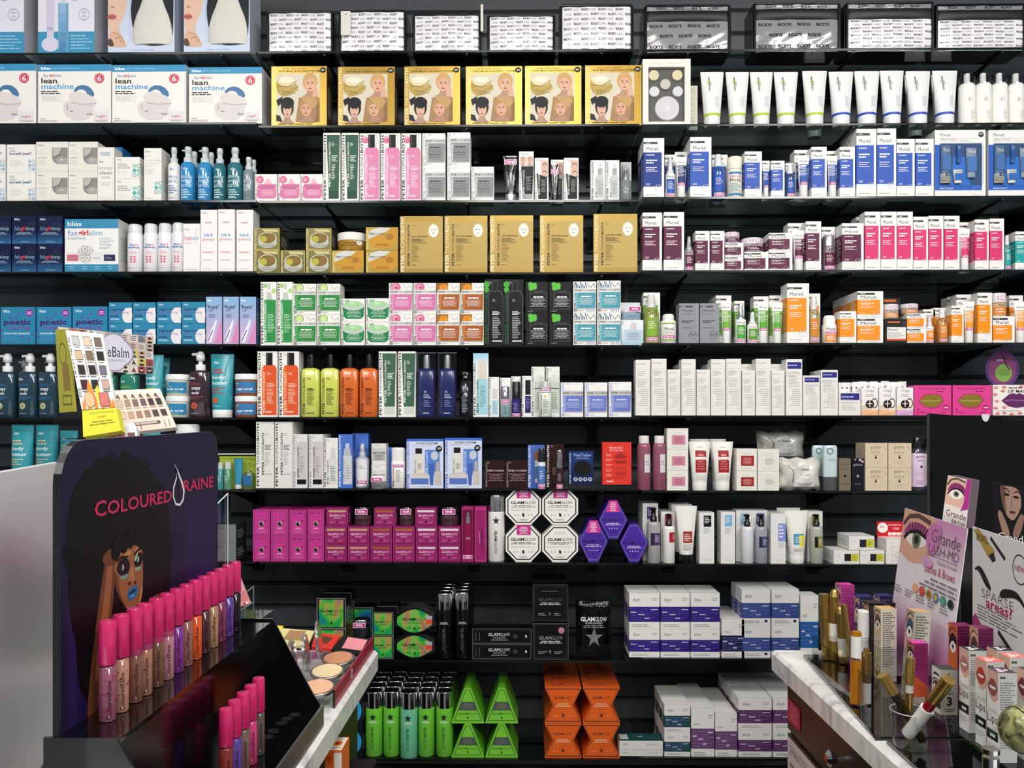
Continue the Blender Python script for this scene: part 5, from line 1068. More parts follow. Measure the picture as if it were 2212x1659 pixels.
K_('sunscreen_bottle', 'clear capped white sunscreen tester bottle', 'bottle', 6, [(1164, 1192, 814, None, -.018)], lambda w, h: bot(w, h, [('bottle', 'e4e9e2', RND + [(.62, 1), (.64, .9)]), ('clear_cap', BLISTER, [(.62, .98), (.92, .94), (1, .7)]), ('pump', 'dfe2dc', [(.64, .4), (.9, .3)])], lambda A: (A.tester(-.02, -.1, 1.02, .04), A.r(0, .1, 1, .12, '3a4a3c'), A.o(.5, .25, .1, 'e8c23a'), A.l(.3, .35, .8, .9, '7a8a78', 9), A.ptr(.1, .2, .2, .95, '3c4a40')), (.02, .68), W_=w * .88), y=.012)
K_('pads_carton', 'white carton picturing a periwinkle pad jar', 'box', 6, [(1211, 1260, 826), (1263, 1312, 826), (1315, 1364, 825)], ptr('f1f0ee', '8a9cd8', pic_jar('6c7cc4', '9aa6d8', 'c9c8ca', None, txt='c8d0f0', t0=.38, t1=.84, x0=.1)))
def d_hyp(lbl):
    def f(A):
        if lbl: A.r(.08, .05, .95, .17 if lbl == 1 else .34, '2d2c80'); A.l(.12, .09 if lbl == 1 else .15, .92, .12 if lbl == 1 else .24, 'b8b8e0', 1, fill=.6); A.l(.1, .22 if lbl == 1 else .42, .9, .3 if lbl == 1 else .5, 'a4a4a8', 3)
        else: A.l(.06, .06, .92, .09, 'c0bdb6', 1, fill=.6); A.fr(.08, .17, .93, .93, 'b4b1aa', .015)
        A.l(.14, .2 if not lbl else .3, .7, .3 if not lbl else .36, 'aaa8a2', 3); A.l(.14, .34 if lbl != 2 else .55, .88, .5 if lbl != 2 else .8, 'b8b6b0', 6); A.l(.14, .52, .86, .84, 'c0beb8', 9, 'r') if lbl != 2 else 0
        if not lbl: A.ring(.78, .88, .07, 'b4b1aa', .2)
    return f
HYPO = lambda lbl: (lambda w, h: carton(w, h, .045, 'e9e7e1', d_hyp(lbl)))
K_('serum_carton', 'plain white carton with a grey outlined panel', 'box', 6, [(1373, 1405, 777), (1407, 1440, 775), (1442, 1470, 798), (1472, 1503, 776), (1505, 1534, 798), (1536, 1567, 776), (1569, 1601, 775), (1603, 1631, 800), (1633, 1665, 775), (1667, 1695, 800)], HYPO(0))
K_('serum_carton', 'plain carton just visible between tall front cartons', 'box', 6, [(1466, 1500, 786, None, .06), (1528, 1560, 786, None, .06), (1597, 1630, 786, None, .06), (1655, 1690, 786, None, .06)], HYPO(0), back=1, bd=.05)
K_('serum_carton', 'tall white carton with deep violet label', 'box', 6, [(1698, 1733, 776)], HYPO(1))
K_('serum_carton', 'shortest upright white carton with violet label', 'box', 6, [(1735, 1771, 811)], HYPO(1))
K_('serum_carton', 'mid-height white carton with violet label', 'box', 6, [(1773, 1810, 799)], HYPO(1), back=1, bd=.05)
K_('cream_carton', 'wide low white carton with violet label', 'box', 6, [(1812, 1859, 847)], HYPO(2))
def nugg(orb, base, t2):
    def f(A): A.grad(0, .8, 1, 1, base, base, 1); A.t('nügg', .24, .07, .76, .17, '8a8a90', 0); A.l(.2, .22, .8, .34, 'c0a8a8', 2, 'c', .6); A.e(.72, .64, .24, .2, 'e9dcc8'); A.e(.78, .56, .2, .18, '3a2c24'); A.e(.78, .56, .15, .14, 'f0ece4'); A.e(.2, .72, .18, .1, t2); A.o(.5, .6, .26, mat(orb, .1, .8)); A.ln([(.34, .58), (.66, .58)], .05, 'f4f0ea'); A.ln([(.5, .46), (.5, .7)], .05, 'f4f0ea'); A.l(.3, .94, .7, .97, 'b09070', 1, 'c')
    return lambda w, h: carton(w, h, .04, 'f0eeec', f)
K_('lip_mask_carton', 'small white and peach carton with brown orb', 'box', 6, [(1861, 1897, 837), (1899, 1935, 837)], nugg('5a4a40', 'f0b888', 'dccab0'))
K_('lip_mask_carton', 'small white and lilac carton with mauve orb', 'box', 6, [(1937, 1973, 837)], nugg('4a2c40', 'dca8d8', 'e8d8b0'))
def pegtag(w, h):
    b = B(); b.box(-w / 2, w / 2, 0, .0012, 0, h, 'f0efec'); Art(b, front(w, h), w, h).o(.5, .55, .12, '4a4a4c'); return [('hang_tab', b)]
for k, (x, t) in enumerate(((1811, 826), (1821, 826), (1831, 827), (1841, 825), (1855, 824), (1867, 825), (1879, 824), (1893, 826), (1903, 823), (1916, 825), (1930, 825), (1941, 824))):
    K_('hang_tab_carton', 'white hole-punched tab of a hidden carton, ' + numw(k) + ' from left.', 'box', 0, [(x, x + 17, t, 848, .05 + .012 * (k % 3))], pegtag, grp='hang tabs of cartons behind the nugget lip masks' if 0 else 'white hang tabs of hidden cartons')
def d_lip(A):
    pk = 'e04492'; A.r(0, 0, 1, 1, pk); A.t('Moisturizing Lip Mask', .12, .07, .84, .16, '5a1238', 0); A.l(.6, .18, .86, .22, '7a1a4a', 1, fill=.7)
    A.p([(.1, .52), (.28, .3), (.4, .27), (.48, .31), (.56, .27), (.7, .3), (.82, .5), (.66, .74), (.46, .78), (.26, .72)], 'b82a70'); A.p([(.13, .52), (.3, .33), (.4, .3), (.48, .34), (.56, .3), (.68, .33), (.79, .5), (.64, .7), (.46, .74), (.28, .7)], mat('b49a3c', .25, .6)); A.ln([(.2, .53), (.4, .5), (.5, .53), (.7, .5)], .02, mat('e6d48a', .2, .5))
    A.sub(.74, .62, .98, .86).lips('c02a74', 'a01a5c'); A.l(.06, .86, .3, .93, '8a1a54', 2); A.l(.7, .88, .92, .93, '8a1a54', 1); A.o(.1, .8, .025, '8a1a54')
K_('lip_mask_box', 'hot pink box with a gold lip-shaped window', 'box', 6, [(1975, 2055, 832), (2058, 2142, 832)], lambda w, h: carton(w, h, .04, 'e04492', d_lip), grp='hot pink lip mask boxes')
def d_lip2(A):
    for x, y in ((.08, .1), (.3, .08), (.06, .32), (.1, .54), (.07, .76), (.12, .94), (.3, .92), (.5, .95), (.72, .93), (.9, .9), (.92, .1), (.75, .06), (.26, .2), (.3, .74)): A.sub(x - .07, y - .05, x + .07, y + .05).lips('d0504c', 'e9e4da'); A.L = 6
    A.t('LIP MASK', .4, .16, .96, .26, '4a2a3c', 1); A.l(.42, .07, .95, .12, '7a6a70', 1, fill=.8)
    A.p([(.22, .52), (.44, .3), (.55, .27), (.62, .31), (.7, .27), (.85, .34), (1, .5), (.82, .72), (.62, .76), (.4, .7)], mat('7a3a78', .2, .4)); A.ln([(.3, .52), (.55, .49), (.62, .52), (.9, .5)], .025, mat('b47ab0', .2, .4)); A.l(.1, .84, .85, .87, '5a4a50', 1)
K_('lip_mask_box', 'cream lip mask box patterned with red kisses', 'box', 6, [(2145, 2226, 831)], lambda w, h: carton(w, h, .04, 'efe8e2', d_lip2))
# ================================================================ SEVENTH SHELF
K_('squeeze_tube', 'turquoise body butter tube above white display panel', 'tube', 7, [(12, 62, 917), (65, 116, 917)], btube('c8c4a0', fruit='5ab0bc'))
K_('scrub_jar', 'turquoise jar hidden behind the palettes', 'jar', 7, [(196, 240, 960), (372, 422, 916)], swj('2f8ab0', 'body scrub', 'b8d04a', 'd8dcd4'))
K_('squeeze_tube', 'turquoise tube behind clear stand', 'tube', 7, [(120, 160, 930), (300, 340, 930)], btube('c8c4a0'))
def travel(w, h):
    out = []; b = B(); b.box(-w / 2, w / 2, .03, .045, 0, h * .93, 'b4c43a', 'a4b434'); a = Art(b, lambda u, v, l: (-w / 2 + u * w, .03 - l * EPS, h * .93 * (1 - v)), w, h); a.ring(.86, .2, .1, '7a8a20'); a.ring(.75, .16, .08, '7a8a20'); out.append(('insert_card', b))
    for x, ww, hh, c, cp in ((-.42, .15, .76, '3f9a9c', 'e4e6e2'), (-.23, .2, .78, '5a9a6c', 'e6e8e4')):
        q = B(); q.loft([(0, w * ww * .5, .011), (h * .55, w * ww * .5, .011), (h * .58, w * ww * .4, .009)], mat(c, .2, 0, .4), w * x, .014, 16); q.loft([(h * .58, w * ww * .4, .009), (h * hh, w * ww * .38, .009)], cp, w * x, .014, 16)
        Art(q, lambda u, v, l, x=x, ww=ww: (w * x + (u - .5) * w * ww * .7, .0025 - l * EPS, h * .5 * (1 - v)), w * ww * .7, h * .5).l(.1, .2, .9, .6, 'd8e8e0', 4); out.append(('travel_bottle', q))
    q = B(); q.loft([(h * .02, w * .08, .01), (h * .14, w * .08, .01)], 'ecedea', w * .04, .014, 16); q.loft([(h * .14, w * .085, .01), (h * .88, w * .12, .0015)], mat('3a9cc0', .25), w * .04, .014, 16); out.append(('travel_tube', q))
    q = B(); q.loft([(0, w * .13, .011, 3), (h * .42, w * .14, .011, 3), (h * .52, w * .06, .006)], mat('5a6a3c', .15, 0, .5), w * .3, .014, 16); q.loft([(h * .52, w * .05, .006), (h * .66, w * .05, .006)], ACRYL, w * .3, .014, 12); Art(q, lambda u, v, l: (w * (.2 + .2 * u), .0025 - l * EPS, h * (.12 + .28 * (1 - v))), w * .2, h * .28).r(0, 0, 1, 1, '2f74b4'); out.append(('travel_bottle', q))
    p = B(); p.box(-w * .5, w * .5, -.001, .046, -.0, h, ACRYL); p.rod((-w * .5, 0, h), (w * .5, 0, h), .002, 'd0d8d0'); out.append(('clear_pouch', p)); return out
K_('travel_set', 'clear pouch of four turquoise and green travel minis', 'travel set', 7, [(466, 551, 981)], travel)
def pic_white(A): A.p([(.22, .04), (.98, .04), (.92, .97), (.3, .97)], 'e6e5e0'); A.ptr(.32, .17, .45, .8, '1c1c1c'); A.l(.5, .17, .76, .21, '9a9a96', 3); A.l(.5, .34, .9, .43, '5a5a58', 4, fill=.5); A.l(.5, .45, .8, .66, 'a0a09c', 11); A.l(.5, .78, .9, .8, '8a8a88', 1)
K_('tube_carton', 'tallest white carton picturing a white tube', 'box', 7, [(553, 592, 911), (594, 632, 911)], ptr('e9e8e4', '141414', pic_white, d=.06), back=1, bd=.062)
def pic_grey(A): A.p([(.2, .14), (.96, .14), (.92, .86), (.28, .86)], 'cfc8ca'); A.r(.28, .84, .92, .93, '121214'); A.ptr(.3, .24, .43, .8, '1c1c1c'); A.l(.48, .24, .7, .28, '8a8a8a', 3); A.l(.48, .4, .8, .72, '9a9696', 10)
K_('tube_carton', 'white carton picturing a mauve-grey tube', 'box', 7, [(633, 664, 938), (667, 698, 938)], ptr('e4e3e2', '8a8a8c', pic_grey, d=.05), back=1, bd=.052)
K_('serum_carton', 'white carton picturing a slim white bottle', 'box', 7, [(699, 730, 946)], ptr('ecebe6', '141414', lambda A: (A.r(.5, .2, .84, .4, 'd4d4d0'), A.r(.4, .4, .94, .93, 'dcdcd6'), A.ptr(.24, .45, .36, .93, '2a2a2a'), A.l(.46, .56, .88, .86, '7a7a78', 9)), d=.05))
K_('toner_carton', 'periwinkle blue carton picturing a spray bottle', 'box', 7, [(731, 762, 938)], ptr('4a74cc', 'dfe6f6', lambda A: (A.r(.5, .17, .76, .26, 'c8ccd4'), A.p([(.42, .26), (.82, .26), (.88, .4), (.36, .4)], 'b8bcc4'), A.r(.32, .4, .95, .93, 'd0d2d0'), A.ptr(.3, .45, .42, .88, '5a7ac0'), A.l(.5, .56, .88, .84, '9aa0a8', 6)), side='34559c'))
K_('toner_carton', 'periwinkle blue carton behind the clear bottle', 'box', 7, [(760, 796, 936, None, .05)], ptr('4a74cc', 'dfe6f6', lambda A: 0, side='34559c'))
K_('spray_bottle', 'clear spray bottle with white label', 'bottle', 7, [(765, 795, 958)], lambda w, h: bot(w, h, [('bottle', mat('b4bac4', .12, 0, .6), RND + [(.64, 1), (.68, .8), (.7, .55)]), ('pump', mat('a8b0b8', .2, 0, .5), [(.7, .5), (.8, .5), (.81, .36), (.97, .34), (1, .2)])], lambda A: (A.r(.05, .02, .95, .96, 'e6e7e8'), A.ptr(.06, .08, .18, .92, '5a7ac0'), A.l(.3, .2, .8, .35, '8a8e94', 3), A.tester(.14, .74, .98, .9)), (.02, .64), W_=w * .88))
def d_sj(A): A.l(.2, .05, .7, .12, '9a9a98', 2); A.r(.1, .36, .95, .8, 'b4b4b2'); A.r(.1, .2, .95, .34, 'cccccb'); A.ptrh(.1, .4, .95, .48, '4a4a4a'); A.l(.2, .54, .85, .76, '6a6a6a', 4, 'c'); A.ptr(.01, .05, .08, .98, '3a3a3a')
K_('jar_carton', 'small pale carton picturing a grey jar', 'box', 7, [(802, 834, (958, 1005))], lambda w, h: carton(w, h, .045, 'e2e1de', d_sj))
K_('tester_jar', 'small grey glass tester jar with white lid', 'jar', 7, [(799, 832, 1029, None, -.03)], lambda w, h: addb(jar(w, h, mat('8c8f90', .12, 0, .6), 'ecebe8', lambda A: A.l(.15, .2, .85, .8, '4a4a4a', 3, 'c'), .42), 'lid>tester_sticker', lambda b: Art(b, lambda u, v, l: (-w * .44 + u * w * .76, -.0012 - l * EPS - .0, h * (.6 + .32 * (1 - v))), w * .7, h * .3).tester(0, 0, 1, 1)), y=.012)
K_('roll_bottle', 'plain white tester bottle with domed cap', 'bottle', 7, [(844, 874, 967)], lambda w, h: bot(w, h, [('bottle', 'ecebe6', [(0, .95), (.01, 1), (.66, 1), (.665, .94), (.68, .94)]), ('cap', 'edece8', [(.68, 1), (.95, 1), (.985, .9), (1, .7)])], lambda A: (A.tester(.0, .16, 1, .28), A.ptr(.1, .3, .22, .95, '3a3a3a'), A.l(.34, .36, .8, .8, '8a8a88', 10)), (.01, .7), p=3, dr=.8, W_=w * .9))
K_('toner_carton', 'periwinkle carton behind the white tester bottle', 'box', 7, [(834, 868, 966, None, .05)], ptr('4a74cc', 'dfe6f6', lambda A: 0, side='34559c'))
def d_acne(A):
    A.r(.0, .0, 1, .05, '3f6fd0'); A.r(.03, .05, 1, 1, 'd4dcf0'); A.ptr(.01, .07, .08, .99, '4a68c4'); A.t('ACNE SYSTEM', .26, .07, .84, .11, '1c1c20', 1); A.l(.12, .125, .94, .14, '6a6e80', 1)
    A.r(.5, .22, .9, .72, '5a82cc'); A.e(.76, .34, .1, .09, 'c8ccd4'); A.ptr(.52, .26, .58, .72, 'd8e0f4'); A.o(.88, .2, .085, '101014'); A.t('$35', .84, .17, .93, .22, 'f0f0f0', 1)
    A.r(.24, .19, .42, .3, '18181a'); A.p([(.2, .33), (.26, .3), (.4, .3), (.46, .33), (.46, .72), (.2, .72)], 'dfdccf'); A.ptr(.22, .42, .26, .7, '5a5a58'); A.l(.3, .5, .42, .62, '4a4a4a', 5)
    A.e(.36, .74, .26, .05, 'cfc8c4'); A.r(.12, .74, .6, .8, 'd8d2ce'); A.r(.12, .8, .6, .92, '5a78c0'); A.p([(.6, .5), (.76, .5), (.72, .94), (.64, .94)], '4468b8'); A.r(.8, .46, .88, .66, 'b8b0a8'); A.r(.76, .66, .94, .93, 'c9c2ba'); A.l(.3, .96, .7, .975, '8a90a8', 1, 'c')
K_('kit_box', 'periwinkle acne kit box with black price dot', 'box', 7, [(878, 958, 948), (961, 1041, 946)], lambda w, h: carton(w, h, .06, 'd4dcf0', d_acne, side='3f62b8'))
mb = '2a1216'
K_('cream_carton', 'small dark maroon carton with silver print', 'box', 7, [(1048, 1090, 994), (1093, 1140, 994)], lambda w, h: carton(w, h, .05, mb, lambda A: (A.l(.08, .05, .28, .12, 'a08a8c', 2), A.ptr(.03, .1, .1, .95, 'b09a9c'), A.ptrh(.12, .34, .95, .41, 'c8b4b4'), A.l(.14, .47, .94, .75, '9a7c7e', 5, 'c'), A.t('', 0, 0, 1, 1, mb))), grp='dark maroon cream cartons')
K_('tester_sticker_jar', 'maroon tester jar in front of the maroon carton', 'jar', 7, [(1050, 1088, 1020, None, -.03)], lambda w, h: jar(w, h, mat('3a1c20', .12, 0, .6), mat('3c2024', .2, 0, .5), lambda A: (A.l(.1, .0, .9, .3, 'a08486', 2, 'c'), A.tester(.1, .45, .9, .95)), .35)) if 0 else None
K_('brush_carton', 'periwinkle carton picturing a powder brush', 'box', 7, [(1140, 1177, 961)], ptr('4a68b8', 'dfe6f6', lambda A: (A.p([(.34, .2), (.6, .12), (.8, .2), (.7, .36), (.42, .36)], '8a5a3c'), A.r(.42, .36, .72, .5, 'c9ced4'), A.r(.42, .5, .72, .78, '5a78a0'), A.r(.42, .78, .72, .88, 'ccc6b4'), A.l(.8, .3, .97, .6, 'c0ccec', 6)), d=.05))
K_('brush_stick', 'blue tester stick with black brush top', 'brush', 7, [(1161, 1179, 968, None, -.02)], lambda w, h: bot(w, h, [('body', [mat('4f7ac0', .2, 0, .4), mat('4f7ac0', .2, 0, .4), mat('4f7ac0', .2, 0, .4), 'e8eaec'], [(0, .96), (.02, 1), (.1, 1), (.56, 1), (.66, .96)]), ('brush_cap', mat('17171c', .2, 0, .6), [(.66, .9), (.9, .82), (1, .6)])], lambda A: (A.l(.2, .2, .8, .6, 'd0dcf0', 4), A.tester(0, .8, 1, 1)), (.01, .56), W_=w * .88), y=.012)
K_('brush_carton', 'tall dark maroon carton with white lettering', 'box', 7, [(1180, 1218, 959)], ptr(mb, 'efe6e4', lambda A: (A.r(.36, .2, .6, .9, '3c2022'), A.l(.34, .52, .6, .7, 'a08486', 7)), d=.05))
K_('serum_pen', 'maroon and silver tester pen before maroon carton', 'serum', 7, [(1201, 1217, 972, None, -.02)], lambda w, h: bot(w, h, [('body', [mat('3a1a20', .15, 0, .5)] * 3 + [CHROME], [(0, .96), (.02, 1), (.5, 1), (.54, .96), (.58, .96)]), ('cap', CHROME, [(.58, .84), (.97, .8), (1, .7)])], lambda A: (A.l(.2, .2, .8, .6, 'a89094', 6), A.tester(0, .78, 1, 1)), (.01, .5), W_=w * .88), y=.012)
def d_masker(A): A.grad(0, 0, 1, 1, '1c3878', '0e1c44', 6); A.ptr(.03, .06, .1, .97, 'b8c8e8'); A.t('MaskTasker', .2, .06, .92, .15, 'aac0ec', 0); A.l(.25, .17, .88, .24, '8aa0d0', 3, 'c'); A.p([(.24, .4), (.4, .28), (.7, .28), (.94, .45), (.92, .62), (.7, .74), (.36, .72), (.22, .6)], '15161a'); [A.o(.28 + k * .195, .84, .085, 'b4bed0') for k in range(4)]; [A.o(.28 + k * .195, .83, .035, '2a3a5a') for k in range(4)]
K_('applicator_box', 'navy box picturing a black silicone applicator', 'box', 7, [(1228, 1282, 975, 1047)], lambda w, h: carton(w, h, .03, '14264e', d_masker))
def d_red(A): A.t('Blackheads*', .24, .1, .72, .15, 'f8d8d0', 0); A.t('All Clear Kit', .24, .165, .72, .215, 'f8d8d0', 0); A.p([(.42, .33), (.62, .24), (.84, .33), (.8, .38), (.62, .39), (.44, .38)], 'a82a28'); A.p([(.43, .43), (.84, .43), (.82, .5), (.62, .52), (.45, .5)], 'a82a28'); A.p([(.44, .57), (.82, .57), (.8, .66), (.46, .66)], 'cc3a34'); A.p([(.44, .7), (.82, .7), (.8, .8), (.5, .8)], 'b8302c'); [A.l(.12, .27 + k * .12, .36, .34 + k * .12, 'f0a8a0', 2) for k in range(5)]; A.l(.14, .83, .82, .85, 'a82a28', 1, fill=.8); A.t('', 0, 0, 1, 1, 'ffffff'); A.l(.14, .9, .4, .94, 'f8d8d0', 1, fill=.7)
K_('kit_box', 'bright red blackhead kit box', 'box', 7, [(1301, 1364, 955, 1047)], lambda w, h: carton(w, h, .04, 'e0392e', d_red, side='b02820'))
def rosb(w, h): return bot(w, h, [('bottle', mat('96566a', .15, 0, .5), RND + [(.8, 1), (.85, .9), (.86, .7)]), ('cap', 'e4dcd8', [(.86, .76), (.98, .74), (1, .68)])], lambda A: (A.r(.48, .2, .98, .62, 'dcdadf'), A.l(.54, .34, .92, .46, '8a8488', 2)), (.02, .82), W_=w * .86)
K_('toner_bottle', 'dusty rose toner bottle with white cap', 'bottle', 7, [(1378, 1408, 941), (1412, 1441, 941)], rosb)
def d_kor(pc, ol=False):
    def f(A):
        A.t('KORRES', .36, .2, .64, .23, '6a6862', 0); A.ln([(.28, .21), (.33, .21)], .01, '6a6862'); A.ln([(.67, .21), (.72, .21)], .01, '6a6862')
        if ol: A.fr(.16, .32, .86, .82, 'b0aca4', .01)
        else: A.r(.22, .32, .86, .78, pc)
        A.l(.3, .4, .78, .72, '8a4a5c' if pc == 'd48aa0' else ('e0a8a4' if not ol else '9a968e'), 6, 'c'); A.l(.2, .88, .8, .92, 'b8b4aa', 1, 'c')
    return lambda w, h: carton(w, h, .05, 'e9e7dd', f)
K_('cream_carton', 'off-white cube carton with dusty pink panel', 'box', 7, [(1441, 1487, (925, 971, 1016))], d_kor('d48aa0'))
def korr(w, h): return tube(w, h, mat('ecebe4', .3, 0, .2), 'eceae4', lambda A: (A.t('KORRES', .36, .07, .66, .1, '6a6862', 0), A.r(.25, .17, .79, .76, 'a0242c'), A.l(.36, .26, .7, .32, 'f0c8c4', 2, 'c'), A.l(.3, .38, .74, .7, 'e09c98', 5, 'c', .3), A.l(.24, .82, .8, .96, 'c4c0b8', 5, 'c')), .16, .66)
K_('squeeze_tube', 'white tube with a crimson label', 'tube', 7, [(1490, 1539, 954), (1540, 1588, 954)], korr)
K_('squeeze_tube', 'white tube in the shaded back row', 'tube', 7, [(1492, 1536, 948, None, .07), (1536, 1572, 948, None, .07)], korr)
K_('cream_carton', 'white cube carton with crimson panel', 'box', 7, [(1591, 1635, (969, 1017))], d_kor('a0242c'))
K_('cream_carton', 'white cube carton with outlined grey text', 'box', 7, [(1637, 1683, (970, 1018))], d_kor('', True))
def wipes(w, h):
    out = []; b = B(); WR = m_wrap('crumpled_white_foil', 'b8b6ac', 'f4f2ea', 9, .2, 0, .8); nx, nz = 16, 12
    def fn(u, v, s, l=0):
        e = (max(0, 1 - (2 * u - 1) ** 4) * max(0, 1 - (2 * v - 1) ** 4)) ** .5
        return ((u - .5) * w * (1 + .03 * sin(v * 9)), .03 - s * (.03 * e + .002 * sin(u * 13 + v * 9)) - s * l * EPS, h * (1 - v) + .003 * sin(u * 17) * (1 - e))
    for s in (1, -1):
        b.grid(lambda u, v: fn(u, v, s), nx, nz, WR)
    A = Art(b, lambda u, v, l: (lambda q: (q[0], q[1] - .0016, q[2]))(fn(u, v, 1, l)), w, h, 8); A.ln([(.05, .05), (.3, .38), (.3, .72), (.02, .98)], .012, '3a3a38'); A.r(.33, .42, .8, .88, 'e2e1de'); A.t('KORRES', .5, .33, .68, .37, '3a3a38', 1); A.l(.38, .48, .76, .56, '9a9894', 2, 'c'); A.l(.45, .62, .7, .72, 'c0beb8', 2, 'c'); A.l(.38, .78, .76, .84, '9a9894', 2, 'c')
    return [('wipes_pack', b)]
K_('wipes_pack', 'crumpled white foil wipes pack in front', 'wipes', 7, [(1686, 1778, 990)], wipes)
K_('wipes_pack', 'second foil wipes pack resting above and behind', 'wipes', 7, [(1640, 1742, 932, 992, .12)], wipes, tilt=0)
def cyl(w, h, c1='c2d8da', c2='4f5256'): return bot(w, h, [('bottle', mat(c1, .3, 0, .3), [(.3, .97), (.94, 1), (.985, .9), (1, .8)]), ('base_cap', mat(c2, .3), [(0, .94), (.01, 1), (.3, .98)])], lambda A: (A.ring(.42, .16, .26, '5a6e72', .28), A.t('ONG', .3, .42, .8, .48, '8a9ea0', 0)), (.3, .98), p=3, dr=.5, W_=w * .9)
K_('face_bottle', 'pale blue flat bottle with charcoal base', 'bottle', 7, [(1780, 1811, 962)], cyl)
K_('face_bottle', 'pale blue flat bottle behind the first', 'bottle', 7, [(1756, 1786, 962, None, .06)], cyl)
K_('oil_carton', 'slim taupe carton with a tiny beetle', 'box', 7, [(1813, 1838, 990)], lambda w, h: carton(w, h, .05, '7a705e', lambda A: (A.t('gülsha', .12, .13, .9, .22, '4a4236', 0), A.l(.2, .28, .8, .36, '5a5244', 2, 'c'), A.o(.5, .55, .12, '1c1a16'), A.l(.14, .76, .86, .84, '5c5446', 1, 'c'))))
K_('oil_carton', 'slim black carton with pale blossoms', 'box', 7, [(1840, 1866, 990)], lambda w, h: carton(w, h, .05, '15141a', lambda A: (A.o(.7, .05, .12, 'c8a8b4'), A.o(.9, .1, .1, 'd4b4c0'), A.o(.3, .04, .08, 'a89098'), A.t('gülsha', .12, .16, .9, .25, 'b8aeb4', 0), A.o(.5, .55, .12, '9a9298'), A.l(.14, .76, .86, .84, '5c585c', 1, 'c'))))
def d_gul(A):
    A.t('gülsha', .24, .1, .7, .26, '6a5a44', 0); A.l(.4, .28, .56, .31, '9a8a70', 1); A.t('Rose Dust', .26, .34, .68, .42, '7a6a52', 0); A.l(.2, .46, .78, .5, 'b8a88c', 1, 'c'); A.o(.48, .6, .05, '1c1814'); A.o(.48, .53, .025, '1c1814')
    A.ring(.32, .8, .08, 'b0a084', .1); A.ring(.48, .8, .08, 'b0a084', .1); A.ring(.64, .8, .08, 'b0a084', .1); A.o(.86, .15, .03, 'd8a8a0'); A.o(.92, .26, .03, 'd8a8a0'); A.ln([(.8, .12), (.96, .3)], .008, '9a7a60')
K_('rose_carton', 'beige cube carton with a tiny beetle and blossoms', 'box', 7, [(1869, 1917, (957, 1010)), (1919, 1969, (957, 1010))], lambda w, h: carton(w, h, .07, 'd9c8aa', d_gul))
def gulb(w, h): return bot(w, h, [('bottle', [mat('3a3844', .12, 0, .6), mat('3a3844', .12, 0, .6), 'd9c4da', 'd9c4da', mat('3a3844', .12, 0, .6)], [(0, .95), (.03, 1), (.07, 1), (.4, 1), (.7, 1), (.8, .55)]), ('cap', mat('1a1a1e', .15, 0, .5), [(.8, .5), (.985, .5), (1, .45)])], lambda A: (A.t('gülsha', .2, .06, .95, .14, '4a3a4c', 0), A.l(.3, .18, .9, .24, '7a6a7c', 2), A.o(.6, .4, .1, '1c1824'), A.ring(.3, .62, .14, 'b09ab4', .1), A.ring(.6, .62, .14, 'b09ab4', .1), A.l(.2, .8, .9, .94, 'a890ac', 3)), (.07, .7), W_=w * .86)
K_('rose_bottle', 'lilac labelled rose water bottle beside beige cartons', 'bottle', 7, [(1972, 2004, 945)], gulb)
K_('rose_bottle', 'lilac labelled rose water bottle set further back', 'bottle', 7, [(1996, 2026, 948, None, .07)], gulb)
# ================================================================ EIGHTH SHELF
K_('cream_box', 'silver-grey box behind the lipgloss display', 'box', 8, [(455, 510, (1133, 1173))], lambda w, h: carton(w, h, .09, '7a8282', lambda A: A.l(.1, .1, .6, .3, '5a6262', 2), side='2a3234'))
K_('blue_carton', 'tall blue carton in shadow behind the display', 'box', 8, [(440, 478, 1075, None, .05)], lambda w, h: carton(w, h, .08, '30506e'))
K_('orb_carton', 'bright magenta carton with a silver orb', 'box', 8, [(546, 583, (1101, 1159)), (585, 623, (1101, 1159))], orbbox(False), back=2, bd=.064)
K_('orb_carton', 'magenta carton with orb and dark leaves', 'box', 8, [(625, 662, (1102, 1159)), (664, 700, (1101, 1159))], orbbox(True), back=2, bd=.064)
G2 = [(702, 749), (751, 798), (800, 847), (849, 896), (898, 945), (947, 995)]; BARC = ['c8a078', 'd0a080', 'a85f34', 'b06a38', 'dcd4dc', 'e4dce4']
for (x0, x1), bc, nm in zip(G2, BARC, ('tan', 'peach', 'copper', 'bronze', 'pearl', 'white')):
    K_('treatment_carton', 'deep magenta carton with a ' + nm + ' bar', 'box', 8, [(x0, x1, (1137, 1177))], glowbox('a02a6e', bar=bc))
for x0, x1, bc, nm in ((705, 752, 'c8a078', 'tan'), (808, 855, 'a85f34', 'copper'), (897, 943, 'dcd4dc', 'pearl')):
    K_('treatment_carton', 'deep magenta carton with ' + nm + ' bar topping its stack', 'box', 8, [(x0, x1, 1097, 1137)], glowbox('a02a6e', bar=bc))
K_('tester_jar', 'smoky glass tester jar on magenta cartons', 'jar', 8, [(762, 800, 1096, 1137), (860, 894, 1096, 1137), (950, 990, 1096, 1137)], lambda w, h: addb(jar(w, h, mat('5a3a48', .1, 0, .7), mat('2a2428', .1, .5, .5), lambda A: A.t('GLAMGLOW', .1, .3, .9, .6, '1a1216', 0), .42), 'lid>tester_sticker', lambda b: Art(b, lambda u, v, l: (-w * .36 + u * w * .7, -.0012 - l * EPS, h * (.62 + .3 * (1 - v))), w * .7, h * .3).tester(0, 0, 1, 1)))
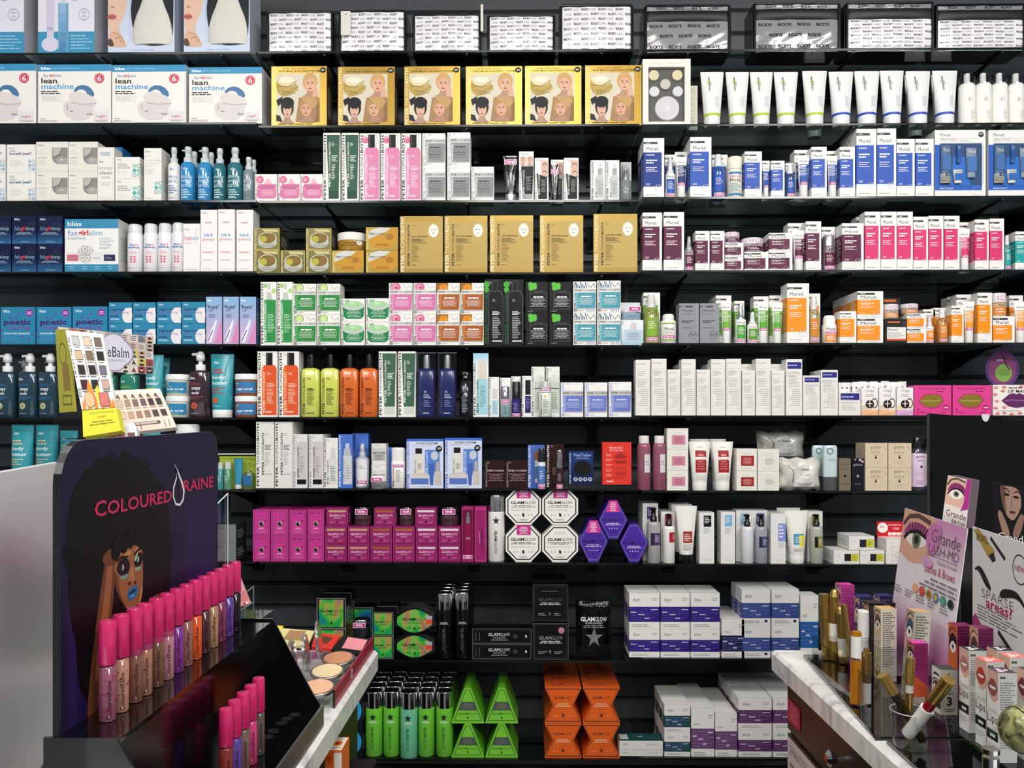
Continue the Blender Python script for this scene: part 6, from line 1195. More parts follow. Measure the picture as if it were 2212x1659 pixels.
K_('spray_carton', 'magenta carton framing a dark red spray', 'box', 8, [(997, 1023, 1095)], lambda w, h: carton(w, h, .04, 'a82c6c', lambda A: (A.r(.1, .05, .94, .97, '6a1038'), A.r(.3, .3, .8, .88, '8a1448'), A.r(.38, .18, .7, .3, mat('c0c0c4', .15, .9)), A.r(.46, .1, .62, .18, mat('c0c0c4', .15, .9)), A.l(.3, .55, .8, .6, 'e8b0c8', 2, 'c'), A.tester(.14, .88, .9, .95))))
K_('spray_carton', 'plain magenta carton with sideways lettering', 'box', 8, [(1025, 1051, 1095)], lambda w, h: carton(w, h, .04, 'b83480', lambda A: (A.r(.12, .06, .88, .96, '9a2468'), A.t('GLAMGLOW', .55, .38, .72, .78, '5a1440', 1, 2), A.t('GLOWSETTER', .35, .45, .45, .66, 'e0a8c8', 0, 2))))
K_('mist_can', 'tall white canister with black star and chrome cap', 'bottle', 8, [(1053, 1090, 1070)], canister('ecebe7', .3, '1c1c1e', True))
K_('mist_can', 'white star canister standing behind', 'bottle', 8, [(1054, 1090, 1067, None, .068)], canister('ecebe7', .3, '1c1c1e', True))
K_('octagon_box', 'white octagonal gift box with magenta tag', 'box', 8, [(1092, 1169, (1055, 1134)), (1171, 1249, 1055, 1134)], octo('c8388c'), grp='octagonal gift boxes')
K_('octagon_box', 'white octagonal gift box without any tag', 'box', 8, [(1171, 1249, 1134.5)], octo(None))
K_('octagon_box', 'white octagonal box just behind, barely seen', 'box', 8, [(1092, 1169, (1055, 1134)), (1171, 1249, (1055, 1134))], lambda w, h: octo('c8388c')(w, h), y=.066)
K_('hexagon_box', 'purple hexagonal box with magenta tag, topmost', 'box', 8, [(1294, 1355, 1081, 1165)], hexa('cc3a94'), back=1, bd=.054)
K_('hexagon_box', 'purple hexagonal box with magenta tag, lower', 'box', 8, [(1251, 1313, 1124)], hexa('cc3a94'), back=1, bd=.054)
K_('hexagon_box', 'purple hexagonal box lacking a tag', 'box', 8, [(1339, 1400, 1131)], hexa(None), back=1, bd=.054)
def kb(lab, l2=None, v0=.06, v1=.28, x0=.28, x1=.8): return lambda w, h: carton(w, h, .05, 'e9e8e6', lambda A: (A.r(x0, v0, x1, v1, lab), A.l(x0 + .06, v0 + .03, x1 - .08, v1 - .06, 'f0f0f0' if lab < 'a' else '2a4a6a', 4), A.l(x0, v1 + .02, x1, v1 + .14, 'a8a8a6', 5), A.l(.3, .92, .8, .94, 'a8a8a6', 1)), side='d8d7d4')
def kbot(body, lab, lc='2a2a3c', cap=BLK, x0=.2, v0=.22, v1=.55):
    def mk(w, h):
        P_ = bot(w, h, [('bottle', mat(body, .15, 0, .5), [(0, .94), (.012, 1), (.7, 1), (.74, .9), (.75, .5)]), ('pump', cap, [(.75, .5), (.84, .5), (.85, .34), (.96, .34), (.97, .42), (1, .4)])], lambda A: (A.r(x0, v0, 1, v1, lc), A.r(x0 + .28, v0 + .01, .98, v1 - .01, lab), A.l(x0 + .34, v0 + .06, .94, v1 - .08, 'd8d8ec', 5)), (.02, .7), W_=w * .88)
        return addb(P_, 'pump>nozzle', lambda b: b.rod((0, w / 2, h * .985), (-w * .3, w * .4, h * .975), w * .08, cap))
    return mk
K_('toner_bottle', 'cloudy grey bottle with a purple label', 'bottle', 8, [(1399, 1429, 1098)], kbot('a9a6a8', '6a3f8a'))
K_('toner_carton', 'white carton behind the purple labelled bottle', 'box', 8, [(1388, 1422, 1087, None, .06)], kb('6a3f8a'), back=1, bd=.055)
K_('lotion_bottle', 'short white pump bottle with red label', 'bottle', 8, [(1434, 1460, 1111)], kbot('ecebe8', 'b0242c', 'b0242c', x0=.45, v0=.1, v1=.4))
K_('lotion_carton', 'white carton with red square behind pump', 'box', 8, [(1428, 1458, 1105, None, .05)], kb('b8282c'), back=1, bd=.055)
def ctube(lab, l2, capm): return lambda w, h: tube(w, h, mat('ecebe2', .3, 0, .3), capm, lambda A: (A.r(.3, .5, .76, .76, lab), A.r(.54, .53, .86, .8, l2) if l2 else 0, A.l(.36, .56, .7, .72, 'f0e0dc', 4), A.l(.3, .79 if not l2 else .84, .76, .93, '8a8a84', 4)), .15, .62)
K_('squeeze_tube', 'white tube with brick red label, black cap', 'tube', 8, [(1461, 1509, 1094)], ctube('a03c34', None, BLK))
K_('squeeze_tube', 'white tube in the row behind', 'tube', 8, [(1452, 1498, 1090, None, .06)], ctube('a03c34', None, BLK), back=1, bd=.05)
K_('lotion_carton', 'white carton with a small black label', 'box', 8, [(1511, 1543, 1107)], kb('17171a'))
K_('lotion_carton', 'white carton with a small sky blue label', 'box', 8, [(1557, 1588, 1106)], kb('7ab4dc'))
K_('lotion_bottle', 'milky white pump bottle with blue writing', 'bottle', 8, [(1604, 1631, 1112)], kbot('e0e2e4', 'd8e4ec', 'd8e4ec', x0=.3, v0=.05, v1=.35))
K_('lotion_carton', 'white sky blue labelled carton behind milky bottle', 'box', 8, [(1590, 1624, 1102, None, .05)], kb('8abce0'))
K_('toner_bottle', 'clear grey pump bottle with periwinkle label', 'bottle', 8, [(1634, 1661, 1112)], kbot('a2a4b0', '5a60a8'))
K_('lotion_carton', 'white carton behind the periwinkle labelled bottle', 'box', 8, [(1624, 1658, 1102, None, .05)], kb('4a5090'))
K_('lotion_carton', 'white carton wrapped by a periwinkle label', 'box', 8, [(1665, 1697, 1109)], kb('8c98dc', v0=.2, v1=.56, x0=.5, x1=1.0), back=1, bd=.055)
K_('squeeze_tube', 'white tube with aqua and yellow label', 'tube', 8, [(1699, 1752, 1104)], ctube('3f9ac0', 'e8e040', 'ecebe8'))
K_('squeeze_tube', 'white tube behind the aqua labelled tube', 'tube', 8, [(1682, 1734, 1098, None, .06)], ctube('3f9ac0', 'e8e040', 'ecebe8'))
K_('toner_bottle', 'clear pump bottle with black and yellow label', 'bottle', 8, [(1754, 1782, 1112)], kbot('b4b4a8', 'c8c040', '1a1a1c'))
K_('lotion_carton', 'white carton behind the yellow labelled bottle', 'box', 8, [(1744, 1777, 1104, None, .05)], kb('c8c040'))
def d_ky(A): A.r(.42, .25, .98, .8, '26262c'); A.r(.68, .27, .98, .78, 'd8d640'); A.l(.72, .36, .94, .7, '6a6a2c', 4); A.l(.1, .3, .3, .5, 'd0cfcc', 2); A.l(.3, .88, .7, .94, 'b0aeaa', 1)
K_('pad_carton', 'flat white carton with a yellow and black label', 'box', 8, [(1801, 1856, 1189), (1858, 1910, 1189)], lambda w, h: carton(w, h, .09, 'ecebe7', d_ky))
K_('pad_carton', 'flat yellow labelled carton resting on two others', 'box', 8, [(1834, 1889, 1158, 1188.5)], lambda w, h: carton(w, h, .09, 'ecebe7', d_ky))
def redcard(w, h):
    b = B(); b.box(-w / 2, w / 2, 0, .06, 0, h * .62, 'efe6e4'); A = Art(b, front(w, h * .62), w, h * .62); A.fr(.2, .3, .8, .9, 'd0ccc8', .02); A.l(.26, .5, .74, .8, 'b8b4b0', 4, 'c')
    c = B(); c.box(-w * .52, w * .5, .058, .0595, h * .5, h, 'c8202c'); a = Art(c, lambda u, v, l: (-w * .52 + u * w * 1.02, .058 - l * EPS, h * (1 - .38 * v)), w, h * .38); a.e(.2, .42, .19, .34, 'f4ece8'); a.l(.1, .3, .3, .45, 'c86a70', 1); a.t('COSRX', .55, .4, .8, .55, 'f4dcd8', 1); a.l(.4, .16, .95, .28, 'f0b8b4', 1, fill=.7); a.l(.4, .68, .95, .9, 'f8e8e4', 1, fill=.9)
    return [('carton', b), ('header_card', c)]
K_('pad_carton', 'white pad box with a red header card', 'box', 8, [(1914, 1975, 1131)], redcard)
# ================================================================ NINTH SHELF
HO = m_holo(0.0); HO2 = m_holo(3.1)
def holobox(m, txt='1c2c20', side=BLK):
    def mk(w, h): return carton(w, h, .075, mat('b8bcc0', .2, .6), lambda A: (A.r(.03, .02, .97, .98, '101412'), A.r(.08, .05, .92, .95, m), A.glam(.12, .38, .88, .47, txt), A.l(.24, .5, .76, .58, txt, 2, 'c'), A.leaf(.5, .82, .06, '2c1c1c')), side=mat('17191c', .15, .3), seam=False)
    return mk
K_('foil_box', 'large green and copper rainbow foil box', 'box', 9, [(684, 747, (1292, 1358))], holobox(HO), back=1, bd=.08)
K_('foil_box', 'rainbow foil box behind the tester jar', 'box', 9, [(762, 806, 1312, None, .13)], holobox(HO2))
K_('foil_box', 'small green and orange rainbow foil box', 'box', 9, [(804, 850, (1322, 1373))], holobox(HO), back=1, bd=.08)
K_('tester_jar', 'chrome lidded tester jar among foil boxes', 'jar', 9, [(759, 797, 1340, 1378)], lambda w, h: addb(jar(w, h, mat('3a3c40', .1, .4, .6), CHROME, None, .42), 'lid>tester_sticker', lambda b: Art(b, lambda u, v, l: (-w * .4 + u * w * .7, -.0012 - l * EPS, h * (.56 + .3 * (1 - v))), w * .7, h * .3).tester(0, 0, 1, 1)))
K_('foil_box', 'low rainbow foil box beneath the tester jar', 'box', 9, [(755, 802, 1378.5)], holobox(HO2))
def lens(m):
    def mk(w, h):
        o = [(cos(a) * .5, .5) for a in ()]; pts = []
        for k in range(9): t = k / 8; pts.append((-.5 + t, .5 + .16 + .34 * sin(pi * t)))
        for k in range(9): t = 1 - k / 8; pts.append((-.5 + t, .5 - .16 - .34 * sin(pi * t)))
        b = B(); b.prism([(x * w, y * h) for x, y in pts], 0, .04, CHROME, mat('55585c', .2, .6)); A = Art(b, front(w, h), w, h); f = lambda s: [(.5 + x * s, 1 - (.5 + (y - .5) * s)) for x, y in pts]
        A.p(f(.95), '14181a'); A.p(f(.89), m); A.glam(.18, .38, .82, .49, '14201a'); A.l(.24, .53, .76, .6, '2a3a30', 2, 'c'); A.r(.79, .3, .95, .44, 'a8b8bc'); A.r(.79, .44, .95, .62, 'e0503c')
        for x in (.22, .3, .38, .62, .7, .78): A.o(x, .76, .015, '1a1a1a')
        A.leaf(.5, .78, .04, '1a1a1a'); return [('tin', b)]
    return mk
K_('foil_tin', 'lens-shaped rainbow foil tin with orange sticker', 'tin', 9, [(853, 938, (1313, 1370))], lens(HO2), back=1, bd=.045)
K_('black_canister', 'black cleanser canister with chrome cap', 'bottle', 9, [(941, 977, 1283), (981, 1016, 1281)], canister('0c0c0e', .2, '55565a', False), back=3, bd=.05)
def flatblk(w, h): return carton(w, h, .06, '0c0d0e', lambda A: (A.fr(.0, .0, 1, 1, '6a6c70', .006), A.fr(.012, .08, .988, .92, '4a4c50', .004), A.glam(.27, .27, .64, .5, 'c8cacc'), A.l(.32, .54, .6, .8, '9a9ca0', 3, 'c'), A.ring(.73, .5, .04, '3a3c40', .9), A.leaf(.91, .5, .028, 'd8dadc'), A.t('GLAM', .05, .25, .07, .8, '7a7c80', 0, 1), A.t('GLOW', .11, .25, .13, .8, '7a7c80', 0, 1)), seam=False)
K_('flat_black_box', 'long flat black box with silver lettering', 'box', 9, [(1020, 1148, (1358, 1391))], flatblk)
K_('black_box', 'square black mud treatment box', 'box', 9, [(1151, 1227, 1263, 1342)], lambda w, h: carton(w, h, .06, '0d0e10', lambda A: (A.fr(.0, .0, 1, 1, '5a5c60', .01), A.fr(.04, .04, .95, .95, '3c3e42', .008), A.glam(.16, .36, .84, .46, '4a4c50'), A.l(.14, .48, .86, .56, 'b8babc', 2, 'c', .6), A.leaf(.48, .8, .06, '5a5c60'), A.l(.25, .17, .7, .19, '8a8c90', 1, 'c'), A.l(.16, .77, .4, .86, '8a8c90', 2), A.l(.6, .77, .8, .86, '8a8c90', 2)), seam=False), back=2, bd=.062)
K_('black_box', 'square black box with a round pink sticker', 'box', 9, [(1152, 1228, 1346)], lambda w, h: carton(w, h, .06, '0d0e10', lambda A: (A.fr(.0, .0, 1, 1, '6a6c70', .01), A.fr(.04, .04, .95, .95, '4a4c50', .008), A.glam(.16, .36, .84, .46, '8a8c90'), A.l(.12, .48, .88, .57, 'c8cacc', 2, 'c', .6), A.o(.8, .2, .09, 'c07a98'), A.leaf(.48, .79, .06, '6a6c70'), A.l(.14, .77, .4, .86, '9a9ca0', 2), A.l(.6, .77, .86, .86, '9a9ca0', 2)), seam=False), back=2, bd=.062)
def sachet(w, h):
    WB = m_wrap('crumpled_black_foil', '020202', '0c0c0d', 22, .1, .2, .9)
    b = B(); nx, nz = 12, 14
    def fn(u, v, l=0):
        e = (max(0, 1 - (2 * u - 1) ** 6) * max(0, 1 - (2 * v - 1) ** 6)) ** .5
        return ((u - .5) * w, .014 - .012 * e - l * EPS, h * (1 - v))
    b.grid(fn, nx, nz, WB)
    b.box(-w / 2, w / 2, .014, .03, 0, h, BLK)
    A = Art(b, lambda u, v, l: (lambda q: (q[0], q[1] - .001, q[2]))(fn(u, v, l)), w, h); A.glam(.12, .27, .86, .35, 'e8e8ea'); A.t('BUBBLESHEET', .26, .365, .74, .395, 'd8d8da', 0); A.l(.14, .41, .86, .47, 'a8a8aa', 2, 'c')
    A.p([(.5 + (.26 if k % 2 == 0 else .1) * sin(k * pi / 5), .64 - (.19 if k % 2 == 0 else .07) * cos(k * pi / 5)) for k in range(10)], mat('b8babc', .2, .8))
    return [('sachet', b)]
K_('mask_sachet', 'crumpled black foil sachet with a silver star', 'sachet', 9, [(1245, 1322, 1300, 1422)], sachet)
def tray(w, h):
    b = B(); 
    b.box(-w / 2, w / 2, -.012, .06, 0, .0015, BLISTER); b.box(-w / 2, w / 2, -.012, -.0105, 0, h * .24, BLISTER); b.box(-w * .5, -w * .492, -.012, .06, 0, h * .5, BLISTER); b.box(w * .492, w * .5, -.012, .06, 0, h * .5, BLISTER); b.box(-w * .42, w * .42, .045, .0465, 0, h, BLISTER)
    return [('tray', b)]
K_('clear_tray', 'clear plastic tray holding the star sachet', 'tray', 9, [(1238, 1346, 1276)], tray)
PU, SB = '34207c', '3a4c8e'
K_('skincare_carton', 'white carton with deep violet text band', 'box', 9, [(1359, 1425, (1281, 1359)), (1427, 1490, (1281, 1359)), (1492, 1555, (1281, 1359))], skyn(PU), back=1, bd=.064)
K_('skincare_carton', 'small tall white carton with black-violet band', 'box', 9, [(1559, 1608, 1338)], skyn('2c2048', tall=True), back=2, bd=.064)
K_('skincare_carton', 'white carton with slate blue text band', 'box', 9, [(1602, 1664, (1273, 1351)), (1667, 1726, (1273, 1351))], skyn(SB, '2c3c6c'), back=1, bd=.064)
K_('skincare_carton', 'tall slim white carton with bright blue band', 'box', 9, [(1729, 1768, 1286)], skyn('2460a8', tall=True))
# ================================================================ BOTTOM SHELF
GR = '6fc63a'
K_('mist_can', 'lime green canister with star and chrome cap', 'bottle', 10, [(786, 824, 1497), (825, 861, 1496), (901, 937, 1497), (940, 977, 1497)], canister(GR, .3, '2f6a24'), back=4, bd=.052)
K_('mist_can', 'mint green canister with star and chrome cap', 'bottle', 10, [(862, 900, 1498, 1641, .004)], canister('6fc49a', .3, '2a6a50'), back=4, bd=.052)
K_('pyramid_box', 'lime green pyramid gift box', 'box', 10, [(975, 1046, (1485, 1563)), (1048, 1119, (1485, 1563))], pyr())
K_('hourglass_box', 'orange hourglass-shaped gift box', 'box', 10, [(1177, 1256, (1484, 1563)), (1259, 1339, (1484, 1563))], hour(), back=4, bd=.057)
def flats(w, h): return carton(w, h, .06, 'e6e5e1', lambda A: (A.t('skyn', .08, .25, .2, .6, '6a6c70', 0), A.l(.62, .3, .94, .5, 'a8a8a6', 2)), top=lambda A: (A.r(0, 0, 1, 1, '1f4a4a'), A.r(.02, .15, .22, .8, 'c8ccca'), A.l(.45, .3, .6, .6, '9ab8b4', 1)))
K_('flat_carton', 'flat white carton with dark teal lid', 'box', 10, [(1338, 1432, (1600, 1620))], flats)
K_('skincare_carton', 'white carton with dark teal text band', 'box', 10, [(1435, 1491, (1523, 1583))], skyn('1f4c4a'), back=2, bd=.064)
K_('skincare_carton', 'tall white carton with dusty mauve band', 'box', 10, [(1493, 1543, 1530), (1545, 1592, 1540)], skyn('6c4a74', tall=True), back=3, bd=.06)
K_('skincare_carton', 'white carton with plum text band', 'box', 10, [(1595, 1667, (1508, 1576)), (1670, 1738, (1508, 1576))], skyn('5a3160'), back=3, bd=.064)
def bluering(w, h): return carton(w, h, .06, '14181c', lambda A: (A.e(.5, .5, .48, .5, '2f9ccc'), A.e(.5, .5, .36, .38, '14181c'), A.e(.5, .5, .3, .32, '2f9ccc'), A.e(.5, .5, .16, .18, '14181c')))
K_('round_mask_box', 'black box with bright blue rings, half hidden', 'box', 10, [(708, 783, (1500, 1570))], bluering)
# ---------------------------------------------------------------- goods hanging at the far end of the slatwall
b = B(); b.rod((PY(2150, 900, 0)[0] + .14, .345, PY(0, 640, .3)[2] + .14), (PY(2150, 900, 0)[0] + .14, .1, PY(0, 640, .3)[2] + .14), .003, SILV)
for k in range(3):
    def slp(w, h, k=k):
        b = B(); b.prism([(w / 2 * cos(a / 18 * pi), h / 2 + h / 2 * sin(a / 18 * pi)) for a in range(36)], 0, .004, mat('5a3a7c', .3, 0, .3)); A = Art(b, front(w, h), w, h); A.e(.5, .5, .42, .42, '8c4a78'); A.e(.54, .6, .25, .24, '8ab45a'); A.l(.36, .5, .72, .7, '6a9040', 4, 'c'); A.l(.34, .22, .6, .28, 'd8b8d0', 1, fill=.8); A.ln([(.5, .12), (.62, .4), (.72, .52)], .04, '5a2c58'); return [('pack', b)]
    K_('hanging_pack', 'oval purple hanging pack with green centre, ' + numw(k) + ' deep', 'pack', 0, [(2128 + 0 * k, 2202, 757, 838, .1 + k * .05)], slp, grp='oval purple hanging packs')
hk = B()
for zz in (PY(0, 745, .25)[2], PY(0, 585, .25)[2] - .0, PY(0, 445, .25)[2]): pass
def lash(w, h):
    b = B(); b.box(-w / 2, w / 2, 0, .006, 0, h, '17181b'); b.loft([(h * .1, w * .42, .012, 3), (h * .5, w * .42, .012, 3)], BLISTER, 0, -.0, 12); Art(b, front(w, h), w, h).l(.15, .1, .85, .3, 'a8a8ac', 2, 'c'); return [('pack', b)]
for rr, (yt, yb_) in enumerate(((455, 505), (600, 650))):
    for k in range(7):
        K_('hanging_pack', 'small black lash pack hanging in the ' + ('upper' if rr == 0 else 'lower') + ' end rack, ' + numw(k), 'pack', 0, [(2160 + k * 9, 2215 + k * 9, yt - k * 2, yb_ - k * 2, .3 - k * .03)], lash, grp='black lash packs on end pegs')
# ================================================================ FOREGROUND: two marble counters and what stands on them
from mathutils import Vector
CT = EYE - .47
def zh(h): return EYE - h
def yZ(Z): return Z - D
def T_(name, label, cat, parts, group=None):
    """one thing from (name, builder) parts in world coordinates, origin at its own base"""
    co = [v for _, b in parts for v in b.v]; x0, x1 = min(v[0] for v in co), max(v[0] for v in co); y0, y1 = min(v[1] for v in co), max(v[1] for v in co); z0 = min(v[2] for v in co)
    c = ((x0 + x1) / 2, (y0 + y1) / 2, z0)
    for _, b in parts: b.v = [(v[0] - c[0], v[1] - c[1], v[2] - c[2]) for v in b.v]
    if len(parts) == 1: r = link(name, parts[0][1]); r.location = c
    else:
        r = empty(name, c)
        kids = {}
        for n, b in parts: u_, _, m_ = n.rpartition('>'); kids.setdefault(m_, link(m_, b, kids.get(u_, r)))
    return tag(r, label, cat, group)
def quad3(b, TL, TR, BR, BL, th, base, art=None, back=None, side=None, away=None):
    TL, TR, BR, BL = map(Vector, (TL, TR, BR, BL)); n = (BR - TL).cross(TR - BL).normalized(); m_ = (TL + TR + BR + BL) / 4
    TL, TR, BR, BL = [p - n * (p - m_).dot(n) for p in (TL, TR, BR, BL)]
    if n.dot(Vector((0, -D, EYE)) - TL) < 0: n = -n
    t = (Vector(away) if away else -n * th); F_ = [TL, TR, BR, BL]; K2 = [p + t for p in F_]
    b.face(F_, base); b.face(K2[::-1], back or base)
    for i in range(4): j = (i + 1) % 4; b.face([F_[i], K2[i], K2[j], F_[j]], side or base)
    if art:
        def fn(u, v, l): return tuple((TL * (1 - u) + TR * u) * (1 - v) + (BL * (1 - u) + BR * u) * v + n * l * EPS)
        w = ((TR - TL).length + (BR - BL).length) / 2; h = ((BL - TL).length + (BR - TR).length) / 2
        art(Art(b, fn, w, h))
    return b
MRB, WOOD = m_marble(), m_wood()
def plate(x0, x1, Z0, Z1, h, th, c): b = B(); b.box(x0, x1, yZ(Z0), yZ(Z1), zh(h) - th, zh(h), c); return b
def slab(x0, x1, Z0, Z1):
    b = B(); r = .006; zt, zb = CT, CT - .044
    b.prism([(x0 + r, zt), (x1 - r, zt), (x1, zt - r), (x1, zb + .003), (x1 - .003, zb), (x0 + .003, zb), (x0, zb + .003), (x0, zt - r)], yZ(Z0), yZ(Z1), MRB); return b
T_('marble_counter', 'white marble worktop under the lipgloss display', 'counter', [('worktop', slab(-1.75, -.307, .1, 1.747))])
T_('marble_counter', 'white marble worktop under the lash and lip products', 'counter', [('worktop', slab(.526, 1.95, .1, 1.76))])
b = B(); b.box(-1.7, -.345, yZ(.15), yZ(1.72), .0, CT - .0445, mat('0e0d0d', .4)); d_ = B(); d_.box(-.3455, -.3435, yZ(.8), yZ(1.2), .2, CT - .09, mat('131212', .35))
lg = B(); lg.box(-.3430, -.295, yZ(1.30), yZ(1.66), zh(.665) - .008, zh(.665), BLKM)
T_('counter_cabinet', 'black cabinet beneath the marble worktop with glosses', 'cabinet', [('body', b), ('side_panel', d_), ('side_ledge', lg)])
b = B(); b.box(.56, 1.9, yZ(.15), yZ(1.74), 0, CT - .0445, WOOD); parts = [('body', b)]
for z1, z0 in ((CT - .052, CT - .155), (CT - .165, CT - .42), (CT - .43, CT - .7)):
    for Za, Zb in ((.9, 1.735),):
        q = B(); q.box(.552, .561, yZ(Za), yZ(Zb), z0, z1, WOOD); parts.append(('drawer', q))
kz = 1.44
kn = B(); kn.rod((.552, yZ(kz), zh(.572)), (.535, yZ(kz), zh(.572)), .006, CHROME); kn.rod((.54, yZ(kz), zh(.572)), (.53, yZ(kz), zh(.572)), .011, CHROME, r2=.015); kn.rod((.53, yZ(kz), zh(.572)), (.524, yZ(kz), zh(.572)), .015, CHROME, r2=.008)
parts.append(('drawer>knob', kn))
T_('counter_cabinet', 'dark brown wooden drawer cabinet beneath the marble worktop', 'cabinet', parts)
def onX(Zl, Zr, h0, h1, X): return [(X, yZ(Zl), zh(h0)), (X, yZ(Zr), zh(h0)), (X, yZ(Zr), zh(h1)), (X, yZ(Zl), zh(h1))]
b = quad3(B(), *onX(1.73, 1.655, .56, .605, .5505), .0006, 'c82848', lambda A: A.l(.12, .12, .88, .9, 'e88a94', 6, 'c', .4)); T_('sticker', 'small red sticker on the wooden drawer cabinet side', 'sticker', [('sticker', b)])
b = quad3(B(), *onX(1.73, 1.53, .64, .86, .5505), .0006, 'e4cfcd', lambda A: (A.t('SEPARATION', .06, .06, .6, .14, '6a5a5e', 0), A.l(.06, .2, .9, .9, '8a7a7e', 9))); T_('notice_sheet', 'pale pink notice sheet stuck on the drawer cabinet', 'notice', [('sheet', b)])
# orange box on the ledge beside the cabinet
b = B(); x0, x1 = -.329, -.301; b.box(x0, x1, yZ(1.37), yZ(1.43), zh(.665) + .0004, zh(.535), 'e0702c')
A = Art(b, lambda u, v, l: (x0 + (x1 - x0) * u, yZ(1.37) - l * EPS, zh(.535) - .129 * v), .028, .13); A.r(.0, .0, .5, 1, 'd9601e'); A.r(.55, .03, 1, .97, 'ece4dc'); A.e(.78, .3, .16, .06, 'e0702c'); A.l(.6, .5, .95, .8, 'b86a3c', 4); A.e(.25, .12, .2, .05, 'b04a18')
A = Art(b, lambda u, v, l: (x0 + (x1 - x0) * u, yZ(1.43) - .06 * v, zh(.535) + l * EPS), .035, .06); A.r(.04, .04, .96, .96, 'e9e2d8'); A.e(.5, .48, .3, .2, 'e0702c'); A.o(.5, .48, .12, '6a2410'); A.l(.15, .1, .85, .22, '6a5a50', 2); A.l(.15, .75, .85, .92, '6a5a50', 2)
T_('orange_carton', 'orange and white carton low beside the black cabinet', 'box', [('carton', b)])
# ---------------------------------------------------------------- the lipgloss display
XB = -.457
def BD(px, py): Z = -XB * F / (1130 - px); return ((Z - .812) / .421, (py - HY) * Z / F / .47)
def board():
    b = B(); R = .045; pts = [(yZ(1.233), CT + .001), (yZ(.812), CT + .001)]
    for k in range(7): a = pi / 2 * k / 6; pts.append((yZ(.812) + R * (1 - sin(pi / 2 - a)) if 0 else yZ(.812) + R - R * cos(a), EYE - .012 - R + R * sin(a)))
    for k in range(7): a = pi / 2 * k / 6; pts.append((yZ(1.233) - R * .6 + R * .6 * sin(a), EYE - .005 - R * .6 + R * .6 * cos(a)))
    pur = '1d1736'; b.prism(pts, XB - .008, XB, pur, mat('0c0c0e', .3), ax='x')
    def fn(u, v, l): return (XB + l * EPS * .4, yZ(.812 + .421 * u), EYE - .47 * v)
    A = Art(b, fn, .421, .47); q = lambda L: [BD(*p) for p in L]
    A.p([(.03, .14), (.3, .1), (.42, .3), (.4, .66), (.03, .66)], '281a4c'); A.p([(.72, .22), (.97, .2), (.97, .66), (.7, .66)], '221944'); A.p([(.75, .42), (.95, .4), (.95, .6), (.7, .62)], '2a1c50')
    af = '0b0a0d'
    A.ps(q([(232, 1000), (262, 985), (290, 1000), (312, 992), (322, 1020), (335, 1045), (352, 1080), (362, 1130), (366, 1200), (362, 1260), (350, 1300), (345, 1340), (318, 1400), (240, 1440), (190, 1540), (160, 1480), (158, 1400), (142, 1330), (138, 1260), (146, 1200), (158, 1130), (176, 1080), (200, 1040)]), af)
    r_ = random.Random(5)
    for k in range(46):
        a = -.6 + k * .115; cx, cy = 254 + 106 * cos(a) * (1 if a < 1.6 else 1.02), 1180 - 182 * sin(a)
        u, v = BD(cx + r_.uniform(-4, 4), cy + r_.uniform(-5, 5)); A.o(u, v, .02 + r_.random() * .018, af); A.L -= .46
    A.L += .5
    sk, sd, hl = '9a5f3e', '6e3f28', 'c08458'
    A.ps(q([(222, 1208), (234, 1196), (244, 1206), (240, 1290), (226, 1400), (212, 1480), (200, 1560), (180, 1562), (186, 1480), (200, 1360), (212, 1270)]), sd)
    A.ps(q([(226, 1212), (234, 1204), (238, 1230), (230, 1320), (214, 1420), (204, 1480), (198, 1470), (208, 1370), (220, 1280)]), sk)
    A.ps(q([(214, 1206), (230, 1186), (246, 1190), (248, 1212), (232, 1226), (218, 1222)]), sd)
    A.ps(q([(300, 1345), (312, 1310), (330, 1284), (350, 1286), (364, 1310), (366, 1350), (330, 1365), (296, 1368)]), sd); A.ps(q([(318, 1312), (334, 1292), (348, 1296), (354, 1320), (330, 1330)]), sk)
    A.ps(q([(272, 1330), (300, 1300), (312, 1322), (300, 1362), (268, 1372)]), '4e2c1e')
    A.ps(q([(242, 1218), (252, 1196), (272, 1180), (292, 1170), (302, 1182), (304, 1230), (303, 1270), (298, 1300), (288, 1322), (276, 1326), (262, 1312), (248, 1280), (240, 1248)]), sk)
    A.ps(q([(240, 1232), (250, 1250), (252, 1282), (268, 1316), (258, 1306), (246, 1280), (239, 1250)]), sd); A.ps(q([(284, 1190), (298, 1178), (300, 1195), (290, 1204)]), hl); A.ps(q([(258, 1204), (274, 1188), (280, 1196), (266, 1208)]), hl)
    A.ps(q([(244, 1234), (252, 1212), (268, 1206), (276, 1220), (272, 1240), (256, 1248)]), '20161a'); A.ps(q([(282, 1216), (288, 1200), (300, 1192), (304, 1206), (300, 1222), (288, 1228)]), '20161a')
    A.ps(q([(252, 1248), (272, 1240), (270, 1250), (258, 1256)]), '6f9a84'); A.ps(q([(284, 1230), (300, 1224), (298, 1232), (288, 1236)]), '7fae92'); A.ps(q([(284, 1214), (289, 1198), (293, 1196), (288, 1214)]), '9fcab0')
    for x, y in ((259, 1228), (292, 1210)): u, v = BD(x, y); A.e(u, v, .007, .007, 'd8d4d2'); A.e(u - .003, v, .003, .006, '101010')
    A.ln(q([(246, 1216), (256, 1206), (270, 1204)]), .007, '1a1214'); A.ln(q([(284, 1200), (292, 1190), (300, 1186)]), .007, '1a1214')
    A.ps(q([(274, 1226), (280, 1222), (284, 1248), (290, 1256), (284, 1262), (272, 1262), (270, 1254)]), 'a86c48'); A.ps(q([(278, 1228), (281, 1228), (283, 1250), (279, 1254)]), hl); A.e(*BD(274, 1262), .01, .005, '4a2618'); A.e(*BD(286, 1260), .007, .005, '4a2618')
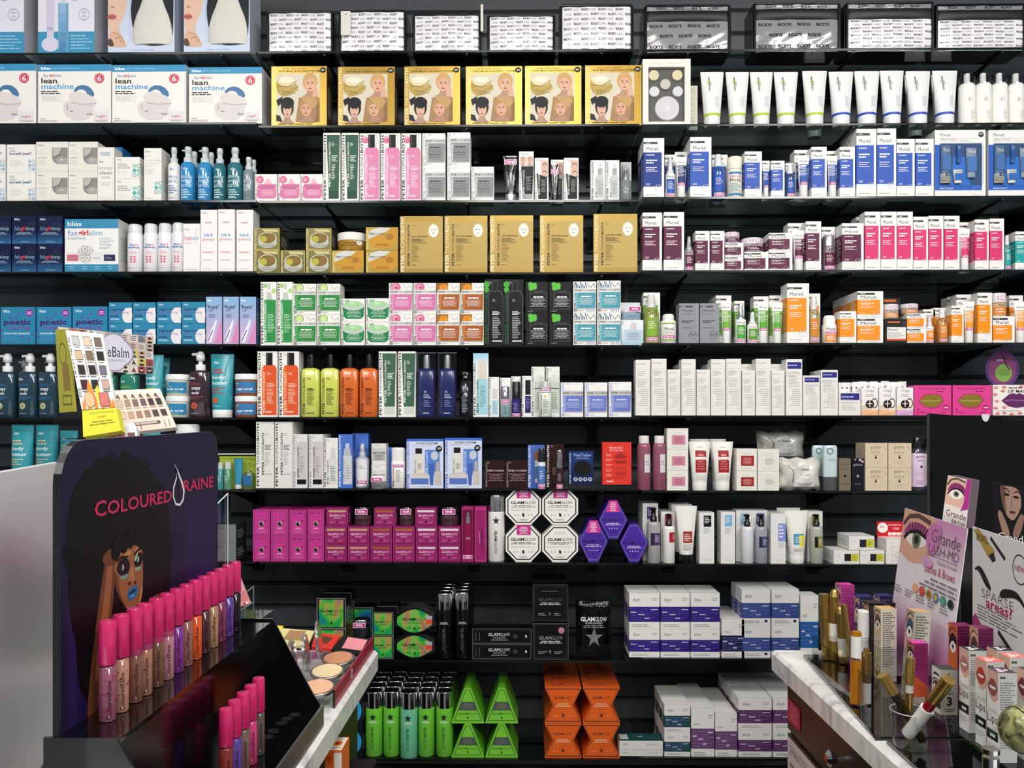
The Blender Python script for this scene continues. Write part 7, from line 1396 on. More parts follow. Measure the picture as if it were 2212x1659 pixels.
    A.ps(q([(268, 1286), (276, 1272), (284, 1268), (291, 1264), (293, 1272), (290, 1288), (282, 1298), (272, 1300)]), '2c6a9c'); A.ps(q([(271, 1287), (280, 1277), (291, 1270), (286, 1280), (275, 1287)]), '0f2a48'); A.ps(q([(276, 1290), (284, 1284), (284, 1290), (278, 1294)]), '5a9ac8')
    A.ps(q([(288, 1310), (296, 1298), (300, 1262), (303, 1270), (299, 1302)]), hl)
    for s_ in ((248, 1180), (262, 1176), (276, 1166), (290, 1160), (300, 1168), (244, 1192)): u, v = BD(*s_); A.o(u, v, .026, af); A.L -= .4
    A.L += 1; pk = 'c8315e'
    z = BD(197, 1120); c2 = BD(223, 1080); A.t('C', z[0], c2[1], c2[0], z[1], pk, 1)
    z = BD(225, 1114); c2 = BD(366, 1057); A.t('OLOURED', z[0], c2[1] + .002, c2[0], z[1], pk, 1)
    z = BD(392, 1066); c2 = BD(457, 1030); A.t('RAINE', z[0], c2[1] - .002, c2[0], z[1] - .002, pk, 1)
    dr = [(371, 1001), (380, 1018), (390, 1042), (394, 1062), (392, 1082), (384, 1094), (374, 1092), (368, 1074), (369, 1052), (376, 1030), (376, 1014)]
    A.p(q(dr), 'e9e6ec'); A.p(q([(375, 1010), (380, 1026), (388, 1048), (391, 1064), (389, 1080), (383, 1089), (375, 1087), (370.5, 1073), (371.5, 1054), (378, 1032), (378, 1018)]), '201b30')
    return b
DSP = [('back_board', board()), ('top_tier', plate(XB + .0005, -.394, .80, 1.30, .303, .005, MIR))]
q = B(); q.box(-.400, -.3945, yZ(.806), yZ(1.296), CT + .002, zh(.303) - .0055, mat('060607', .16)); DSP.append(('riser', q))
q = plate(-.394, -.318, .806, 1.296, .443, .004, MIR)
for px, py in ((637, 1544), (608, 1562), (590, 1579), (577, 1592), (620, 1553)):
    p = PH(px, py, .443); q.rod((p[0], p[1], p[2]), (p[0], p[1], p[2] + .0006), .0085, mat('2a2a2c', .2), 18)
DSP.append(('lower_tray', q)); q = B(); q.box(-.318, -.314, yZ(.80), yZ(1.30), CT + .001, zh(.436), mat('6a6b6d', .22, .5)); DSP.append(('front_lip', q))
for Z in (.796, 1.2965):
    q = B(); q.prism([(-.465, CT + .001), (-.465, zh(.303) + .003), (-.394, zh(.303) + .003), (-.318, zh(.440)), (-.318, CT + .001)], yZ(Z), yZ(Z) + .004, mat('0b0b0c', .12, 0, .4)); DSP.append(('end_panel', q))
T_('lipgloss_display', 'black and purple tiered lipgloss stand with a portrait board', 'display stand', DSP)
PK = mat('d52a6c', .22, 0, .5)
def gloss(px, X, h, col, label, spots=False, collar=None):
    Z = X * F / (px - 1130); y = yZ(Z); z = zh(h) + .0006; c = B(); t = B(); r = .0083
    m = mat(col, .12, 0, .6)
    t.loft([(z, r * .92, r * .92), (z + .002, r, r), (z + .055, r, r), (z + .057, r * .7, r * .7)], m, X, y, 20)
    if collar: t.loft([(z + .0515, r * 1.02, r * 1.02), (z + .058, r * 1.02, r * 1.02)], mat(collar, .3), X, y, 20)
    if spots:
        rr = random.Random(int(px))
        for k in range(26):
            a = rr.uniform(3.6, 6.4); zz = z + rr.uniform(.004, .05) ** 1.0; s = rr.uniform(.0005, .0011)
            t.rod((X + r * cos(a), y + r * sin(a), zz), (X + (r + .0004) * cos(a), y + (r + .0004) * sin(a), zz), s, '9c2f56', 6)
    A = Art(t, lambda u, v, l: (X + (r + .0005 + l * EPS) * cos(-1.9 + 1.3 * u), y + (r + .0005 + l * EPS) * sin(-1.9 + 1.3 * u), z + .05 * (1 - v)), .011, .05)
    A.t('ColouredRaine', .55, .15, .95, .95, '3a1420' if col > '5' else '1a0a14', 0, 1)
    c.loft([(z + .058, r * .99, r * .99), (z + .059, r * 1.05, r * 1.05), (z + .101, r * 1.0, r * 1.0), (z + .103, r * .9, r * .9)], PK, X, y, 20)
    T_('lip_gloss', label, 'lip gloss', [('tube', t), ('cap', c)], 'pink capped lip glosses')
for px, col, nm, sp, co in ((226, '8a4f63', 'mauve spotted', 1, 0), (255, 'b07f6a', 'peach spotted', 1, 0), (285, '7b4d40', 'chestnut', 0, 'a03a5c'), (307.5, '9a6d58', 'tan', 0, 'a03a6c'), (333, '6d4a35', 'walnut brown', 0, 'a83a60'), (356, 'a8747d', 'dusty rose', 0, 'b04a6c'), (377.5, '7a2f86', 'bright violet', 0, 0), (398, '8f5c55', 'rosy brown', 0, 0), (418, 'd9541e', 'vivid orange', 0, 0), (437, '4e262c', 'dark wine', 0, 0), (455, 'a8805f', 'beige', 0, 0), (472, '7c2f55', 'berry', 0, 0), (489, '5a3a90', 'indigo', 0, 0), (505, '1a0d18', 'black plum', 0, 0)):
    gloss(px, -.431, .303, col, nm + ' lip gloss with pink cap on the upper tier', sp, co)
for px, col, nm in ((485, '7a2a22', 'brick red'), (504, '5a3f94', 'purple'), (522, '6f5a50', 'taupe'), (539, 'c23a70', 'hot pink'), (556, '5a4a44', 'grey brown')):
    gloss(px, -.36, .443, col, nm + ' lip gloss with pink cap on the lower tier')
# ---------------------------------------------------------------- white panel behind the display
WP = mat('e6e4e6', .3)
b = B(); P0, P1 = (-.50, .65), (-.692, 1.235)
quad3(b, (P0[0], yZ(P0[1]), zh(.0505)), (P1[0], yZ(P1[1]), zh(.0505)), (P1[0], yZ(P1[1]), CT + .012), (P0[0], yZ(P0[1]), CT + .012), .012, WP, side='c9c7ca')
q = quad3(B(), (P0[0] + .001, yZ(P0[1]), CT + .012), (P1[0] + .001, yZ(P1[1]), CT + .012), (P1[0] + .001, yZ(P1[1]), CT + .0005), (P0[0] + .001, yZ(P0[1]), CT + .0005), .016, BLKM)
T_('display_panel', 'blank glossy white display back panel left of the portrait board', 'display panel', [('panel', b), ('foot_strip', q)])
# ---------------------------------------------------------------- palette stand
def vb(px0, py0, px1, py1, Z0, Z1=None):
    """clear sheet through pixel corners at given depths"""
    Z1 = Z1 or Z0; return [PZ(px0, py0, Z0), PZ(px1, py0, Z1), PZ(px1, py1, Z1), PZ(px0, py1, Z0)]
st = []
bh = B(); a0, a1 = Vector(PZ(118, 705, 1.40)[:2]), Vector(PZ(322, 726, 1.555)[:2])
def up(p, z): return (p[0], p[1], z)
quad3(bh, up(a0, EYE + .172), up(a1, EYE + .172), up(a1, CT + .006), up(a0, CT + .006), .004, ACRYL); st.append(('back_sheet', bh))
sh = B(); sh.box(-.82, -.585, yZ(1.25), yZ(1.56), CT + .001, CT + .006, ACRYL); st.append(('base_plate', sh))
for hh, xa, xb, Za, Zb in ((.0165, -.74, -.685, 1.25, 1.38), (.0225, -.68, -.565, 1.35, 1.47), (.037, -.675, -.58, 1.25, 1.335)):
    s1 = B(); s1.box(xa, xb, yZ(Za), yZ(Zb), zh(hh) - .004, zh(hh), ACRYL); s1.box(xa, xb, yZ(Za), yZ(Za + .003), zh(hh), zh(hh) + .009, ACRYL); st.append(('shelf_tier', s1))
    s2 = B(); s2.box(xa, xa + .004, yZ(Za), yZ(Zb), CT + .006, zh(hh) - .004, ACRYL); s2.box(xb - .004, xb, yZ(Za), yZ(Zb), CT + .006, zh(hh) - .004, ACRYL); st.append(('side_wall', s2))
T_('palette_stand', 'clear acrylic tiered stand holding eyeshadow palettes', 'display stand', st)
def placard(A):
    A.r(0, 0, 1, 1, 'c9c0b8'); r_ = random.Random(11); cs = ['b8a89a', 'd8cfc4', 'a84a4c', 'e0dcd2', '8f9498', 'c8a888', 'c9c84a', 'ded6cf', '5a5a5e', 'e6e2dc', 'b86a60', 'd0b8a8']
    for i in range(11):
        for j in range(5):
            x, y = i / 11, j / 5; A.L = 2; A.r(x + .004, y + .01, x + .087, y + .19, cs[r_.randrange(12)])
            k = r_.randrange(3)
            if k == 0: A.e(x + .045, y + .09, .018, .045, 'd8b49c'); A.e(x + .045, y + .06, .022, .03, '3a2c28'); A.r(x + .02, y + .14, x + .07, y + .19, '2c3038')
            elif k == 1: A.l(x + .01, y + .03, x + .08, y + .17, '3a3a3c', 3)
            else: A.p([(x + .02, y + .17), (x + .045, y + .04), (x + .075, y + .17)], '6a5048')
    A.L = 4
    for cx, cy, rx, ry in ((.56, .5, .2, .36), (.56, .3, .12, .26), (.56, .7, .12, .26)): A.e(cx, cy, rx * 1.08, ry * 1.1, '8e8fa8'); A.L -= .4
    A.L += 1
    for cx, cy, rx, ry in ((.56, .5, .2, .36), (.56, .3, .12, .26), (.56, .7, .12, .26)): A.e(cx, cy, rx, ry, 'dcdaea'); A.L -= .4
    A.L += 1; A.t('theBalm', .4, .36, .72, .62, '33343c', 0); A.t('COSMETICS', .46, .68, .68, .73, '8a8a98', 0)
o_ = Vector((.012, -.008))
b = quad3(B(), up(a0 + o_, EYE + .172), up(a1 + o_, EYE + .172), up(a1 + o_, EYE + .101), up(a0 + o_, EYE + .101), .003, 'dcd8d2', placard)
T_('placard', 'magazine collage placard with a pale cloud-shaped emblem', 'sign', [('placard', b)])
def rocker(A):
    A.r(0, 0, 1, 1, 'e8e6e2')
    cs = [['b4b6b4', 'd4bca4', '6e5a54'], ['c4a888', '7a6248', '1a1818'], ['26241e', '221c20', '6a6478'], ['3a1c28', '201c1c', 'c09a8c']]
    for j in range(4):
        for i in range(3): x, y = .13 + i * .3, .06 + j * .19; A.r(x, y, x + .2, y + .13, '5a5450'); A.L -= .4; A.r(x + .01, y + .01, x + .19, y + .12, cs[j][i]); A.l(x, y + .14, x + .2, y + .16, '5a5a58', 1, 'c', .7)
    A.t('HEAVY METAL', .02, .08, .07, .6, '2a2a2a', 0, 1); A.t('Classical', .36, .3, .41, .6, '2a2a2a', 0, 1); A.t('ALTERNATIVE ROCK', .64, .08, .69, .66, '2a2a2a', 0, 1)
    A.p([(.3, .7), (.36, .62), (.45, .78), (.5, .9), (.3, .98), (.24, .9)], 'e88a2c'); A.p([(.5, .76), (.6, .7), (.66, .84), (.52, .98)], 'f2d03a')
    for x in (.05, .2, .4, .6, .8, .9): A.p([(x, 1), (x + .03, .88), (x + .05, .95), (x + .08, .86), (x + .1, 1)], 'e8842c')
    A.e(.3, .885, .15, .1, '6a3a20'); A.e(.3, .885, .14, .095, 'dcb488'); A.r(.58, .8, .86, .98, '6a3a20'); A.L -= .4; A.r(.595, .805, .845, .975, 'c8706e'); A.l(.02, .74, .14, .86, '5a5a5a', 5)
zt, zb = 1.315, 1.275
b = quad3(B(), PZ(141, 713, zt), PZ(222, 721, zt), PZ(250, 880, zb), PZ(177, 885, zb), .006, 'e4e2de', rocker)
y1 = quad3(B(), PZ(177, 886, zb), PZ(251, 881, zb), PZ(262, 930, 1.262), PZ(180, 944, 1.262), .014, 'd8d43a', lambda A: (A.t('Living On A Shoestring', .2, .1, .9, .2, '6a5a20', 0), [A.e(.45 + .05 * k, .32, .012, .04, 'b8502c') for k in range(5)], A.l(.14, .45, .95, .66, '8a8424', 2, 'c')))
l1 = quad3(B(), PZ(124, 712, 1.37), PZ(140, 711, 1.325), PZ(165, 889, 1.29), PZ(124, 891, 1.335), .004, 'a8a43a', lambda A: (A.ring(.5, .3, .3, '5c5a24', .15), A.r(.4, .42, .9, .75, '8a7434'), A.fr(.3, .8, .9, .92, '5c5a24', .04)))
T_('eyeshadow_palette', 'white twelve pan palette with flames and yellow sleeve', 'palette', [('pan_tray', b), ('sleeve', y1), ('lid', l1)])
def nude(A):
    A.r(0, 0, 1, 1, 'dccabb'); A.r(0, 0, 1, .1, 'e8dace'); c1 = ['c8b49c', '9a846c', '705c50', '5e4a54', '2a2024', '181818']; c2 = ['d4c4a4', 'bc9878', '9a7460', '8c6e64', '3a2a24', '2c241e']
    for i in range(6):
        x = .05 + i * .155; A.ln([(x + .02, .2), (x + .04, .12), (x + .07, .22)], .03, '5a463c'); A.r(x, .24, x + .11, .42, '8a7464'); A.L -= .4; A.r(x + .006, .25, x + .104, .41, c1[i]); A.r(x + .01, .53, x + .12, .7, '8a7464'); A.L -= .4; A.r(x + .016, .54, x + .114, .69, c2[i]); A.l(x, .44, x + .12, .48, '8a7868', 1, 'c')
    A.r(.26, .8, .76, .87, '5a4a44'); A.r(.28, .81, .7, .86, 'b8aca4')
    for x in (.08, .3, .4, .84, .92): A.ln([(x, .8), (x - .01, .96)], .012, '7a6454')
b = quad3(B(), PZ(240, 842, 1.44), PZ(346, 841, 1.44), PZ(380, 921, 1.38), PZ(262, 938, 1.38), .008, 'e2d2c4', nude)
T_('eyeshadow_palette', 'nude pink palette with two rows of six pans', 'palette', [('pan_tray', b)])
b = quad3(B(), PZ(214, 925, 1.285), PZ(294, 922, 1.285), PZ(300, 962, 1.27), PZ(223, 968, 1.27), .01, 'ccd2dc', lambda A: [A.r(.2 + .27 * k, .3, .4 + .27 * k, .95, c) for k, c in enumerate(('e0a888', 'd08a9a', '6a4a48'))] + [A.ring(.1, .16, .06, '9aa0a8', .15)])
l1 = quad3(B(), PZ(208, 915, 1.31), PZ(289, 914, 1.31), PZ(294, 921, 1.29), PZ(214, 924, 1.29), .004, 'e9e9ec')
T_('blush_palette', 'small white palette with peach, pink and brown pans', 'palette', [('pan_tray', b), ('lid', l1)])
# pink leaflet and wire of a little clear stand past the glosses
b = quad3(B(), PZ(500, 1236, 1.5), PZ(518, 1243, 1.5), PZ(541, 1302, 1.47), PZ(512, 1312, 1.47), .006, 'd99a9c', lambda A: (A.r(0, .55, 1, .9, 'c87a80'), A.r(.5, .93, .65, .99, 'a02030'), A.r(.7, .93, .8, .99, 'f0eeee')))
T_('blush_palette', 'pink blush palette leaning just past the last gloss', 'palette', [('pan_tray', b)])
b = B(); z = 1.5
for p, q_ in (((548, 1266), (548, 1345)), ((548, 1266), (530, 1280)), ((530, 1345), (530, 1280)), ((500, 1330), (548, 1300))): b.rod(PZ(*p, z), PZ(*q_, z), .0012, CHROME, 8)
b.box(-.56, -.46, yZ(1.42), yZ(1.52), zh(.335) - .004, zh(.335), ACRYL)
for x, y in ((-.555, 1.425), (-.465, 1.425), (-.555, 1.515), (-.465, 1.515)): b.box(x - .003, x + .003, yZ(y) - .003, yZ(y) + .003, CT + .0006, zh(.335) - .004, ACRYL)
T_('palette_easel', 'small clear easel with thin metal edges', 'easel', [('easel', b)])
b = quad3(B(), PZ(466, 1092, 1.27), PZ(492, 1066, 1.33), PZ(492, 1240, 1.33), PZ(466, 1250, 1.27), .002, ACRYL, None)
b.rod(PZ(492, 1066, 1.33), PZ(492, 1240, 1.33), .001, 'c8ccce', 6); b.rod(PZ(466, 1092, 1.27), PZ(492, 1066, 1.33), .001, 'e8ecee', 6); b.box(-.555, -.466, yZ(1.325), yZ(1.345), CT + .0006, CT + .006, ACRYL); b.rod(PZ(492, 1240, 1.33), (PZ(492, 1240, 1.33)[0], yZ(1.335), CT + .004), .002, ACRYL, 8)
T_('leaflet_holder', 'empty clear leaflet holder beside the portrait board edge', 'holder', [('holder', b)])
# ---------------------------------------------------------------- compact tray
tr = [('tray', plate(-.44, -.319, 1.360, 1.735, .462, .004, ACRYL))]
q = B(); q.box(-.44, -.319, yZ(1.360), yZ(1.364), zh(.462), zh(.444), ACRYL); tr.append(('front_wall', q))
q = B(); q.box(-.3185, -.3155, yZ(1.385), yZ(1.74), CT + .0004, zh(.4395), mat('a02038', .35)); A = Art(q, lambda u, v, l: (-.3155 + l * EPS, yZ(1.385 + .355 * u), zh(.4395) - .030 * v), .355, .03)
A.r(0, .62, 1, 1, mat('b84a5c', .3)); A.o(.38, .4, .03, 'd8c4c8'); A.ring(.38, .4, .03, '8a2034', .1); A.t('theBalm', .36, .28, .405, .5, '6a3040', 0); q.box(-.319, -.3155, yZ(1.3835), yZ(1.385), CT + .0004, zh(.4395), BLK); tr.append(('red_strip', q))
for x in (-.43, -.34):
    q = B(); q.box(x, x + .006, yZ(1.40), yZ(1.72), CT + .0004, zh(.462) - .004, ACRYL); tr.append(('runner', q))
T_('tester_tray', 'clear tester tray edged by a crimson strip', 'tray', tr)
from mathutils import Matrix
for (px, py), col, nm, lp in (((736, 1421), 'c48a64', 'tan', (690, 1382)), ((712.6, 1449), 'e4ccA0'.lower(), 'cream', (662, 1410)), ((691, 1484), 'e6b48e', 'peach', (634, 1425))):
    c = Vector(PH(px, py, .444)); rot = Matrix.Rotation(math.radians(9), 3, 'X'); pan, dish = B(), B(); R = .0315; c.x -= .005
    dish.loft([(-.008, R * .9, R * .9), (-.002, R, R), (0, R, R), (.0004, R * .88, R * .88)], mat('9a9894', .25, .8), 0, 0, 40); pan.loft([(0, R * .86, R * .86), (.0012, R * .85, R * .85)], mat(col, .7), 0, 0, 40)
    for q in (dish, pan): q.v = [tuple(rot @ Vector(v) + c) for v in q.v]
    lid = B(); lc = PZ(*lp, c.y + D + .004); d1 = Vector((1, .13, .12)).normalized()
    lid.rod(Vector(lc) - d1 * .003, Vector(lc) + d1 * .001, .036, mat('b4b4b2', .2, .8), 36); lid.rod(Vector(lc) + d1 * .001, Vector(lc) + d1 * .0012, .032, CHROME, 36)
    hinge = B(); hinge.rod((lc[0] + .002, lc[1], lc[2] - .034), (c.x - R * .95, c.y, c.z - .004), .002, mat('b4b4b2', .2, .8), 8)
    T_('powder_compact', 'round silver ' + nm + ' powder compact with mirror lid up', 'compact', [('dish', dish), ('dish>powder', pan), ('mirror_lid', lid), ('mirror_lid>hinge', hinge)], 'open round compacts')
def flatp(nm, lab, q4, base, pan, ped=None, **k):
    b = quad3(B(), *q4, .006, base, lambda A: A.p([(u, v) for u, v in pan[0]], pan[1])); T_(nm, lab, 'palette', [('palette', b)])
flatp('powder_palette', 'pale yellow palette with a square bronze pan', [PZ(603, 1357, 1.72), PZ(679, 1362, 1.72), PZ(663, 1397, 1.665), PZ(610, 1391, 1.665)], 'dccf94', ([(.3, .1), (.78, .05), (.74, .68), (.04, .72)], 'a8805a'))
flatp('powder_palette', 'bright yellow palette corner behind bronze one', [PZ(588, 1350, 1.735), PZ(612, 1352, 1.735), PZ(606, 1362, 1.725), PZ(590, 1360, 1.725)], 'e6d020', ([(.1, .1), (.2, .1), (.2, .2), (.1, .2)], 'd8c018'))
flatp('powder_palette', 'red framed palette with brown windows', [PZ(681, 1366, 1.72), PZ(736, 1373, 1.72), PZ(716, 1402, 1.665), PZ(673, 1397, 1.665)], 'd0342a', ([(.3, .2), (.78, .2), (.66, .68), (.14, .68)], '5a3428'))
flatp('powder_palette', 'black palette with a square pink blush', [PZ(742, 1371, 1.72), PZ(802, 1380, 1.72), PZ(782, 1414, 1.655), PZ(716, 1404, 1.655)], '121214', ([(.2, .1), (.9, .1), (.92, .78), (.26, .8)], 'dc8c94'))
# ---------------------------------------------------------------- right counter: trays and risers
def polyplate(pts, z0, z1, c): b = B(); b.prism(pts, z0, z1, c, ax='z'); return b
T_('black_tray', 'glossy black tray under the gold mascara tubes', 'tray', [('tray', polyplate([(.575, yZ(1.707)), (.53, yZ(1.252)), (1.3, yZ(1.252)), (1.3, yZ(1.707))], CT + .0004, CT + .006, MIR))])
T_('black_tray', 'glossy black tray nearest, under the clear cup', 'tray', [('tray', polyplate([(.541, yZ(1.24)), (.53, yZ(.7)), (1.3, yZ(.7)), (1.3, yZ(1.24))], CT + .0004, CT + .006, MIR))])
TB = CT + .0062
r1 = [('top_plate', plate(.556, .70, 1.345, 1.60, .40, .003, ACRYL))]
for x in (.556, .697): q = B(); q.box(x, x + .003, yZ(1.345), yZ(1.60), TB, zh(.40) - .003, ACRYL); r1.append(('side_wall', q))
q = B(); q.rod((.5655, yZ(1.394), TB), (.5655, yZ(1.394), zh(.385)), .0165, ACRYL, 28, cap=False); r1.append(('tube_cup', q))
T_('mascara_rack', 'clear acrylic rack gripping upright gold mascara tubes', 'rack', r1)
r2 = [('top_plate', plate(.585, 1.2, .95, 1.335, .41, .004, ACRYL))]
for x, y in ((.59, .96), (.59, 1.32), (1.19, .96), (1.19, 1.32)): q = B(); q.rod((x, yZ(y), TB), (x, yZ(y), zh(.41) - .004), .004, ACRYL); r2.append(('leg', q))
q = B(); q.box(.585, 1.2, yZ(.95), yZ(.953), zh(.41), zh(.41) + .014, ACRYL); r2.append(('front_lip', q))
T_('acrylic_riser', 'clear acrylic riser carrying the lip plumper cartons', 'riser', r2)
pc = PZ(2140, 1592, .86); r4 = [('top_plate', plate(.52, .9, .72, .935, .335, .004, ACRYL))]
for (x, Z) in ((pc[0], .86), (.88, .86), (.88, .74)):
    q = B(); q.rod((x, yZ(Z), TB), (x, yZ(Z), zh(.335) - .004), .008, CHROME); q.rod((x, yZ(Z), zh(.335)), (x, yZ(Z), zh(.335) + .005), .0085, CHROME); q.rod((x, yZ(Z), TB), (x, yZ(Z), TB + .02), .0095, CHROME); r4.append(('post', q))
T_('acrylic_riser', 'clear riser on chrome standoff posts', 'riser', r4)
def wand(label, base, top, Z, segs, name='mascara_tube', cat='mascara', Zt=None, grp=None):
    """segs: (part, [(t0, r0_px, t1, r1_px, material)...]) along base->top"""
    p0, p1 = Vector(PZ(*base, Z)), Vector(PZ(*top, Zt or Z)); parts = []
    for nm, ss in segs:
        b = B()
        for t0, ra, t1, rb, m in ss: b.rod(p0.lerp(p1, t0), p0.lerp(p1, t1), ra * Z / F, m, 20, rb * Z / F)
        parts.append((nm, b))
    T_(name, label, cat, parts, grp)
def zb_(py, h=.4636): return h * F / (py - HY)
WH = mat('eceae6', .3); AM = mat('c47a14', .15, 0, .6)
Z = zb_(1423); wand('tall slim gold mascara tube with engraved side', (1786, 1423), (1779, 1283), Z, [('tube', [(0, 10, .6, 10, BRASS)]), ('cap', [(.605, 10.4, 1, 10.2, BRASS)])])
Z = zb_(1425); wand('bullet-topped gold tube with white label', (1801, 1425), (1802, 1273), Z, [('tube', [(0, 9, .52, 9, BRASS), (.27, 9.3, .52, 9.3, WH)]), ('cap', [(.53, 9.2, .9, 9.8, BRASS), (.9, 9.8, .97, 7, BRASS), (.97, 7, 1, 3, BRASS)])])
Z = zb_(1431); wand('shorter bullet-topped gold tube with white label', (1822, 1431), (1815, 1310), Z, [('tube', [(0, 9.5, .4, 9.5, BRASS), (.12, 10, .44, 10, WH)]), ('cap', [(.45, 9.4, .88, 9.6, BRASS), (.88, 9.6, .96, 7, BRASS), (.96, 7, 1, 3, BRASS)])])
Z = zb_(1446); wand('thin leaning gold eyeliner pen', (1842, 1446), (1822, 1306), Z, [('tube', [(0, 5, .6, 6.5, BRASS)]), ('cap', [(.6, 6.8, 1, 6.8, BRASS)])], 'eyeliner_pen', 'eyeliner')
Z = zb_(1449); wand('white capped tube among the gold ones', (1866, 1449), (1865, 1318), Z, [('tube', [(0, 11, .55, 11, WH)]), ('cap', [(.56, 12, .98, 12, WH), (.98, 12, 1, 11, WH)])])
Z = 1.394; wand('amber filled tube with white band in clear cup', (1848, 1519), (1850, 1364), Z, [('tube', [(0, 11, .6, 11, AM), (.52, 7, .62, 7, CHROME)]), ('cap', [(.64, 11, .94, 11, WH), (.94, 11, 1, 10, mat('d0901c', .2, .5))])])
Z = zb_(1518); wand('gold tube with white label beside amber one', (1872, 1518), (1872, 1400), Z, [('tube', [(0, 9, .5, 9, BRASS), (.0, 9.4, .37, 9.4, WH)]), ('cap', [(.5, 10, .92, 10, BRASS), (.92, 6, 1, 6, BRASS)])])
Z = 1.215; pb = PZ(1962, 1535, Z); wand('upright gold lip wand with clear middle', (1961, 1596), (1967, 1421), Z, [('tube', [(0, 8, .35, 8, BRASS), (.35, 8, .56, 8.5, BRASS), (.57, 8, .67, 8, mat('c8c4bc', .1, 0, .6))]), ('cap', [(.68, 9.5, 1, 9.5, BRASS)])], 'lip_wand', 'lip wand')
cx, cy, _ = PZ(1969, 1612, 1.208); b = B(); b.loft([(TB, .020, .020), (TB + .006, .025, .025), (TB + .055, .029, .029)], ACRYL, cx, cy, 32, cap=False); b.loft([(TB, .02, .02), (TB + .002, .021, .021)], ACRYL, cx, cy, 32)
b.loft([(TB + .0545, .0293, .0293), (TB + .0555, .0293, .0293), (TB + .0555, .0283, .0283), (TB + .0545, .0283, .0283)], mat('c8cccc', .1), cx, cy, 32, cap=False)
T_('clear_cup', 'clear plastic cup with slanting lip wands', 'cup', [('cup', b)])
wand('black and gold wand slanting with cap up-left', (1994, 1600), (1906, 1458), 1.20, [('tube', [(0, 9, .62, 9, mat('3a2c14', .15, .7)), (.0, 8, .3, 9.6, mat('6a5020', .15, .9))]), ('collar', [(.62, 10, .72, 10, mat('1c1210', .3))]), ('cap', [(.72, 11, 1, 12, BRASS)])], 'lip_wand', 'lip wand', Zt=1.20)
wand('white and gold wand with red collar', (1962, 1585), (2050, 1468), 1.205, [('tube', [(0, 14, .48, 14, WH)]), ('collar', [(.48, 11, .62, 11, mat('8c1420', .2, 0, .5))]), ('cap', [(.62, 12.5, 1, 13.5, BRASS)])], 'lip_wand', 'lip wand', Zt=1.14)
wand('short gold wand standing inside the cup', (1958, 1606), (1970, 1545), 1.198, [('tube', [(0, 10, 1, 10, BRASS)])], 'lip_wand', 'lip wand') if 0 else None
def cart(label, fx0, fx1, ytop, Z, hb, c, la=None, fa=None, ta=None, topc=None, tilt=0, ds=1.0, name='slim_carton'):
    """upright carton: front face at depth Z between two pixel columns"""
    x0, _, zt = PZ(fx0, ytop, Z); x1 = PZ(fx1, ytop, Z)[0]; w = x1 - x0; d = w * 1.05 * ds; z0 = zh(hb) + .0004; h = zt - z0
    b = B(); b.box(-w / 2, w / 2, 0, d, 0, h, c)
    if fa: fa(Art(b, front(w, h), w, h))
    if la: la(Art(b, lside(w, h, d), d, h))
    t = Art(b, topf(w, h, d), w, d)
    if topc: t.r(0, 0, 1, 1, topc)
    if ta: ta(t)
    r = link(name, b); r.location = ((x0 + x1) / 2, yZ(Z), z0); r.rotation_euler = (0, tilt, 0); tag(r, label, 'box')
def fineprint(c): return lambda A: A.l(.1, .04, .9, .8, c, 26, 'l', .5)
def eyeside(lid, skin, rest='e8e2da', gold=False):
    def f(A):
        A.r(0, 0, 1, 1, rest); s = A.sub(0, .03, 1, .4); s.eye(lid, '6a7888', skin); A.L += 20
        A.t('GRANDE', .1, .45, .9, .49, 'c8b0a0' if rest < 'a' else '8a7a60', 0)
        if gold:
            for k in range(14): A.o(.2 + (k * 37 % 60) / 100, .68 + (k * 23 % 28) / 100, .09, ('b8923c', '8a6a28', 'd8b860')[k % 3])
    return f
TH_ = .4636
cart('magenta eye carton standing tallest at the back', 1816, 1846, 1264, 1.66, TH_, 'a83a80', eyeside('8a5a7a', 'd8b09a', 'c05a94'), fineprint('7a2460'), topc='c03a90')
cart('violet-blue topped eye carton behind black one', 1857, 1886, 1289, 1.62, TH_, '2c2448', eyeside('6a5a98', 'c8a898', '5a4a88'), fineprint('6a6488'), topc='2a2270')
cart('violet-blue topped eye carton further along', 1900, 1930, 1288, 1.62, TH_, '2c2448', eyeside('6a5a98', 'c8a898', '5a4a88'), fineprint('6a6488'), topc='2a2270')
cart('black eye carton behind the cream text carton', 1877, 1908, 1303, 1.575, TH_, '1c1a1a', eyeside('5a4638', 'b08468', '3a322c', True), fineprint('5a5650'), topc='2c2a28')
cart('black eye carton between two cream text cartons', 1924, 1953, 1303, 1.60, TH_, '1c1a1a', eyeside('5a4638', 'b08468', '3a322c', True), fineprint('5a5650'), topc='2c2a28')
cart('cream text carton with gold glitter side, upright', 1903, 1937, 1316, 1.52, TH_, 'cfc8b8', eyeside('7a6450', 'd0b090', 'cabca0', True), fineprint('6a665c'), topc='d8b070')
cart('cream text carton with gold glitter side, leaning', 1962, 1998, 1322, 1.40, TH_, 'bcb8ac', eyeside('5a6a8c', 'c8a890', 'a89c84', True), fineprint('6a665c'), topc='c8a070', tilt=.07)
cart('orange eye carton with plum side, first of two', 2068, 2104, 1353, 1.25, .41, '6a1c4c', lambda A: (A.r(0, 0, 1, 1, 'd8672c'), A.sub(0, .04, 1, .5).eye('2c2024', '6a8494', 'c86a3c')), lambda A: A.l(.06, .05, .94, .7, '4c1036', 18), topc='7c2458')
cart('plum topped eye carton before the eyebrow card', 2113, 2146, 1358, 1.20, .41, '6a1c4c', lambda A: (A.r(0, 0, 1, 1, 'c89a84'), A.sub(0, .04, 1, .5).eye('6a4a4c', '6a8494', 'd8a88c')), lambda A: A.l(.06, .05, .94, .7, '4c1036', 18), topc='7c2458')
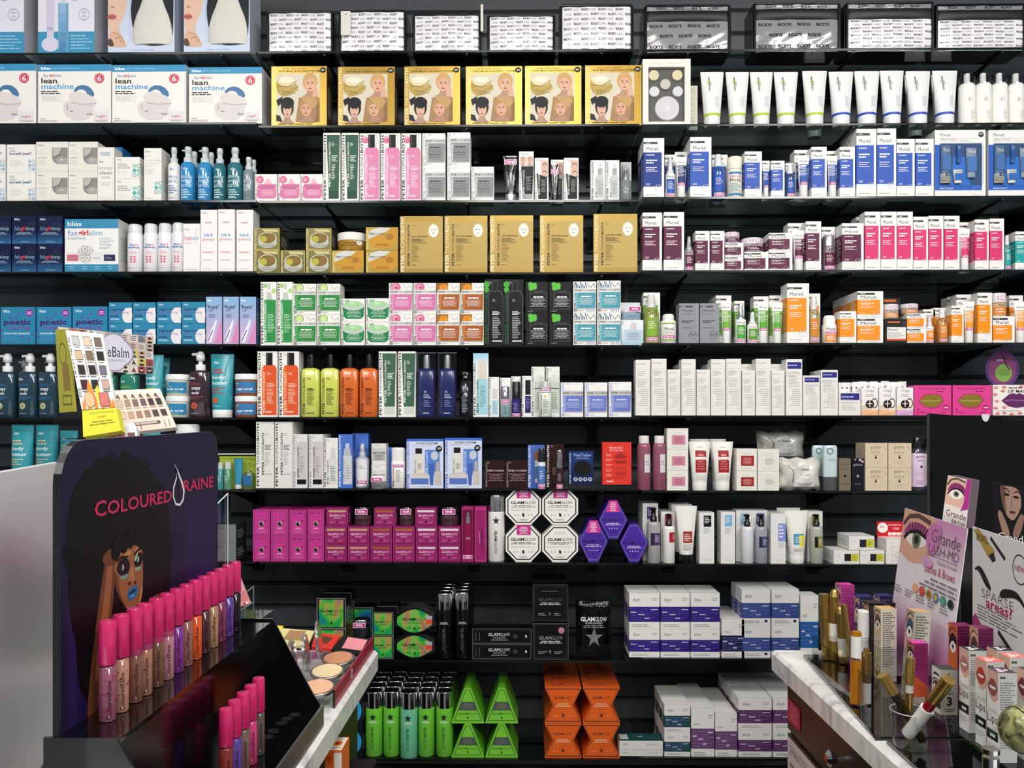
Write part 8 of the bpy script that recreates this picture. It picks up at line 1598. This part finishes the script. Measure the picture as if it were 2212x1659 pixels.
cart('leaning magenta topped plum eye carton', 1974, 2005, 1390, 1.27, .41, '7c2458', lambda A: (A.r(0, 0, 1, 1, 'b8583c'), A.sub(0, .03, 1, .4).eye('5a3a3c', '6a8494', 'b87a5c'), A.p([(0, .7), (1, .5), (1, 1), (0, 1)], '8c3070')), lambda A: (A.l(.06, .05, .94, .5, '5c1640', 12), A.p([(0, .6), (1, .8), (1, 1), (0, 1)], 'b04a2c')), topc='c8409c', tilt=-.0)
def d_brow(A): A.r(0, 0, 1, 1, 'dcdbd6'); A.p([(.05, .22), (.3, .1), (.8, .12), (.95, .22), (.8, .17), (.3, .16)], '3a3634'); A.sub(.05, .24, .95, .52).eye('6a6460', '4a4846', 'c8c4bc'); A.r(0, .74, 1, .87, '17171a'); A.l(.1, .77, .9, .84, 'e0e0e0', 2, 'c')
cart('grey eyebrow kit carton with big numeral three', 2032, 2069, 1447, 1.19, .41, 'a4a39c', d_brow, lambda A: (A.t('1', .46, .08, .54, .22, '1c1c1c', 2), A.t('2', .4, .32, .6, .46, '1c1c1c', 2), A.l(.2, .49, .8, .56, '4a4a4a', 2, 'c'), A.t('3', .36, .6, .66, .8, '1c1c1c', 2), A.l(.2, .85, .8, .94, '3a3a3a', 2, 'c')), topc='3c3a3a')
cart('dull brown topped eye carton half hidden', 2027, 2062, 1409, 1.245, .41, '8a7e78', lambda A: (A.r(0, 0, 1, 1, 'b8a8a0'), A.sub(0, .04, 1, .5).eye('6a5448', '4a4846', 'b89c90')), lambda A: A.l(.1, .1, .9, .5, '5a504c', 8), topc='5a504c') if 0 else None
def lipsart(c, dk):
    def f(A):
        A.r(0, 0, 1, 1, 'e9e7e3'); A.p([(0, 0), (1, 0), (1, .3), (.6, .36), (.2, .3), (0, .2)], 'd9b09a'); A.sub(.04, .07, 1.0, .31).lips(c, dk); 
        A.t('Grande', .1, .42, .92, .475, 'b0aeaa', 0); A.t('Lips', .06, .49, .94, .62, '4a4a4c', 0); A.r(0, .67, 1, .78, '1c1a1c'); A.l(.2, .7, .85, .75, 'e8e8e8', 1, 'c', .7); A.l(.1, .82, .9, .9, 'c4c2be', 3)
    return f
def lipcart(label, x0, x1, yt, Z, tc, lc, dk='5a2428'):
    cart(label, x0, x1, yt, Z, .41, 'b9b9b4', lipsart(lc, dk), lambda A: (A.l(.1, .03, .5, .07, '3a3a3a', 1, fill=.7), A.l(.1, .1, .92, .42, '7a7a78', 12, fill=.5), A.l(.1, .5, .85, .85, '8a8a88', 12, fill=.5)), lambda A: (A.t('lips', .12, .2, .62, .8, 'e8e4e0', 1, 1), A.l(.66, .2, .84, .8, 'e8e4e0', 1)), topc=tc, name='lip_carton')
lipcart('black topped lip carton with pale pink lips', 2093, 2131, 1406, 1.12, '24242a', 'c07a74')
lipcart('coral topped lip carton with red lips, in front', 2130, 2170, 1430, 1.066, 'd8605a', 'b8403c')
lipcart('plum topped lip carton with brown-pink lips', 2156, 2197, 1454, 1.021, '4a3048', '9a5450')
lipcart('coral topped lip carton showing dark red lips', 2181, 2222, 1421, 1.085, 'd8706a', '8c2c34')
lipcart('black topped lip carton beside the red lips', 2154, 2192, 1406, 1.125, '24242a', 'a85a58')
lipcart('lip carton with wine lips cut by the frame', 2222, 2262, 1452, 1.02, '3a3c40', '7c3a44') if 1 else None
# green marbled case
c = Vector(PZ(2224, 1577, .86)); b = B(); GM = m_wrap('green_marbling', '2a3216', '9c9c68', 90, .2, 0, .05); zb0 = zh(.335) + .0004; R = c.z - zb0
b.loft([(c.z + R * sin(a / 12 * pi - pi / 2), max(.0005, .029 * max(0, cos(a / 12 * pi - pi / 2)) ** .7), max(.0005, .029 * max(0, cos(a / 12 * pi - pi / 2)) ** .7)) for a in range(13)], GM, c.x, c.y, 28)
s_ = B()
for k in range(24):
    a, a2 = 2 * pi * k / 24, 2 * pi * (k + 1) / 24; s_.rod((c.x - .012 + .0, c.y + .0292 * cos(a), c.z + R * .94 * sin(a)), (c.x - .012, c.y + .0292 * cos(a2), c.z + R * .94 * sin(a2)), .0009, BLK, 6)
T_('marbled_case', 'rounded green marbled case with thin black seam', 'case', [('shell', b), ('seam_cord', s_)])
# ---------------------------------------------------------------- cards and leaflets
b = quad3(B(), PZ(2008, 893, 1.66), PZ(2330, 918, 1.66), (PZ(2330, 918, 1.66)[0], yZ(1.66), TB), (PZ(2010, 893, 1.66)[0], yZ(1.66), TB), .012, mat('040405', .1), None, side=mat('2a2a2c', .4))
n_ = B(); p = PZ(2129, 903, 1.659); n_.prism([(p[0] - .008 * cos(pi * k / 8), p[2] + .0075 - .015 * sin(pi * k / 8)) for k in range(9)], p[1] - .0004, p[1] + .0004, 'c9c9c9')
T_('header_board', 'tall glossy black header board with notch', 'display board', [('board', b), ('notch', n_)])
def d_lash(A):
    A.r(0, 0, 1, 1, 'e6dfe3'); A.grad(0, .5, 1, .92, 'e6dfe3', '9a2c74', 16); A.r(0, .92, 1, 1, '9a2c74'); A = A.sub(0, 0, 1, .63); A.grad(.5, 0, 1, .5, 'cc8cb8', 'e6dfe3', 12)
    A.ps([(-.0, 0), (0, 0), (.62, 0), (.5, .18), (.55, .34), (.42, .46), (.2, .5), (0, .42)], 'd9a88e'); A.sub(.0, .03, .52, .44).eye('a0487c', '6c7a5c', 'd9a88e'); A.L += 20
    A.ps([(.47, .08), (.56, .03), (.66, .06), (.66, .2), (.6, .34), (.5, .34), (.43, .24)], 'c67ab2'); A.e(.5, .42, .1, .05, 'd4a0c4')
    A.t('Grande', .52, .1, .95, .22, '4a4248', -1); A.t('LASH-MD', .5, .24, .95, .325, '5a4a54', -1); A.ln([(.48, .345), (.95, .345)], .004, '5a4a54'); A.t('Eyelash Formula', .66, .37, .94, .41, '6a5a64', 0); A.t('Lashes & Brows', .48, .43, .93, .51, 'b0285c', 0)
    A.l(.42, .54, .98, .66, '7a7078', 3, 'r', .35); [A.e(.37 + .11 * k, .7, .045, .042, c) for k, c in enumerate(('e0a070', 'c8342c', 'b8963c', '3f6fb8', '3c8a74', '2a4a48'))]; [A.e(.37 + .11 * k, .7, .03, .028, c) for k, c in enumerate(('ecb484', 'd8584c', '8a6a20', 'c8a83c', '5aa490', '1a2e2c'))]
    for k in range(5): A.l(.02 + .19 * k, .74, .17 + .19 * k, .82, '7a6a74', 3, 'l', .35)
TLc, TRc = PZ(1956, 1097, 1.62), PZ(2089, 1142, 1.39)
BLc, BRc = PZ(1908, 1420, 1.61), PZ(2041, 1500, 1.38); BLc = (BLc[0], BLc[1], TB + .0005); BRc = (BRc[0], BRc[1], TB + .0005)
b = quad3(B(), TLc, TRc, BRc, BLc, .0012, 'e6e0e4', d_lash)
T_('showcard', 'pink showcard with big lashed eye', 'sign', [('card', b)])
def d_sparse(A):
    A.r(0, 0, 1, 1, 'e4e2e2'); A = A.sub(0, 0, 1, .66); A.p([(.02, .03), (.12, 0), (.42, .16), (.38, .22), (.3, .24)], 'b89a44'); A.p([(.3, .22), (.4, .17), (.44, .24), (.38, .27)], '1c1c1e'); A.ln([(.34, .05), (.6, .2)], .035, '222224'); A.t('BROWFILL', .08, .05, .3, .12, '5a4410', 1)
    A.ring(.84, .24, .12, '3a3a3c', .1); A.t('NEW', .76, .21, .92, .26, 'b04a6a', 1)
    A.ps([(.02, .4), (.12, .34), (.2, .36), (.36, .5), (.34, .54), (.24, .5), (.12, .39)], '1c1a1a'); A.ps([(.5, .52), (.56, .46), (.78, .43), (.9, .5), (.97, .6), (.84, .51), (.74, .5), (.52, .56)], '1c1a1a')
    A.t('SPARSE', .18, .54, .74, .62, '6a6668', -1); A.t('areas?', .26, .6, .72, .7, 'b02458', 1); A.l(.1, .7, .88, .84, '6a6668', 5, 'l', .35); A.p([(0, .86), (.06, .8), (.2, .9), (.3, 1), (0, 1)], 'a82a74'); A.ln([(.48, .86), (.72, .98)], .04, '141416')
SL_, SR_ = PZ(2101, 1137, 1.32), PZ(2226, 1177, 1.14)
b = quad3(B(), SL_, SR_, (SR_[0], SR_[1], zh(.41) + .0005), (SL_[0], SL_[1], zh(.41) + .0005), .0012, 'e4e2e2', d_sparse)
T_('showcard', 'white showcard with two drawn eyebrows', 'sign', [('card', b)])
def d_leaf(A): A.r(0, 0, 1, 1, 'e9dcd6'); A.sub(0, .02, .86, .62).eye('9a3c78', '6c8460', 'dcb49e'); A.p([(.82, 0), (1, 0), (1, .6), (.7, .68), (.8, .5)], 'b0308c'); A.t('Grande', .12, .72, .96, .86, '5a4a50', 0); A.t('BROW', .4, .9, .96, 1.0, '5a4a50', 0)
b = quad3(B(), PZ(2048, 1027, 1.60), PZ(2098, 1038, 1.56), PZ(2087, 1142, 1.555), PZ(2035, 1124, 1.595), .03, 'e4dcda', d_leaf, side='6a5a66', away=(.022, .012, 0))
ho = B(); q4 = [PZ(2036, 1112, 1.583), PZ(2092, 1130, 1.543), PZ(2092, 1215, 1.543), PZ(2036, 1197, 1.583)]; quad3(ho, *q4, .002, ACRYL); ho.rod(PZ(2070, 1205, 1.57), (PZ(2070, 1205, 1.57)[0], yZ(1.57), TB), .004, ACRYL)
T_('leaflet_stack', 'thick stack of leaflets with a lashed eye', 'leaflets', [('leaflets', b), ('clear_pocket', ho)])
def d_wom(A): A.r(0, 0, 1, 1, '17171a'); A.ps([(.2, .02), (.75, .02), (.82, .3), (.7, .5), (.55, .62), (.38, .54), (.26, .34)], 'a48474'); A.ps([(.2, .02), (.4, .02), (.34, .3), (.4, .55), (.26, .34)], '6a5044'); A.ps([(.1, .5), (.22, .44), (.46, .8), (.44, .92), (.26, .88)], '9a7c6c'); A.ps([(.9, .5), (.78, .44), (.54, .8), (.56, .92), (.74, .88)], '8a6c5e'); A.e(.4, .17, .08, .022, '1c1412'); A.e(.66, .19, .08, .022, '1c1412'); A.ln([(.28, .08), (.4, .06), (.48, .12)], .03, '2a1c18'); A.ln([(.6, .12), (.7, .08), (.8, .13)], .03, '2a1c18'); A.ln([(.54, .18), (.52, .36), (.58, .37)], .02, '7a5c50'); A.e(.55, .46, .09, .025, '5a2a2c'); A.t('Grande', .12, .84, .98, .97, 'e6e4e4', 0)
w0 = PZ(2143, 1042, 1.40); w1 = PZ(2222, 1055, 1.36); w2 = PZ(2222, 1180, 1.36); w3 = PZ(2149, 1167, 1.40)
b = quad3(B(), w0, w1, w2, w3, .004, '17171a', d_wom); ho = B(); ho.rod(Vector(w3).lerp(Vector(w2), .5), (.81, yZ(1.42), TB), .004, ACRYL); 
T_('leaflet', 'black leaflet showing a woman holding her face', 'leaflet', [('leaflet', b), ('clear_post', ho)])
if LOG: print('LABEL-LENGTH', LOG[:40])
